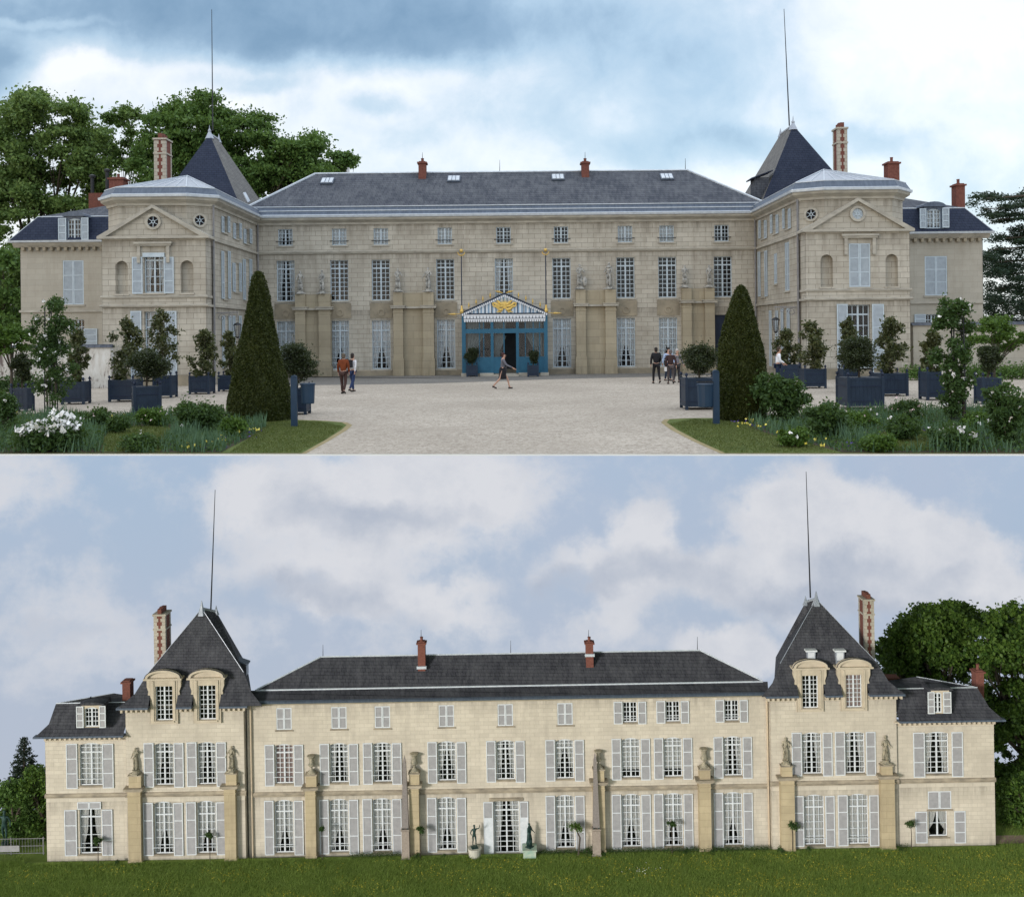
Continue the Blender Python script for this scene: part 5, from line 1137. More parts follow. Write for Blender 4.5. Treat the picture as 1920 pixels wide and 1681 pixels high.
# ---------------------------------------------------------------- people and statues (skinned bodies)
def skin(name, V, E, rad, m, parent, sub=1, smooth=True):
    me = bpy.data.meshes.new(name); keys = list(V); ix = {k: i for i, k in enumerate(keys)}
    me.from_pydata([V[k] for k in keys], [(ix[a], ix[b]) for a, b in E], []); me.materials.append(m)
    o = bpy.data.objects.new(name, me); col.objects.link(o); o.parent = parent
    sk = o.modifiers.new('Skin', 'SKIN'); sk.use_smooth_shade = smooth
    for i, k in enumerate(keys):
        d = me.skin_vertices[0].data[i]; r = rad[k]; d.radius = r if isinstance(r, tuple) else (r, r); d.use_root = (i == 0)
    if sub: s = o.modifiers.new('Subdivision', 'SUBSURF'); s.levels = sub; s.render_levels = sub
    return o
def pose(h=1.75, stride=0.0, armL=(.2, 0), armR=(.2, 0), lean=0, bend=(0, 0)):
    """joints in the figure's frame: x to its right, y forward. arm = (forward swing, sideways)"""
    s = h/1.75; V = {}
    V['pelvis'] = (0, 0, .93); V['waist'] = (0, .01+lean*.3, 1.06); V['chest'] = (0, .01+lean*.7, 1.30); V['neck'] = (0, .02+lean, 1.47); V['head'] = (0, .035+lean*1.1, 1.56); V['crown'] = (0, .02+lean*1.1, 1.68)
    for n, q, st in (('L', -1, stride), ('R', 1, -stride)):
        V['hip'+n] = (q*.10, 0, .88); V['knee'+n] = (q*.11, st*.5+abs(st)*.15+.02, .50+abs(st)*.02); V['ank'+n] = (q*.11, st*1.0-(.08 if st < 0 else 0), .09+(.07 if st < -.05 else 0)); V['toe'+n] = (q*.12, st*1.0+.13-(.08 if st < 0 else 0), .04)
        aw = armL if n == 'L' else armR; bn = bend[0] if n == 'L' else bend[1]
        V['sh'+n] = (q*.18, .01+lean*.8, 1.41); V['el'+n] = (q*(.23+aw[1]*.3), aw[0]*.28+lean*.7, 1.13+abs(aw[0])*.03); V['wr'+n] = (q*(.22+aw[1]*.6)-q*bn*.12, aw[0]*.6+.05+bn*.2+lean*.6, .89+abs(aw[0])*.1+bn*.2); V['hd'+n] = (q*(.22+aw[1]*.7)-q*bn*.16, aw[0]*.72+.07+bn*.25+lean*.6, .81+abs(aw[0])*.11+bn*.22)
    return {k: tuple(c*s for c in v) for k, v in V.items()}
BE = [('pelvis', 'waist'), ('waist', 'chest'), ('chest', 'neck'), ('neck', 'head'), ('head', 'crown')]+[(a+n, b+n) for n in 'LR' for a, b in (('hip', 'knee'), ('knee', 'ank'), ('ank', 'toe'), ('sh', 'el'), ('el', 'wr'), ('wr', 'hd'))]+[('pelvis', 'hipL'), ('pelvis', 'hipR'), ('chest', 'shL'), ('chest', 'shR')]
def radii(k=1): 
    r = {'pelvis': (.135, .10), 'waist': (.12, .09), 'chest': (.15, .105), 'neck': .052, 'head': (.072, .085), 'crown': (.07, .08)}
    for n in 'LR': r.update({'hip'+n: .082, 'knee'+n: .052, 'ank'+n: .036, 'toe'+n: .03, 'sh'+n: .055, 'el'+n: .038, 'wr'+n: .026, 'hd'+n: .03})
    return {a: (b if isinstance(b, tuple) else (b, b)) for a, b in r.items()}
SKIN = mat('skin', (.45, .27, .2), .6); HAIRD = mat('dark_hair', (.02, .016, .014), .6); SHOE = mat('dark_shoe', (.02, .018, .018), .5)
def sub_skin(name, V, keys, edges, rad, k, add, m, parent):
    vv = {a: V[a] for a in keys}; rr = {a: (rad[a][0]*k+add, rad[a][1]*k+add) for a in keys}; return skin(name, vv, [e for e in edges if e[0] in vv and e[1] in vv], rr, m, parent)
def person(px, py, face, h, label, top, bottom, hair=HAIRD, stride=.25, skirt=False, sleeves=True, jacket=False, armL=(.3, .05), armR=(-.3, .05), bend=(0, 0), bag=None, lean=.03, c=None, bare=False, shoe=SHOE, skinm=SKIN, wide=1.0):
    c = c or GU(px, py); t = thing('person', c, label, 'person', rz=face); V = pose(h, stride, armL, armR, lean, bend); s = h/1.75; rad = {a: (b[0]*s, b[1]*s) for a, b in radii().items()}
    body = skin('body', V, BE, rad, skinm, t, 1)
    up = ['chest', 'waist', 'pelvis', 'shL', 'shR', 'elL', 'elR']+(['wrL', 'wrR'] if sleeves else [])
    V['collar'] = tuple(V['chest'][i]*.35+V['neck'][i]*.65-(.012 if i == 2 else 0) for i in range(3)); rad['collar'] = (.105*s, .09*s); up.append('collar')
    sub_skin('jacket' if jacket else 'shirt', V, up, BE+[('chest', 'collar')], rad, wide, .022 if jacket else .012, top, t)
    hd = Vector(V['head']); cr = Vector(V['crown'])
    mb = MB(); mb.ball(tuple(cr+Vector((0, -.02, -.02))*s), .088*s, 10, .085*s); mb.ball(tuple(hd+Vector((0, -.04, .02))*s), .078*s, 10, .1*s); mb.build('hair', hair, t, smooth=True, o_=(0, 0, 0))
    mb = MB(); f = hd+Vector((0, .085, .03))*s; mb.prism([tuple(f+Vector((-.012, 0, -.02))), tuple(f+Vector((.012, 0, -.02))), tuple(f+Vector((0, -.005, .03)))], (0, .022, -.004)); mb.box(hd.x-.025, hd.x+.025, hd.y+.07*s, hd.y+.088*s, hd.z-.035, hd.z-.025)
    for q in (-1, 1): mb.ball((hd.x+q*.074*s, hd.y, hd.z+.02), .02, 6)
    mb.build('face', skinm, body, o_=(0, 0, 0)); 
    mb = MB(); [mb.ball((hd.x+q*.03, hd.y+.078*s, hd.z+.045), .009, 6) for q in (-1, 1)]; mb.build('eyes', HAIRD, body, o_=(0, 0, 0))
    mb = MB()
    for n, q in (('L', -1), ('R', 1)):       # five fingers, curled
        a = Vector(V['hd'+n]); d = (a-Vector(V['wr'+n])).normalized(); sd = Vector((0, 1, 0)); 
        for i in range(4): b = a+sd*(.027-.018*i)*s; m1 = b+d*(.045-.004*abs(i-1.5))*s; mb.path([b, m1, m1+(d*.6+Vector((-q*.8, 0, 0)))*.028*s], [.009, .008, .006], 5)
        b = a+sd*.03*s-d*.03*s; mb.path([b, b+(sd*.8+d)*.025*s, b+(sd*.6+d*1.8)*.03*s], [.01, .009, .007], 5)
    mb.build('fingers', skinm, body, o_=(0, 0, 0))
    if skirt:
        mb = MB(); zk = .47*s; mb.lathe([(.185*s, zk), (.19*s, zk+.05), (.175*s, .75*s), (.155*s, .95*s), (.12*s, 1.03*s)], (0, .01, 0), 14); mb.build('skirt', bottom, t, smooth=True, o_=(0, 0, 0))
    else: sub_skin('trousers', V, ['pelvis', 'hipL', 'hipR', 'kneeL', 'kneeR', 'ankL', 'ankR'], BE, rad, 1.0, .016, bottom, t)
    for n in 'LR':
        a, b = Vector(V['ank'+n]), Vector(V['toe'+n]); mb = MB(); mb.path([a+Vector((0, -.06, -.05))*s, a+Vector((0, 0, -.04))*s, b+Vector((0, .02, 0))*s], [.04, .042, .032], 7); mb.build('shoe', shoe, t, smooth=True, o_=(0, 0, 0))
    if bag: bag(t, V, s)
    return t
cl = lambda n, a, r=.85: vary(n, a, tuple(x*1.5 for x in a), 9, r)
def handbag(t, V, s):
    mb = MB(); a = Vector(V['wrL']); mb.box(-.24, -.15, -.02, .22, .78, 1.0); mb.path([(-.2, 0, 1.0), (-.16, .0, 1.42), (-.05, .03, 1.46)], .008, 4); mb.build('shoulder_bag', cl('bag_grey', (.06, .06, .065)), t, o_=(0, 0, 0))
# facing: local +y forward. rz=-90deg faces +X, rz=pi faces the camera, rz=0 away
person(648, 735, R(-30), 1.72, 'dark haired person in white top and jeans just beyond the man in rust', cl('white_top', (.5, .5, .52)), cl('blue_jeans', (.02, .035, .09)), stride=.22, bag=lambda t, V, s: MB().box(-.15, .15, -.28, -.12, 1.08, 1.42).build('backpack', cl('black_bag', (.015, .015, .018)), t, o_=(0, 0, 0)), c=tuple(Vector(GU(652, 736))+Vector((.12, .45, 0))))
person(644, 738.5, R(-14), 1.75, 'man in a rust orange jacket and dark brown trousers walking away on the gravel', cl('rust_jacket', (.12, .03, .010)), cl('brown_trousers', (.045, .025, .022)), hair=mat('grey_brown_hair', (.10, .08, .06), .7), stride=.13, jacket=True, armL=(.10, .08), armR=(.05, .0), bend=(0, .15))
person(942, 729, R(-90), 1.66, 'woman in grey top, black skirt and red headscarf striding right across the gravel', cl('grey_top', (.10, .10, .12)), cl('black_skirt', (.012, .012, .015)), hair=mat('dark_red_hair', (.05, .015, .014), .6), stride=.34, skirt=True, armL=(-.25, .05), armR=(.6, .05), bend=(.2, .3), bag=handbag, lean=.04)
person(1231, 719, R(8), 1.78, 'man in black jacket and black trousers walking away beside the right shrub', cl('black_jacket', (.012, .012, .015)), cl('black_trousers', (.012, .012, .014)), stride=.14, jacket=True, armL=(.05, .04), armR=(.15, .0), bend=(.1, .4))
person(1252, 714, R(200), 1.72, 'person in a pale blue shirt facing the camera behind the man in brown', cl('pale_blue_shirt', (.33, .42, .60)), cl('dark_blue_trousers', (.02, .03, .05)), stride=.05, c=tuple(Vector(GU(1253, 714))))
person(1258, 720, R(5), 1.66, 'man in a dark brown coat and grey trousers carrying a white bag', cl('dark_brown_coat', (.035, .02, .02)), cl('grey_trousers', (.06, .05, .05)), hair=mat('grey_hair', (.12, .10, .10), .7), stride=.08, jacket=True, armL=(.0, .02), bag=lambda t, V, s: MB().box(-.30, -.20, -.05, .1, .62, .82).build('carrier_bag', mat('white_plastic', (.6, .6, .6), .5), t, o_=(0, 0, 0)))
person(1269, 717, R(-150), 1.68, 'pale haired person in a grey top half hidden by the right shrub', cl('mid_grey_top', (.16, .15, .17)), cl('dark_trousers_b', (.03, .03, .035)), hair=mat('white_hair', (.45, .42, .40), .7), stride=.05)
person(1458, 722, R(-95), 1.78, 'man in a white shirt and dark trousers standing behind the right rose bush', cl('white_shirt', (.62, .64, .68)), cl('navy_trousers', (.012, .02, .045)), stride=.12, armL=(.1, .1), armR=(.15, .1), bend=(.5, .5), lean=.05, hair=mat('brown_hair', (.05, .035, .025), .7))
def statue(c, h, m, label, W, var=0, plinth=(.22, .12), face=math.pi, name='statue', cat='statue', group=None, robe=True):
    t = thing(name, c, label, cat, group, W, rz=face); mb = MB(); pw, ph = plinth
    mb.box(-pw, pw, -pw, pw, 0, ph*.35); mb.lathe([(pw*.95, ph*.35), (pw*.7, ph*.6), (pw*.82, ph)], (0, 0, 0), 10); mb.build('plinth', m, t, o_=(0, 0, 0))
    v = [((.1, .2), (.3, .3), (.9, .1)), ((.25, .1), (-.1, .35), (.3, 1.0)), ((.3, .3), (.2, .1), (1.0, .6)), ((-.1, .2), (.35, .2), (.2, .7))][var % 4]
    V = pose(h, .06, v[0], v[1], .0, (v[2][0], v[2][1])); s = h/1.75
    V = {k: (p[0]+(.03*s if 'hip' in k or k == 'pelvis' else 0), p[1], p[2]) for k, p in V.items()}
    if var == 5: V['elL'] = (-.36*s, .1*s, 1.45*s); V['wrL'] = (-.42*s, .2*s, 1.72*s); V['hdL'] = (-.40*s, .24*s, 1.82*s)
    if var == 6: V['elL'] = (-.35*s, .12*s, 1.4*s); V['wrL'] = (-.22*s, .2*s, 1.62*s); V['hdL'] = (-.14*s, .2*s, 1.66*s)
    if var == 7: V['elR'] = (.42*s, .1*s, 1.38*s); V['wrR'] = (.66*s, .2*s, 1.40*s); V['hdR'] = (.76*s, .22*s, 1.38*s)
    rad = {a: (b[0]*s*1.12, b[1]*s*1.12) for a, b in radii().items()}
    if robe:
        for n in 'LR': rad['knee'+n] = (.12*s, .12*s); rad['ank'+n] = (.13*s, .12*s); rad['hip'+n] = (.115*s, .11*s)
        for k in ('shL', 'shR', 'elL', 'elR'): rad[k] = (rad[k][0]*1.25, rad[k][1]*1.25)
    b = skin('figure', {k: (p[0], p[1], p[2]+ph) for k, p in V.items()}, BE, rad, m, t, 1)
    if robe:
        mb = MB()
        for i in range(11):                  # hanging folds
            a = 2*math.pi*i/11+.2; r0 = .13*s; r1 = .19*s; mb.path([(r0*math.cos(a)+.02, r0*.8*math.sin(a), ph+1.0*s), (r1*.92*math.cos(a+.15), r1*.85*math.sin(a+.15), ph+.55*s), (r1*math.cos(a+.05), r1*.9*math.sin(a+.05), ph+.02)], [.02*s, .035*s, .045*s], 5)
        mb.path([(-.15*s, .08*s, ph+1.36*s), (0, .15*s, ph+1.12*s), (.16*s, .1*s, ph+.9*s), (.18*s, -.02, ph+.5*s)], [.03*s, .05*s, .06*s, .04*s], 6); mb.build('drapery', m, t, smooth=True, o_=(0, 0, 0))
    mb = MB(); cr = V['crown']; mb.ball((cr[0], cr[1]-.02, cr[2]+ph-.0), .095*s, 8, .08*s)
    if var in (1, 4): mb.lathe([(.1*s, 0), (.11*s, .04), (.05*s, .1*s), (.02, .14*s)], (cr[0], cr[1], cr[2]+ph+.02), 8)
    mb.build('hair', m, t, smooth=True, o_=(0, 0, 0)); return t
for i, (px, pb, pt, var) in enumerate([(563, 551, 508, 0), (604, 551, 508, 1), (746, 547, 503, 2), (803, 547, 501, 0), (1087, 542, 495, 2), (1142, 542, 494, 1), (1284, 539, 497, 3), (1330, 539, 497, 0)]):
    Yc = UY-.38; b = U(px, pb, Yc); k = Yc/F
    labs = ['draped stone statue on the leftmost pilaster of the court front', 'stone statue with raised forearm, second from the left on the court front', 'robed statue just left of the window pier, third on the court front', 'slim stone statue left of the porch standard, fourth on the court front', 'helmeted looking broad statue first to the right of the porch', 'statue in a flat hat holding a staff, second to the right of the porch', 'statue with hands joined, third to the right of the porch', 'draped statue on the rightmost pilaster of the court front']
    t = statue((b[0], Yc, b[2]), (pb-pt)*k-.2, M['statueU'], labs[i], U_OBJ, var, (.27, .2), group='stone statues on the pilaster pairs', face=math.pi+[.4, -.3, .3, -.4, .2, -.5, .1, .3][i])
    if i == 5:
        mb = MB(); mb.tube((-.32, .1, .2), (-.32, .12, 1.3), .025, n=5); mb.lathe([(.16, 1.25), (.17, 1.3), (.08, 1.38)], (0, 0, 0.05), 10); mb.build('staff', M['statueU'], t, o_=(0, 0, 0))
    if i == 4: mb = MB(); mb.ball((-.3, .05, .45), .17, 8, .3); mb.build('shield', M['statueU'], t, o_=(0, 0, 0))
# ================================================================ LOWER VIEW: the garden front, on its own lawn far below the terrace
CL = thing('chateau', (0, 66, LZ), 'cream limestone chateau garden front with two slate pyramid towers above a green meadow', 'chateau', W=L_OBJ)
SL, SLV = M['white'], M['louvL']
def LX(px, Y=LY, py=1450): return L(px, py, Y)[0]
def Lz(px, py, Y=LY): return L(px, py, Y)[2]
mw = Wall('L', 'y', LY, CL)
def sk(py, px): return py-.0173*(px-960)      # pixel row of a level line at this column (py given at the middle of the picture)
cs = [533, 636, 717, 838, 948, 1059, 1183, 1262, 1374]
cur1 = ['full', 'side', 'side', 'tent', 'side', 'tent', 'blind', 'blind', 'side']
for i, cx in enumerate(cs):                   # first floor
    y0, y1 = sk(1386.5, cx), sk(1461, cx)
    window(mw, (cx-17, cx+17, y0, y1), (2, 6), 4, cur1[i], [(cx-36, cx-18.5, y0+1, y1+4), (cx+18.5, cx+36, y0+1, y1+4)], arch=.12, rec=.16, rail=True, mc=M['pinkc'] if i == 0 else None)
for i, cx in enumerate(cs):                   # ground floor
    if i == 4: continue
    c2_ = cx+(1 if i > 4 else 0); y0, y1 = sk(1491, cx), sk(1591, cx)
    window(mw, (c2_-17.5, c2_+17.5, y0, y1), (2, 6), 4, 'tied', [(c2_-36.5, c2_-19, y0+1, y1+3), (c2_+19, c2_+36.5, y0+1, y1+3)], arch=.13, rec=.16, rail=True, shr=3)
for i, cx in enumerate([532.5, 635.5, 717, 837, 947.5, 1059.5]): closed(mw, (cx-14.5, cx+14.5, sk(1319, cx), sk(1360, cx)), SL, SLV, M['trimL'], rails=2)
for cx in (1181.5, 1261.5, 1372): window(mw, (cx-13, cx+13, sk(1319.5, cx), sk(1357.5, cx)), (0, 4), 4, 'none', [(cx-31, cx-14.5, sk(1318, cx), sk(1360, cx)), (cx+14.5, cx+30, sk(1318, cx), sk(1360, cx))], rec=.14, rail=True, shr=2)
# garden door
r = mw.rect(926, 974, 1501, 1599)
dwin = window(mw, (926, 974, 1501, 1599), (2, 8), 4, 'side', None, rec=.18, sill=False, label='tall glazed garden door')
zs = Lz(950, 1531)
shutter(mw, mw.rect(907, 925, 1502, 1600), SL, SLV, dwin, 2, solid=zs); shutter(mw, mw.rect(975, 991, 1501, 1600), SL, SLV, dwin, 2, solid=zs)
xL0, xR0 = LX(474), LX(1438)
zt = Lz(960, 1309)
mw.build('main_wall', M['stoneL'], xL0-.3, xR0+.3, LZ-.4, zt)
band(CL, 'door_lintel', mw.T, r[0]-.25, r[1]+.25, [(0, r[3]+.02), (.05, r[3]+.02), (.07, r[3]+.2), (0, r[3]+.22)], M['trimL'])
mb = MB(); mb.box(xL0-.3, xR0+.3, LY+1.2, 65, LZ-.4, zt-1.2); mb.build('rear_block', M['stoneL'], CL)
zc = Lz(960, 1480)
band(CL, 'string_course', mw.T, xL0, xR0, [(0, zc-.16), (.06, zc-.16), (.10, zc-.02), (.06, zc+.10), (0, zc+.13)], M['trimL'])
band(CL, 'cornice', mw.T, xL0, xR0, [(0, zt-.12), (.1, zt-.12), (.3, zt+.06), (0, zt+.06)], M['dormerL'])
ze = zt+.06; band(CL, 'gutter', mw.T, xL0-.1, xR0+.1, [(0, ze+.004), (.42, ze+.004), (.46, ze+.14), (.3, ze+.17), (0, ze+.17)], M['zincD'])  # dark front colour stands in for the shadow line under the eave
# main roof: steep skirt, zinc line, long hipped upper slope
zb1 = L(960, 1285.5, 62.3)[2]; zr = L(960, 1225.5, 63.9)[2]; x0, x1 = LX(474, 61.4), LX(1440, 61.4)
roofpoly(CL, [[(x0-.1, 61.36, ze+.15), (x1+.1, 61.36, ze+.15), (x1+.3, 62.3, zb1), (x0-.3, 62.3, zb1)]], M['slateG'], 'roof_skirt', 'grey slate skirt at the foot of the roof')
ra, rb = L(601, 1232, 63.9), L(1312, 1219.5, 63.9); ha, hb = LX(484, 62.3), LX(1432, 62.3)
roofpoly(CL, [[(ha, 62.3, zb1+.03), (hb, 62.3, zb1+.03), (rb[0], 63.9, zr), (ra[0], 63.9, zr)], [(ha, 62.3, zb1+.03), (ra[0], 63.9, zr), (ha, 65.6, zb1-1.1)], [(hb, 62.3, zb1+.03), (rb[0], 63.9, zr), (hb, 65.6, zb1-1.1)], [(ha, 65.6, zb1-1.1), (hb, 65.6, zb1-1.1), (rb[0], 63.9, zr), (ra[0], 63.9, zr)]], M['slateG'], 'roof', 'dark grey slate roof with lichen near the ridge')
mb = MB(); mb.box(x0, x1, 62.24, 62.32, zb1-.02, zb1+.06); mb.path([(ha, 62.3, zb1+.06), (ra[0], 63.9, zr+.03), (rb[0], 63.9, zr+.03), (hb, 62.3, zb1+.06)], .05, 5); mb.build('roof_flashing', M['lead'], CL)
for px, p0, p1 in ((790, 1193, 1247), (1104, 1193, 1224)):
    x, _, z = L(px, p0, 63.4); zb = L(px, p1, 63.4)[2]; stack(CL, x-.23, x+.23, 63.1, 63.6, zb-.8, z, M['brick'], .40, 1)
    mb = MB(); mb.box(x-.3, x+.3, 63.0, 63.2, zb-.1, zb+.06); mb.build('roof_flashing', M['lead'], CL)
mb = MB()
for px, p0, p1 in ((605, 1208, 1232), (957, 1200, 1226), (1307, 1193, 1220), (789, 1180, 1196), (1103, 1180, 1196)): mb.tube(L(px, p1, 63.9), L(px, p0, 63.9), .028, .012, 4)
mb.build('lightning_rods', M['iron'], CL)
def ltower(side):
    Y = 61.35; tw = Wall('L', 'y', Y, CL)
    if side < 0: a_, b_ = LX(237, Y), LX(459, Y); ws = ((291, 324), (372, 405)); wf = ((290.5, 325.5), (371, 405)); wg = ((289.5, 325), (370, 405)); yd = 1284; top = 1350; arcw = ((280, 344), (358, 419)); off_ = 0
    else: a_, b_ = LX(1446, Y), LX(1683, Y); ws = ((1504, 1535), (1586, 1617)); wf = ((1504.5, 1541), (1585.5, 1622)); wg = ((1508.5, 1546), (1591, 1628.5)); yd = 1264; top = 1327
    lev = lambda py, px: py-.0173*(px-(340 if side < 0 else 1560))
    f1 = (1391, 1471) if side < 0 else (1371.5, 1450); gf = (1501, 1600) if side < 0 else (1488, 1583)
    for (p, q) in wf: y0, y1 = lev(f1[0], (p+q)/2), lev(f1[1], (p+q)/2); window(tw, (p, q, y0, y1), (2, 6), 4, 'side', [(p-20, p-1.5, y0, y1+3), (q+1.5, q+19.5, y0, y1+3)], arch=.12, rec=.18, rail=side < 0, mt=M['trimL'])
    for (p, q) in wg: y0, y1 = lev(gf[0], (p+q)/2), lev(gf[1], (p+q)/2); window(tw, (p, q, y0, y1), (2, 5), 4, 'tied' if side < 0 else 'full', [(p-20, p-1.5, y0+2, y1+2), (q+1.5, q+19, y0+2, y1+2)], arch=.13, rec=.18, rail=True)
    zt_ = Lz(340, 1324, Y) if side < 0 else Lz(1560, 1302, Y)
    for (p, q) in ws:
        r_ = tw.rect(p+.5, q-.5, lev(yd, (p+q)/2), lev(top, (p+q)/2)); tw.hole((r_[0], r_[1], r_[2]-.02, zt_), .3)
    tw.build('tower_wall', M['stoneL'], a_, b_, LZ-.4, zt_)
    [MB().prism([(q_, Y, LZ-.4), (q_, 65, LZ-.4), (q_, 65, zt_-1.6), (q_, 61.9, zt_), (q_, Y, zt_)], (.01, 0, 0)).build('tower_return_wall', M['stoneL'], CL) for q_ in (a_, b_-.01)]
    zc_ = Lz(340, 1487, Y) if side < 0 else Lz(1560, 1466, Y)
    band(CL, 'string_course', tw.T, a_-.08, b_+.08, [(0, zc_-.16), (.06, zc_-.16), (.10, zc_-.02), (.06, zc_+.10), (0, zc_+.13)], M['trimL'])
    # cornice on brackets, broken by the two stone dormers
    dws = []
    for (p, q) in ws:
        d = Wall('L', 'y', Y-.12, CL); y0, y1 = lev(yd, (p+q)/2), lev(top, (p+q)/2)
        window(d, (p+.5, q-.5, y0+1.5, y1), (0, 7), 4, 'full' if (side > 0 and p > 1550) else ('tied' if False else 'none'), None, rec=.2, sill=True, mt=M['dormerL'], mc=M['pinkc'])
        rr_ = d.rect(p, q, y0, y1); m_ = (rr_[0]+rr_[1])/2; hw = (rr_[1]-rr_[0])/2; zt2 = rr_[3]; za_ = zt2+.38
        d.build('dormer_front', M['dormerL'], m_-hw-.30, m_+hw+.30, rr_[2]-.2, za_)
        g = MB(); g.box(m_-hw-.30, m_-hw-.29, Y-.12, Y+2.2, rr_[2]-.2, za_); g.box(m_+hw+.29, m_+hw+.30, Y-.12, Y+2.2, rr_[2]-.2, za_)
        g.box(m_-hw-.17, m_-hw-.06, Y-.17, Y-.124, rr_[2], za_-.1); g.box(m_+hw+.06, m_+hw+.17, Y-.17, Y-.124, rr_[2], za_-.1)
        for sg in (-1, 1):                    # scrolled cheeks
            xq = m_+sg*(hw+.30); g.prism([(xq, Y-.11, za_-.05), (xq+sg*.2, Y-.11, za_-.08), (xq+sg*.2, Y-.11, za_-.45), (xq+sg*.1, Y-.11, za_-.75), (xq+sg*.14, Y-.11, za_-.95), (xq, Y-.11, za_-.98)], (0, .25, 0))
        g.box(m_-hw-.62, m_+hw+.62, Y-.36, Y+.4, za_, za_+.1)
        W_ = hw+.55; n = 12; H_ = .50
        arc = [(m_+W_*math.cos(math.pi*i/n), Y-.32, za_+.1+H_*math.sin(math.pi*i/n)) for i in range(n+1)]; arc2 = [(m_+(W_-.16)*math.cos(math.pi*i/n), Y-.32, za_+.1+(H_-.13)*math.sin(math.pi*i/n)) for i in range(n+1)]
        for i in range(n): g.prism([arc[i], arc[i+1], arc2[i+1], arc2[i]], (0, .26, 0))
        g.prism([(v[0], Y-.16, v[2]) for v in arc2], (0, .2, 0)); g.build('dormer_pediment', M['dormerL'], CL)
        mb = MB(); mb.path([(v[0], Y-.30, v[2]+.015) for v in arc], .03, 4); mb.prism([(m_+(v[0]-m_)*.86, Y-.05, v[2]-.06) for v in arc], (0, 1.6, -.1)); mb.build('dormer_flashing', M['slateG'], CL)
        dws.append((m_-hw-.30, m_+hw+.30))
    segs = [(a_-.35, dws[0][0]), (dws[0][1], dws[1][0]), (dws[1][1], b_+.35)]; g = MB(); e = MB()
    for s0, s1 in segs:
        g.box(s0+(.35 if s0 == a_-.35 else 0), s1-(.35 if s1 == b_+.35 else 0), Y-.06, Y+.1, zt_-.32, zt_-.26); g.box(s0+.1, s1-.1, Y-.34, Y+.1, zt_-.05, zt_+.03)
        for u_ in np.arange(s0+.14, s1-.1, .3): g.box(u_, u_+.13, Y-.26, Y-.002, zt_-.24, zt_-.05)
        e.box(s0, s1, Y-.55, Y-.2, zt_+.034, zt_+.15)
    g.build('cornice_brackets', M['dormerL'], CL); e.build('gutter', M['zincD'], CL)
    # roof
    zb = zt_+.14; y0_, y1_ = Y-.5, 64.9
    ap0, ap1 = (L(378, 1140, 62.9), L(405, 1146, 63.5)) if side < 0 else (L(1530, 1122, 62.9), L(1510, 1128, 63.5))
    ax0, ax1 = ap0[0], ap1[0]; za = ap0[2]
    e0, e1 = (LX(220, Y-.5, 1320), LX(492, Y-.5, 1320)) if side < 0 else (LX(1428, Y-.5, 1300), LX(1697, Y-.5, 1300))
    h = za-zb; cxm = (ax0+ax1)/2
    base = [(e0, y0_, zb), (e1, y0_, zb), (e1, y1_, zb-1.6), (e0, y1_, zb-1.6)]
    # outlines measured off the photograph: a flared foot, then straight hips
    if side < 0: kl, kr = [(LX(277, 61.7, 1265), Lz(275, 1262, 61.7)), (LX(457, 61.7, 1260), Lz(275, 1262, 61.7))], None
    else: kl = [(LX(1462, 61.7, 1240), Lz(1463, 1243, 61.7)), (LX(1643, 61.7, 1243), Lz(1463, 1243, 61.7))]
    (kx0, kz), (kx1, _) = kl
    yk0, yk1 = 61.65, 64.4
    k0, k1 = (kx0, yk0, kz), (kx1, yk0, kz); k2, k3 = (kx1, yk1, kz-.5), (kx0, yk1, kz-.5)
    if side < 0: k2 = (LX(463, 64.4, 1262), yk1, kz-.5); base[2] = (LX(484, 64.9, 1290), y1_, zb-1.6)
    else: k3 = (LX(1454, 64.4, 1243), yk1, kz-.5); base[3] = (LX(1436, 64.9, 1290), y1_, zb-1.6)
    m0 = [((a[0]*.55+b[0]*.45)+(.18 if i in (0, 3) else -.18), (a[1]*.55+b[1]*.45)+(.12 if i < 2 else -.12), a[2]+(b[2]-a[2])*.38) for i, (a, b) in enumerate(zip(base, (k0, k1, k2, k3)))]
    kk_ = [k0, k1, k2, k3]; A0, A1 = (ax0, 62.9, za), (ax1, 63.5, ap1[2])
    # the foot of the front slope is cut back where the dormers stand
    polys = []
    for B0, B1 in ((base, m0), (m0, kk_)):
        for i in (1, 2, 3): polys.append([B0[i], B0[(i+1) % 4], B1[(i+1) % 4], B1[i]])
    def lerp(p, q, x):                         # point of edge p-q at this x
        t = (x-p[0])/(q[0]-p[0]); return tuple(p[j]+(q[j]-p[j])*t for j in range(3))
    zlist = (base, m0, kk_)
    for s0, s1 in ((None, dws[0][0]), (dws[0][1], dws[1][0]), (dws[1][1], None)):
        for B0, B1 in ((base, m0), (m0, kk_)):
            pa0 = B0[0] if s0 is None else lerp(B0[0], B0[1], s0); pb0 = B0[1] if s1 is None else lerp(B0[0], B0[1], s1)
            pa1 = B1[0] if s0 is None else lerp(B1[0], B1[1], max(s0, B1[0][0])); pb1 = B1[1] if s1 is None else lerp(B1[0], B1[1], min(s1, B1[1][0]))
            if pb1[0] < pa1[0]: pb1 = pa1
            polys.append([pa0, pb0, pb1, pa1])
    polys += [[k0, k1, A0], [k1, k2, A1, A0], [k3, k0, A0, A1], [k2, k3, A1]]
    roofpoly(CL, polys, M['slateG'], 'tower_roof', 'steep grey slate pyramid roof with flared foot')
    mb = MB(); mb.path([k1, A0], .018, 4); mb.path([k0, A0], .018, 4); mb.tube(A0, A1, .08, n=6); mb.lathe([(.30, -.42), (.13, .0), (.09, .15), (.05, .35), (.01, .5)], A0, 6); mb.lathe([(.2, -.2), (.08, .1), (.01, .38)], A1, 6); mb.build('roof_finial', M['zinc'], CL)
    return tw, a_, b_, kz, zt_
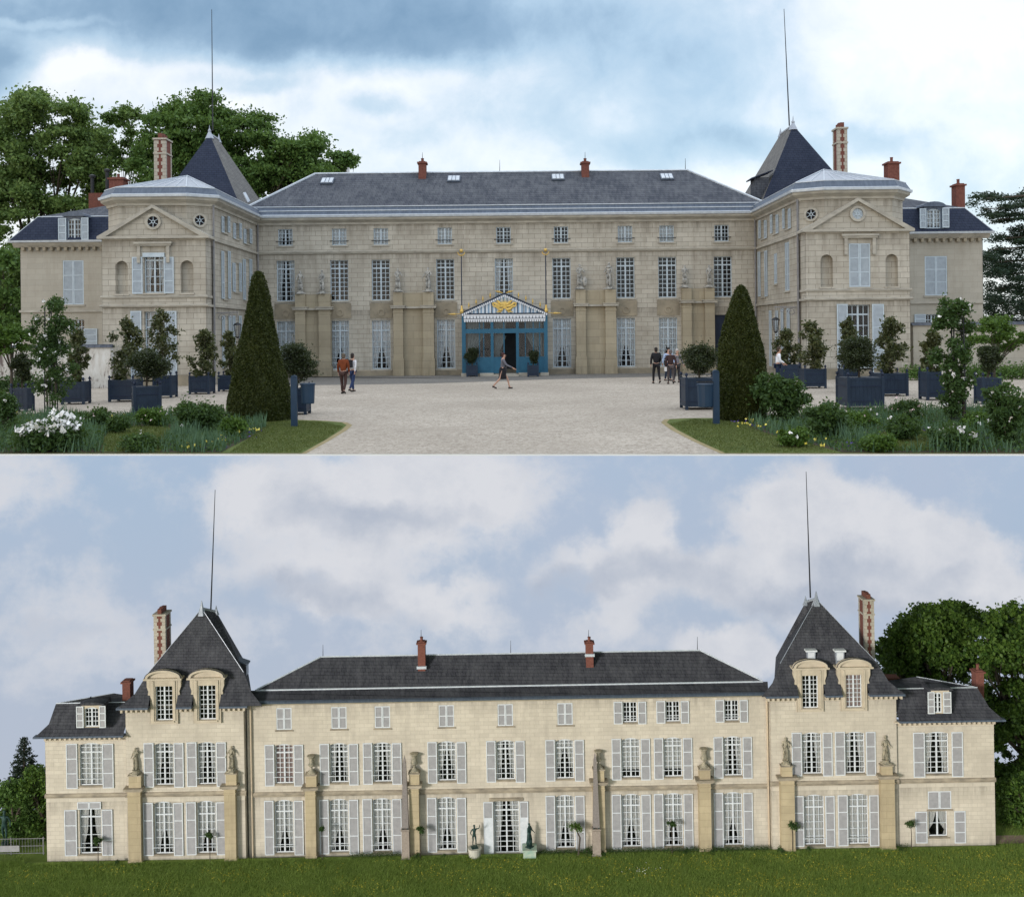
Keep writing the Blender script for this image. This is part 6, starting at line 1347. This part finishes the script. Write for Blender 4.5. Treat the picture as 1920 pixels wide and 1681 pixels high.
tl = ltower(-1); tr_ = ltower(1)
mb = MB(); mb.tube(L(395, 1142, 63.2), L(403, 918, 63.2), .05, .018, 5); mb.build('lightning_mast', M['iron'], CL); mb = MB(); mb.tube(L(1519, 1120, 63.2), L(1511, 884, 63.2), .05, .018, 5); mb.build('lightning_mast', M['iron'], CL)
for px, p0, p1, w in ((300.5, 1138, 1252, .5), (1628.5, 1110, 1246, .43)):
    x, _, z = L(px, p0+5, 63.4); striped_stack(CL, x-w*.8, x+w*.62, 63.3, 64.3, L(px, p1, 63)[2]-1.4, z)
# roof lights and small dormers
for px, py in ((1521, 1218), (1575, 1218)):
    Yd = 61.6; x, _, z = L(px, py, Yd); x2, _, z2 = L(px, py+20, Yd); mb = MB(); mb.mi = 0; mb.box(x-.26, x+.26, Yd, Yd+1.4, z2-.2, z-.1); mb.mi = 1; mb.box(x-.34, x+.34, Yd-.1, Yd+1.4, z-.1, z); mb.box(x-.2, x+.2, Yd-.02, Yd, z2+.02, z-.16)
    mb.build('skylight', [M['zinc'], M['white']], CL)
x, _, z = L(450, 1236, 62.6); mb = MB(); mb.mi = 0; mb.prism([(x-.4, 62.3, z+.1), (x+.42, 62.3, z-.22), (x+.42, 62.3, z-.95), (x+.1, 62.3, z-.9)], (0, .6, 0)); mb.mi = 1; mb.prism([(x-.5, 62.2, z+.22), (x+.55, 62.2, z-.16), (x+.55, 62.2, z-.24), (x-.5, 62.2, z+.12)], (0, .7, 0)); mb.mi = 2; mb.box(x+.422, x+.45, 62.35, 62.85, z-.9, z-.3); mb.build('dormer', [M['slateG'], M['zincD'], M['zinc']], CL)
# outer wings
def lwing(side):
    Y = 61.5; ow = Wall('L', 'y', Y, CL)
    lev = (lambda py, px: py-.0173*(px-160)) if side < 0 else (lambda py, px: py-.0173*(px-1775))
    if side < 0:
        a_, b_ = LX(85.5, Y), LX(238, Y); zt_ = Lz(160, 1378, Y); xo, xi = a_, b_
        window(ow, (149.5, 192, 1392, 1472), (2, 6), 4, 'full', [(125, 146, 1393, 1477), (193, 213.5, 1393, 1476)], arch=.12, rec=.16, rail=True)
        gw = window(ow, (149.5, 190, 1516, 1600), (1, 4), 2, 'side', [(122, 145, 1517, 1603), (192, 212, 1516, 1602)], rec=.16, rail=True, bar=.03)
        q = ow.rect(146, 190, 1502, 1515.5); shutter(ow, (q[0], (q[0]+q[1])/2-.01, q[2], q[3]), SL, SLV, gw, 1, 'shutter'); shutter(ow, ((q[0]+q[1])/2+.01, q[1], q[2], q[3]), SL, SLV, gw, 1, 'shutter')
        dwp = (159, 185, 1325, 1362); shp = [(144, 157.5, 1323, 1363), (187, 199, 1322, 1363)]; apx = (213, 1299); top = 1318; eave = 1366; cor = (105, 1320)
    else:
        a_, b_ = LX(1683, Y), LX(1865, Y); zt_ = Lz(1775, 1349, Y); xo, xi = b_, a_
        window(ow, (1735, 1779, 1371, 1450), (2, 6), 4, 'side', [(1712, 1733.5, 1372, 1456), (1784, 1805, 1371, 1455)], arch=.12, rec=.16)
        gw = window(ow, (1741, 1777, 1520, 1568), (0, 2), 2, 'tent', [(1716, 1738, 1520, 1579), (1789, 1810, 1519, 1579)], rec=.2)
        closed(ow, (1740, 1784, 1482.5, 1516), SL, SLV, M['trimL'], rails=1)
        dwp = (1752, 1766, 1297, 1336); shp = [(1739, 1752, 1296, 1337), (1768, 1783, 1296, 1336)]; apx = (1718, 1268); top = 1288; eave = 1338; cor = (1832, 1287)
    ow.build('outer_wing_wall', M['stoneL'], a_, b_, LZ-.4, zt_)
    mb = MB(); mb.box(*sorted((xo, xo+side*-.01)), Y, 65, LZ-.4, zt_-.9); mb.build('outer_wing_return', M['stoneL'], CL)
    zc_ = Lz(160, 1490, Y) if side < 0 else Lz(1775, 1462, Y)
    band(CL, 'string_course', ow.T, a_-.05, b_+.05, [(0, zc_-.13), (.06, zc_-.13), (.10, zc_-.02), (.06, zc_+.10), (0, zc_+.13)], M['trimL'])
    g = MB(ow.T)
    for u_ in np.arange(a_+.05, b_-.1, .3): g.box(u_, u_+.13, .002, .26, zt_-.2, zt_-.04)
    g.box(a_, b_, 0, .06, zt_-.32, zt_-.26); g.box(a_-.2, b_+.2, 0, .32, zt_-.04, zt_+.03); g.build('cornice_brackets', M['dormerL'], CL)
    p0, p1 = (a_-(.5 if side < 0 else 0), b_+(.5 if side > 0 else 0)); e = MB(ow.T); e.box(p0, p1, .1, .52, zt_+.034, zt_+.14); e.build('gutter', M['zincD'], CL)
    zb = zt_+.12; ztop = Lz(cor[0], top, Y+.7); t0 = (L(cor[0], top, Y+.7)[0], Y+.7, ztop); t1 = (xi, Y+.7, ztop); e0, e1 = (xo+side*.40, Y-.48, zb), (xi, Y-.48, zb)
    m0 = (xo+side*-.2, Y+.1, zb+(ztop-zb)*.35); m1 = (xi, Y+.1, zb+(ztop-zb)*.35); A = L(apx[0], apx[1], 63.6)
    back = lambda p, y: (p[0], y, p[2]-(y-62)*.5)
    roofpoly(CL, [[e0, e1, m1, m0], [m0, m1, t1, t0], [back(e0, 65), e0, m0, back(m0, 64.8)], [back(m0, 64.8), m0, t0, back(t0, 64.6)]], M['slateG'], 'mansard_roof', 'flared grey slate mansard slope')
    roofpoly(CL, [[t0, t1, (xi, 63.6, A[2]-.25), A], [t0, A, back(t0, 64.6)]], M['slateG'], 'upper_roof', 'low upper slope of dark slate')
    mb = MB(); mb.path([t0, t1], .035, 5); mb.path([t0, A], .025, 5); mb.build('roof_flashing', M['lead'], CL)
    d = Wall('L', 'y', Y-.38, CL); window(d, dwp, (0, 4), 4 if side < 0 else 2, 'none', shp, arch=.12, rec=.12, sill=False)
    q = d.rect(dwp[0]-6, dwp[1]+(6 if side < 0 else 14), dwp[2]-5, dwp[3]+1); d.build('dormer_front', M['dormerL'], *q); m_ = (q[0]+q[1])/2; hw = (q[1]-q[0])/2
    mb = MB(); mb.prism([(m_+(hw+.22)*math.cos(math.pi*i/8), Y-.5, q[3]-.02+.18*math.sin(math.pi*i/8)) for i in range(9)], (0, .9, -.05)); mb.box(q[0]-.01, q[0]+.04, Y-.37, Y+1, q[2], q[3]); mb.box(q[1]-.04, q[1]+.01, Y-.37, Y+1, q[2], q[3]); mb.build('dormer_hood', M['slateG'], CL)
lwing(-1); lwing(1)
x, _, z = L(236, 1275, 62.5); stack(CL, x-.24, x+.24, 62.5, 63.1, Lz(236, 1310, 62.5)-.8, z, M['brickD'], .2, 0)
x, _, z = L(1833.5, 1245, 64); stack(CL, x-.26, x+.26, 63.8, 64.4, Lz(1833, 1302, 64)-.9, z, M['brick'], .5, 1)
x0_, x1_ = LX(1664, 65), LX(1690, 65); z = L(1677, 1271, 65)[2]; mb = MB(); mb.box(x0_, x1_, 65, 65.8, z-2, z); mb.build('chimney', M['brick'], CL)
mb = MB()
for px in (472.5, 1439.5): x = LX(px); mb.tube((x, LY-.1, LZ), (x, LY-.1, zt), .055, n=6)
mb.build('downpipe', M['pipeL'], CL)
# pillars engaged in the front, carrying statues and urns
def pillar(px0, px1, pcap, pped0, pbx0, pbx1, Y=61.2):
    a, b = LX(px0, Y, 1540), LX(px1, Y, 1540); pc = (px0+px1)/2; z = Lz(pc, pcap, Y); zt2 = Lz(pc, pped0, Y); g = MB(); g.mi = 0
    g.box(a, b, Y, LY, LZ-.3, z-.1); g.box(a-.04, b+.04, Y-.04, LY, LZ-.3, LZ+.35); g.box(a-.03, b+.03, Y-.03, LY, z-.42, z-.36)
    c_, d_ = LX(pbx0, Y), LX(pbx1, Y); g.box(c_, d_, Y, LY, z+.12, zt2)
    g.mi = 1; g.box(a-.1, b+.1, Y-.1, LY, z-.1, z); g.box(a-.2, b+.2, Y-.2, LY, z, z+.12); g.box(c_-.05, d_+.05, Y-.05, LY, zt2, zt2+.07)
    g.build('buttress_pillar', [M['stoneLp'], M['trimL']], CL); return (c_+d_)/2, Y+.22, zt2+.07
P_ = {}
for key, args in {'s1': (240, 264, 1480, 1455, 241, 264, 61.0), 's2': (421, 442, 1475, 1451, 423, 443, 61.0), 's3': (1465, 1491, 1459, 1437, 1466, 1486, 61.0), 's4': (1653, 1679, 1456, 1436, 1653, 1674, 61.0),
                  'u1': (573, 592, 1478, 1454, 573, 593), 'u2': (768, 786, 1474, 1451, 767, 786), 'u3': (1113, 1135, 1468, 1444, 1113, 1133), 'u4': (1312, 1334, 1464, 1443, 1312, 1332)}.items(): P_[key] = pillar(*args)
for key, top, lab, var in (('s1', 1401, 'statue with a raised arm on the pillar at the left corner of the left tower', 6), ('s2', 1398, 'draped statue beside the right pair of shutters on the left tower', 0), ('s3', 1382, 'slender statue with folded arms on the left pillar of the right tower', 2), ('s4', 1380, 'draped statue on the outer pillar of the right tower, near the wing', 1)):
    x, y, z = P_[key]; px = 960+x/y*F; h = Lz(px, top, y)-z-.25
    statue((x, y, z), h, M['statueL'], lab, L_OBJ, var, (.26, .25), group='stone statues on the tower pillars', face=math.pi+.3*(1 if var % 2 else -1))
UP = [(.28, 0), (.28, .06), (.2, .10), (.2, .14), (.07, .28), (.06, .36), (.10, .40), (.20, .46), (.24, .56), (.20, .62), (.165, .74), (.16, .95), (.20, 1.08), (.30, 1.14), (.31, 1.19), (.26, 1.2)]
for key, top, lab, kind in (('u1', 1417, 'lichened urn with one side scroll on the leftmost pillar of the long front', 1), ('u2', 1413, 'pale stone urn beside the top of the left obelisk', 0), ('u3', 1408, 'urn partly hidden by the top of the right obelisk', 0), ('u4', 1404, 'round bellied urn on the rightmost pillar of the long front', 0)):
    x, y, z = P_[key]; px = 960+x/y*F; h = Lz(px, top, y)-z; t = thing('garden_urn', (x, y, z), lab, 'urn', 'stone urns on the pillars of the garden front', L_OBJ); s = h/1.2
    mb = MB(); mb.box(x-.3*s, x+.3*s, y-.2, y+.2, z-.001, z+.08); mb.build('plinth', M['statueL'], t)
    mb = MB(); mb.lathe([(r*s*1.0, z_*s+.05) for r, z_ in UP], (x, y, z), 16)
    mb.build('urn_body', M['statueL'], t, smooth=True)
    if kind: mb = MB(); mb.path([(x+(.25-.1*math.cos(q))*s, y, z+(.75+.3*math.sin(q))*s) for q in np.linspace(-1.5, 1.5, 8)], .03, 5); mb.build('handle', M['statueL'], t)
# obelisks
def obelisk(px, top, neck, base, w0, w1, wp, label):
    Y = LY-.62; x = LX(px, Y, 1550); k = Y/F; zt2, zn = Lz(px, top, Y), Lz(px, neck, Y); t = thing('obelisk', (x, Y, LZ), label, 'obelisk', 'granite obelisks', L_OBJ); mb = MB()
    mb.lathe([(w1*k/2, zn), (w0*k/2, zt2-.45), (.01, zt2)], (x, Y, 0), sq=True); mb.build('shaft', M['granite'], t)
    mb = MB(); mb.lathe([(wp*k/2+.08, LZ), (wp*k/2+.05, LZ+.25), (wp*k/2, LZ+.3), (wp*k/2-.01, zn-.2), (wp*k/2+.04, zn-.14), (wp*k/2, zn-.09)], (x, Y, 0), sq=True); mb.build('pedestal', M['graniteB'], t)
    mb = MB(); [mb.ball((x+sx*w1*k*.36, Y+sy*w1*k*.36, zn-.045), .05, 6) for sx in (-1, 1) for sy in (-1, 1)]; mb.build('ball_foot', M['bronze'], t)
obelisk(760.5, 1415, 1549, 1602, 6, 12.5, 14.5, 'granite obelisk left of the garden door, standing before an urn pillar')
obelisk(1118, 1411, 1548, 1600, 6, 12.5, 15, 'granite obelisk right of the garden door, half covering an urn')
# bronze statues
def bstat(px, top, mid, base, label, var, pw, green, robe=False):
    Y = LY-.6; x = LX(px, Y, 1590); zm = Lz(px, mid, Y); zt2 = Lz(px, top, Y); pd = thing('statue_pedestal', (x, Y, LZ), 'pale round pedestal under the bronze statue left of the garden door' if not green else 'green stained square pedestal under the bronze right of the garden door', 'pedestal', None, L_OBJ)
    mb = MB(); (mb.lathe([(pw+.06, LZ), (pw+.05, LZ+.1), (pw, LZ+.14), (pw, zm-.13), (pw+.06, zm-.09), (pw+.06, zm)], (x, Y, 0), 16) if not green else mb.lathe([(pw+.05, LZ), (pw+.04, LZ+.1), (pw, LZ+.14), (pw, zm-.12), (pw+.06, zm-.08), (pw+.06, zm)], (x, Y, 0), sq=True))
    mb.build('pedestal_block', vary('verdigris_stone', (.20, .36, .30), (.5, .5, .4), 3) if green else vary('pale_pedestal_stone', (.36, .36, .30), (.52, .5, .43), 3), pd)
    statue((x, Y, zm), (zt2-zm)*.98 if var != 5 else (zt2-zm)*.80, M['bronze'], label, L_OBJ, var, (.2, .08), face=math.pi+(.3 if var == 5 else .9), robe=robe)
bstat(890, 1538, 1588, 1606, 'bronze figure raising one arm, left of the garden door', 5, .36, False)
bstat(993, 1544, 1587, 1606, 'cloaked bronze figure right of the garden door', 0, .38, True, robe=True)
t = statue((LX(9, 63.5, 1590), 63.5, LZ), 2.0, M['bronze'], 'dark figure with outstretched arm before the trees at the left edge', L_OBJ, 7, (.3, .35), robe=False)
# ---- lawn, path, trees
LG = LZ+.2
def lp(px, py): x, y = stL(px, py); Y = (EYE-LZ)*F/y; return (x/F*Y, Y)
mb = MB(); mb.poly([(-75, 8, LG), (75, 8, LG), (75, 61.32, LG), (-75, 61.32, LG)]); mb.poly([(-75, 61.32, LG), (75, 61.32, LG), (75, 61.75, LZ-.005), (-75, 61.75, LZ-.005)]); mb.poly([(-75, 61.75, LZ-.005), (75, 61.75, LZ-.005), (75, 68.5, LZ-.005), (-75, 68.5, LZ-.005)]); struct(mb.build('meadow', vary('meadow_soil', (.09, .145, .025), (.19, .25, .06), 1.1, .95, detail=9), W=L_OBJ))
mb = MB(); mb.poly([(29.6, 61.9, LZ), (60, 61.9, LZ), (60, 62.9, LZ), (29.6, 62.9, LZ)]); struct(mb.build('path', vary('pink_gravel', (.26, .19, .15), (.36, .27, .22), 5), W=L_OBJ))
def meadow(n, y0, y1, hh, m, nm, lab, x=36, wid=.011, fade=0):
    X_ = rng.uniform(-x, x, n); Y_ = rng.uniform(y0, y1, n); keep = ~((Y_ > 61.0) & (np.abs(X_) < 29.5)); X_, Y_ = X_[keep], Y_[keep]; n = len(X_)
    pn = np.sin(X_*.9+Y_*1.3)*np.sin(X_*.37-Y_*.8)+.5*np.sin(X_*2.3+1)*np.sin(Y_*3.1); h = hh*rng.uniform(.5, 1.2, n)*(1+.3*pn); a = rng.uniform(0, 6.28, n); dx, dy = np.cos(a)*wid, np.sin(a)*wid; tl = rng.normal(size=(n, 2))*.35*h[:, None]+np.array([.25, 0])*h[:, None]; z = np.where(Y_ < 61.35, LG, LZ)
    V = np.stack([np.stack([X_-dx, Y_-dy, z], 1), np.stack([X_+dx, Y_+dy, z], 1), np.stack([X_+tl[:, 0], Y_+tl[:, 1], z+h], 1)], 1).reshape(-1, 3)
    o = raw_mesh(nm, V, np.arange(3*n).reshape(n, 3), m, W=L_OBJ); tag(o, lab, 'grass', kind='stuff')
meadow(230000, 55.8, 61.35, .14, M['grassL'], 'meadow_grass', 'long unmown green grass of the meadow')
meadow(11000, 60.8, 61.33, .22, M['grassL'], 'tall_grass', 'taller grass fringe along the foot of the garden front')
meadow(16000, 61.5, 66, .2, M['grassL'], 'side_grass', 'grass beside the ends of the garden front', x=42)
def mflow(n, m, nm, lab, sz, y0=56, y1=60.6, xb=None):
    X_ = rng.uniform(-33, 33, n*6); Y_ = rng.uniform(y0, y1, n*6); pn = np.sin(X_*.8+2)*np.sin(Y_*1.7+X_*.3)+.6*(X_/33); k = rng.uniform(-.6, 1.8, n*6) < pn*(1+.5*(60-Y_)/4); X_, Y_ = X_[k][:n], Y_[k][:n]
    if xb: X_ = rng.normal(xb[0], xb[2], n); Y_ = rng.normal(xb[1], .35, n)
    C = np.stack([X_, Y_, LG+rng.uniform(.09, .17, len(X_))], 1); V, Fc = leafquads(C, sz, .8, up=.5); o = raw_mesh(nm, V, Fc, m, W=L_OBJ); tag(o, lab, 'flowers', kind='stuff')
mflow(5200, mat('buttercup', (.50, .42, .04), .6), 'buttercups', 'tiny yellow buttercups scattered over the meadow', .048)
xx, yy_ = lp(1205, 1645); mflow(26, M['wflower'], 'daisies', 'small group of white daisies in the middle right of the meadow', .05, xb=(xx, yy_, .9))
def strip(px0, px1, label, h=.25):
    a, b = LX(px0), LX(px1); t = thing('low_hedge', ((a+b)/2, LY-.6, LZ), label, 'hedge', W=L_OBJ); bl = [(x, LY-.48, LG+h*.5, .26, h*.6) for x in np.arange(a, b, .3)]; foliage(t, bl, int((b-a)*520), .06, M['leafRose'], lo=.3)
strip(660, 1000-250, 'short low hedge along the wall left of the left obelisk'); strip(1010, 1105, 'low hedge strip between the garden door and the right obelisk', .22); strip(1128, 1440, 'long low clipped hedge right of the right obelisk', .24)
STD = [(183, 1576, 12, 'standard rose in front of the garden window of the left wing'), (392.5, 1564, 11, 'standard rose before the right tower window of the left tower'), (603, 1553, 8, 'small standard rose between the first and second bay of the long front'), (787, 1554, 10, 'standard rose just right of the left obelisk'),
       (1078, 1548, 16, 'crooked small tree with a flat head left of the right obelisk'), (1259, 1545, 10, 'standard rose between the two bays right of the right obelisk'), (1485, 1545, 15, 'wide headed standard rose before the left pillar of the right tower'), (1708, 1545, 12, 'neat round standard rose between the right tower and the right wing')]
for px, py, r, lab in STD:
    Y = LY-.75; c = L(px, py, Y); k = Y/F; R_ = r*k; bl = clumps(c, R_*.8, R_*.7, R_*.5, 9, R_*.42, .2); t = thing('standard_rose', (c[0], Y, LZ), lab, 'small tree', 'small standard trees along the garden front', L_OBJ)
    foliage(t, bl, 900, .085, M['leafStd'] if r == 16 else M['leafRose'], 'crown', lo=.2); mb = MB(); w = .05 if r == 16 else .022
    j = .3 if r == 16 else .03
    mb.path([(c[0]+j*.6, Y, LG), (c[0]+j*.9, Y, LG+.8), (c[0]+j, Y, (LG+c[2])/2+.2), (c[0], Y, c[2]-.05)], [w*1.2, w, w, w*.8], 6)
    for b in random.sample(bl, 4): mb.tube((c[0], Y, c[2]-.1), b[:3], w*.6, w*.3, 4)
    mb.build('trunk', M['bark'], t)
for px, w, h, lab in ((1105, 14, 22, 'small wild shrub at the left foot of the right obelisk'), (781, 12, 16, 'bush at the right foot of the left obelisk'), (1130, 12, 10, 'low tuft of leaves at the right foot of the right obelisk'), (1288, 12, 12, 'small wild shrub before the hedge under the eighth bay'), (1336, 12, 9, 'dark low shrub at the foot of the last urn pillar'), (1463, 11, 18, 'small shrub at the foot of the left pillar of the right tower'), (1517, 12, 13, 'small shrub under the right tower windows'), (833, 10, 8, 'dark low tuft left of the raised arm bronze'), (220, 8, 12, 'wispy weed at the foot of the left wing'), (1690, 20, 12, 'tall weeds at the corner of the right tower and wing')):
    bush(px, 1610, px-w, px+w, 1606-h, 700, .07, M['leafRose'], lab, W='L', clump=8, name='small_shrub', cat='shrub')
# trees behind
pxtree('L', 72, [(1700, 1180, 28), (1740, 1160, 30), (1780, 1152, 28), (1815, 1165, 26), (1670, 1215, 22), (1720, 1215, 40), (1780, 1210, 45), (1690, 1260, 40), (1750, 1265, 45), (1670, 1240, 20), (1810, 1250, 40), (1720, 1300, 50), (1700, 1230, 40), (1760, 1190, 40), (1730, 1250, 50), (1800, 1210, 40)], .85, 90000, .27, M['leafC'], 'big dark chestnut tree behind the right end of the garden front', 1740, 'chestnut_tree', WW=L_OBJ, lo=.45, sub=6, r0=.45, asp=.7)
pxtree('L', 70, [(1860, 1165, 26), (1900, 1160, 28), (1940, 1170, 40), (1850, 1210, 40), (1910, 1220, 45), (1960, 1250, 50), (1870, 1280, 45), (1920, 1320, 50), (1890, 1370, 45), (1950, 1380, 50), (1900, 1430, 40), (1940, 1480, 50), (1890, 1480, 30), (1880, 1240, 45), (1930, 1200, 40), (1900, 1330, 50), (1850, 1320, 30)], .85, 100000, .27, M['leafC'], 'second dark chestnut tree at the right edge of the garden front', 1910, 'chestnut_tree', WW=L_OBJ, lo=.45, sub=6, r0=.4, asp=.7)
pxtree('L', 64.6, [(1885, 1520, 22), (1915, 1515, 26), (1940, 1525, 26), (1895, 1550, 20), (1925, 1552, 22), (1880, 1480, 20), (1920, 1470, 26), (1960, 1500, 30)], .7, 14000, .2, M['leafC'], 'dark undergrowth beyond the path at the right edge', 1900, 'shrubbery', WW=L_OBJ, lo=.3, sub=5, r0=.12, depth=.8, cat='shrubs')
def conifer(px, top, bot, w, Y, label):
    x = LX(px, Y, 1430); t = thing('spruce_tree', (x, Y, LZ), label, 'tree', None, L_OBJ); zt2, zb = Lz(px, top, Y), Lz(px, bot, Y); bl = []
    z = zt2-.15; k = 0
    while z > zb:
        f = (zt2-z)/(zt2-zb); r = w/2/F*Y*(f**.8)+.08; n = max(3, int(r*7))
        for i in range(n): a = 2*math.pi*i/n+k; q = r*rng.uniform(.55, 1.05); bl.append((x+q*.75*math.cos(a), Y+q*.75*math.sin(a), z-q*.12, .18+.25*r*.5, .09))
        z -= .2; k += .7
    foliage(t, bl, 14000, .15, M['leafK'], 'crown', lo=.1); mb = MB(); mb.tube((x, Y, LZ), (x, Y, zt2), .22, .02, 7); mb.build('trunk', M['bark'], t)
conifer(44, 1380, 1500, 92, 69, 'dark spruce rising above the trees at the left edge of the garden view')
pxtree('L', 65.5, [(70, 1450, 14), (60, 1600, 22), (85, 1600, 20), (75, 1560, 20), (60, 1475, 20), (80, 1500, 24), (72, 1540, 26), (70, 1580, 24), (92, 1470, 20)], .75, 16000, .2, M['leafC'], 'dense green tree touching the left end of the garden front', 75, 'round_tree', WW=L_OBJ, lo=.35, sub=6, r0=.2, depth=1.2)
pxtree('L', 65.5, [(10, 1490, 18), (10, 1600, 26), (40, 1602, 24), (25, 1590, 24), (28, 1480, 14), (-15, 1500, 25), (10, 1530, 26), (40, 1530, 24), (0, 1570, 30), (35, 1575, 26), (45, 1500, 16)], .75, 16000, .2, M['leafT2'], 'dark round trees at the far left edge of the garden view', 10, 'round_tree', WW=L_OBJ, lo=.35, sub=6, r0=.2, depth=1.2)
t = thing('crowd_barrier_fence', (LX(40, 62.6, 1600), 62.6, LZ), 'thin metal fence with a pale board at the far left edge of the meadow', 'fence', W=L_OBJ)
mb = MB(); a, b = LX(-40, 62.6, 1600), LX(84, 62.6, 1600)
for z in (LZ+.1, LZ+.55, LZ+1.0): mb.tube((a, 62.6, z), (b, 62.6, z), .02, n=4)
for x in np.arange(a, b, .18): mb.tube((x, 62.6, LZ+.1), (x, 62.6, LZ+1.0), .009, n=4)
for x in np.arange(a, b, 2.0): mb.tube((x, 62.6, LZ), (x, 62.6, LZ+1.1), .03, n=5)
mb.build('railings', M['pipe'], t); mb = MB(); mb.box(a+.6, LX(36, 62.5, 1600), 62.5, 62.54, LZ+.25, LZ+.62); mb.build('board', M['louvL'], t)
# ---- the sky of the garden view: a tall curved backdrop far behind the trees
def skymat():
    m = bpy.data.materials.new('afternoon_sky'); m.use_nodes = True; nt = m.node_tree; nt.nodes.remove(nt.nodes['Principled BSDF'])
    sp = nn(nt, 'ShaderNodeSeparateXYZ'); nt.links.new(pos(nt), sp.inputs[0]); cm = nn(nt, 'ShaderNodeCombineXYZ'); k = 1/104.
    nt.links.new(mth(nt, 'MULTIPLY', sp.outputs[0], k), cm.inputs[0]); nt.links.new(mth(nt, 'MULTIPLY', sp.outputs[2], k), cm.inputs[1])
    def q(px, py, rx, ry, w): return ((px-960)/F, (HOR-py)/F+EYE*k, rx/F, ry/F, w)
    dens = blobs(nt, cm.outputs[0], [q(700, 930, 330, 120, .85), q(470, 960, 90, 70, .5), q(880, 900, 190, 70, .5), q(600, 1080, 230, 70, .65), q(700, 1130, 160, 50, .4), q(30, 900, 120, 70, .5), q(860, 1120, 100, 60, .55), q(1140, 1140, 60, 60, .5), q(1215, 990, 75, 62, 1.0), q(1200, 1060, 220, 60, .75),
        q(1480, 975, 110, 85, 1.0), q(1640, 1010, 160, 90, .95), q(1790, 1010, 90, 70, .8), q(1850, 1080, 150, 60, .6), q(1500, 1090, 330, 60, .6), q(1370, 1210, 100, 50, 1.0), q(150, 1140, 180, 60, .35), q(90, 1060, 160, 50, .25), q(300, 1220, 400, 60, .3), q(960, 1200, 300, 60, .3)], .05, 7)
    n1 = noise(nt, cm.outputs[0], 9, 9, .62); n2 = noise(nt, cm.outputs[0], 3.5, 5, .6)
    n4 = noise(nt, cm.outputs[0], 26, 8, .65); d = mth(nt, 'ADD', mth(nt, 'ADD', dens, .16), mth(nt, 'ADD', mth(nt, 'MULTIPLY', mth(nt, 'SUBTRACT', n1.outputs['Fac'], .5), 1.4), mth(nt, 'MULTIPLY', mth(nt, 'SUBTRACT', n4.outputs['Fac'], .5), 1.1))); dm = nn(nt, 'ShaderNodeMapRange', interpolation_type='SMOOTHSTEP'); nt.links.new(d, dm.inputs['Value']); dm.inputs['From Min'].default_value = .12; dm.inputs['From Max'].default_value = .85
    sh = blobs(nt, cm.outputs[0], [q(640, 960, 150, 50, .7), q(760, 940, 120, 30, .4), q(560, 1120, 160, 40, .8), q(690, 1150, 120, 25, .4), q(1070, 1090, 110, 35, .8), q(1260, 1060, 160, 40, .7), q(1600, 1040, 120, 45, .8), q(1560, 1110, 300, 40, .9), q(1770, 1060, 60, 30, .5), q(850, 960, 60, 30, .3), q(140, 1155, 100, 25, .3)], .05, 8)
    shd = mth(nt, 'ADD', mth(nt, 'MULTIPLY', sh, .8), mth(nt, 'MULTIPLY', mth(nt, 'SUBTRACT', mth(nt, 'ADD', mth(nt, 'MULTIPLY', n1.outputs['Fac'], .6), mth(nt, 'MULTIPLY', n4.outputs['Fac'], .4)), .46), 2.0), clamp=True)
    cloud = mixc(nt, shd, s2l(217, 219, 225), s2l(172, 182, 199))
    gr = nn(nt, 'ShaderNodeMapRange'); nt.links.new(sp.outputs[2], gr.inputs['Value']); gr.inputs['From Min'].default_value = -42; gr.inputs['From Max'].default_value = -9
    blue = mixc(nt, gr.outputs[0], s2l(181, 190, 205), s2l(168, 189, 213)); blue = mixc(nt, ramp(nt, n2.outputs['Fac'], [(.4, (0, 0, 0)), (.7, (.55, .55, .55))]), blue, s2l(184, 193, 212))
    em = nn(nt, 'ShaderNodeEmission'); nt.links.new(mixc(nt, dm.outputs[0], blue, cloud), em.inputs[0]); nt.links.new(em.outputs[0], nt.nodes['Material Output'].inputs[0]); return m
mb = MB(); N = 24; pts = []
for i in range(N+1): t_ = -1+2*i/N; pts.append((88*t_, 104-22*abs(t_)**4))
for (xa_, ya_), (xb_, yb_) in zip(pts, pts[1:]): mb.poly([(xa_, ya_, -62), (xb_, yb_, -62), (xb_, yb_, 1.2 if False else -.8), (xa_, ya_, -.8)])
so = mb.build('sky', skymat(), W=[]); so['kind'] = 'structure'
# ---------------------------------------------------------------- lean each view by its measured degree
def lean(objs, th, pivot):
    Mx = Matrix.Translation(pivot) @ Matrix.Rotation(-th, 4, 'Y') @ Matrix.Translation(-Vector(pivot))
    for o in objs:
        o.matrix_world = Mx @ Matrix.LocRotScale(o.location, o.rotation_euler, o.scale)
lean(U_OBJ, TH_U, Vector((0, 0, EYE))); lean(L_OBJ, TH_L, Vector((0, 0, LZ)))
# the afternoon sun belongs to the garden view; the court view was taken under cloud
lc = bpy.data.collections.new('sunlit_garden_view'); sun.light_linking.receiver_collection = lc
for o in bpy.data.objects:
    r = o
    while r.parent: r = r.parent
    if r in L_OBJ and o.type == 'MESH': lc.objects.link(o)
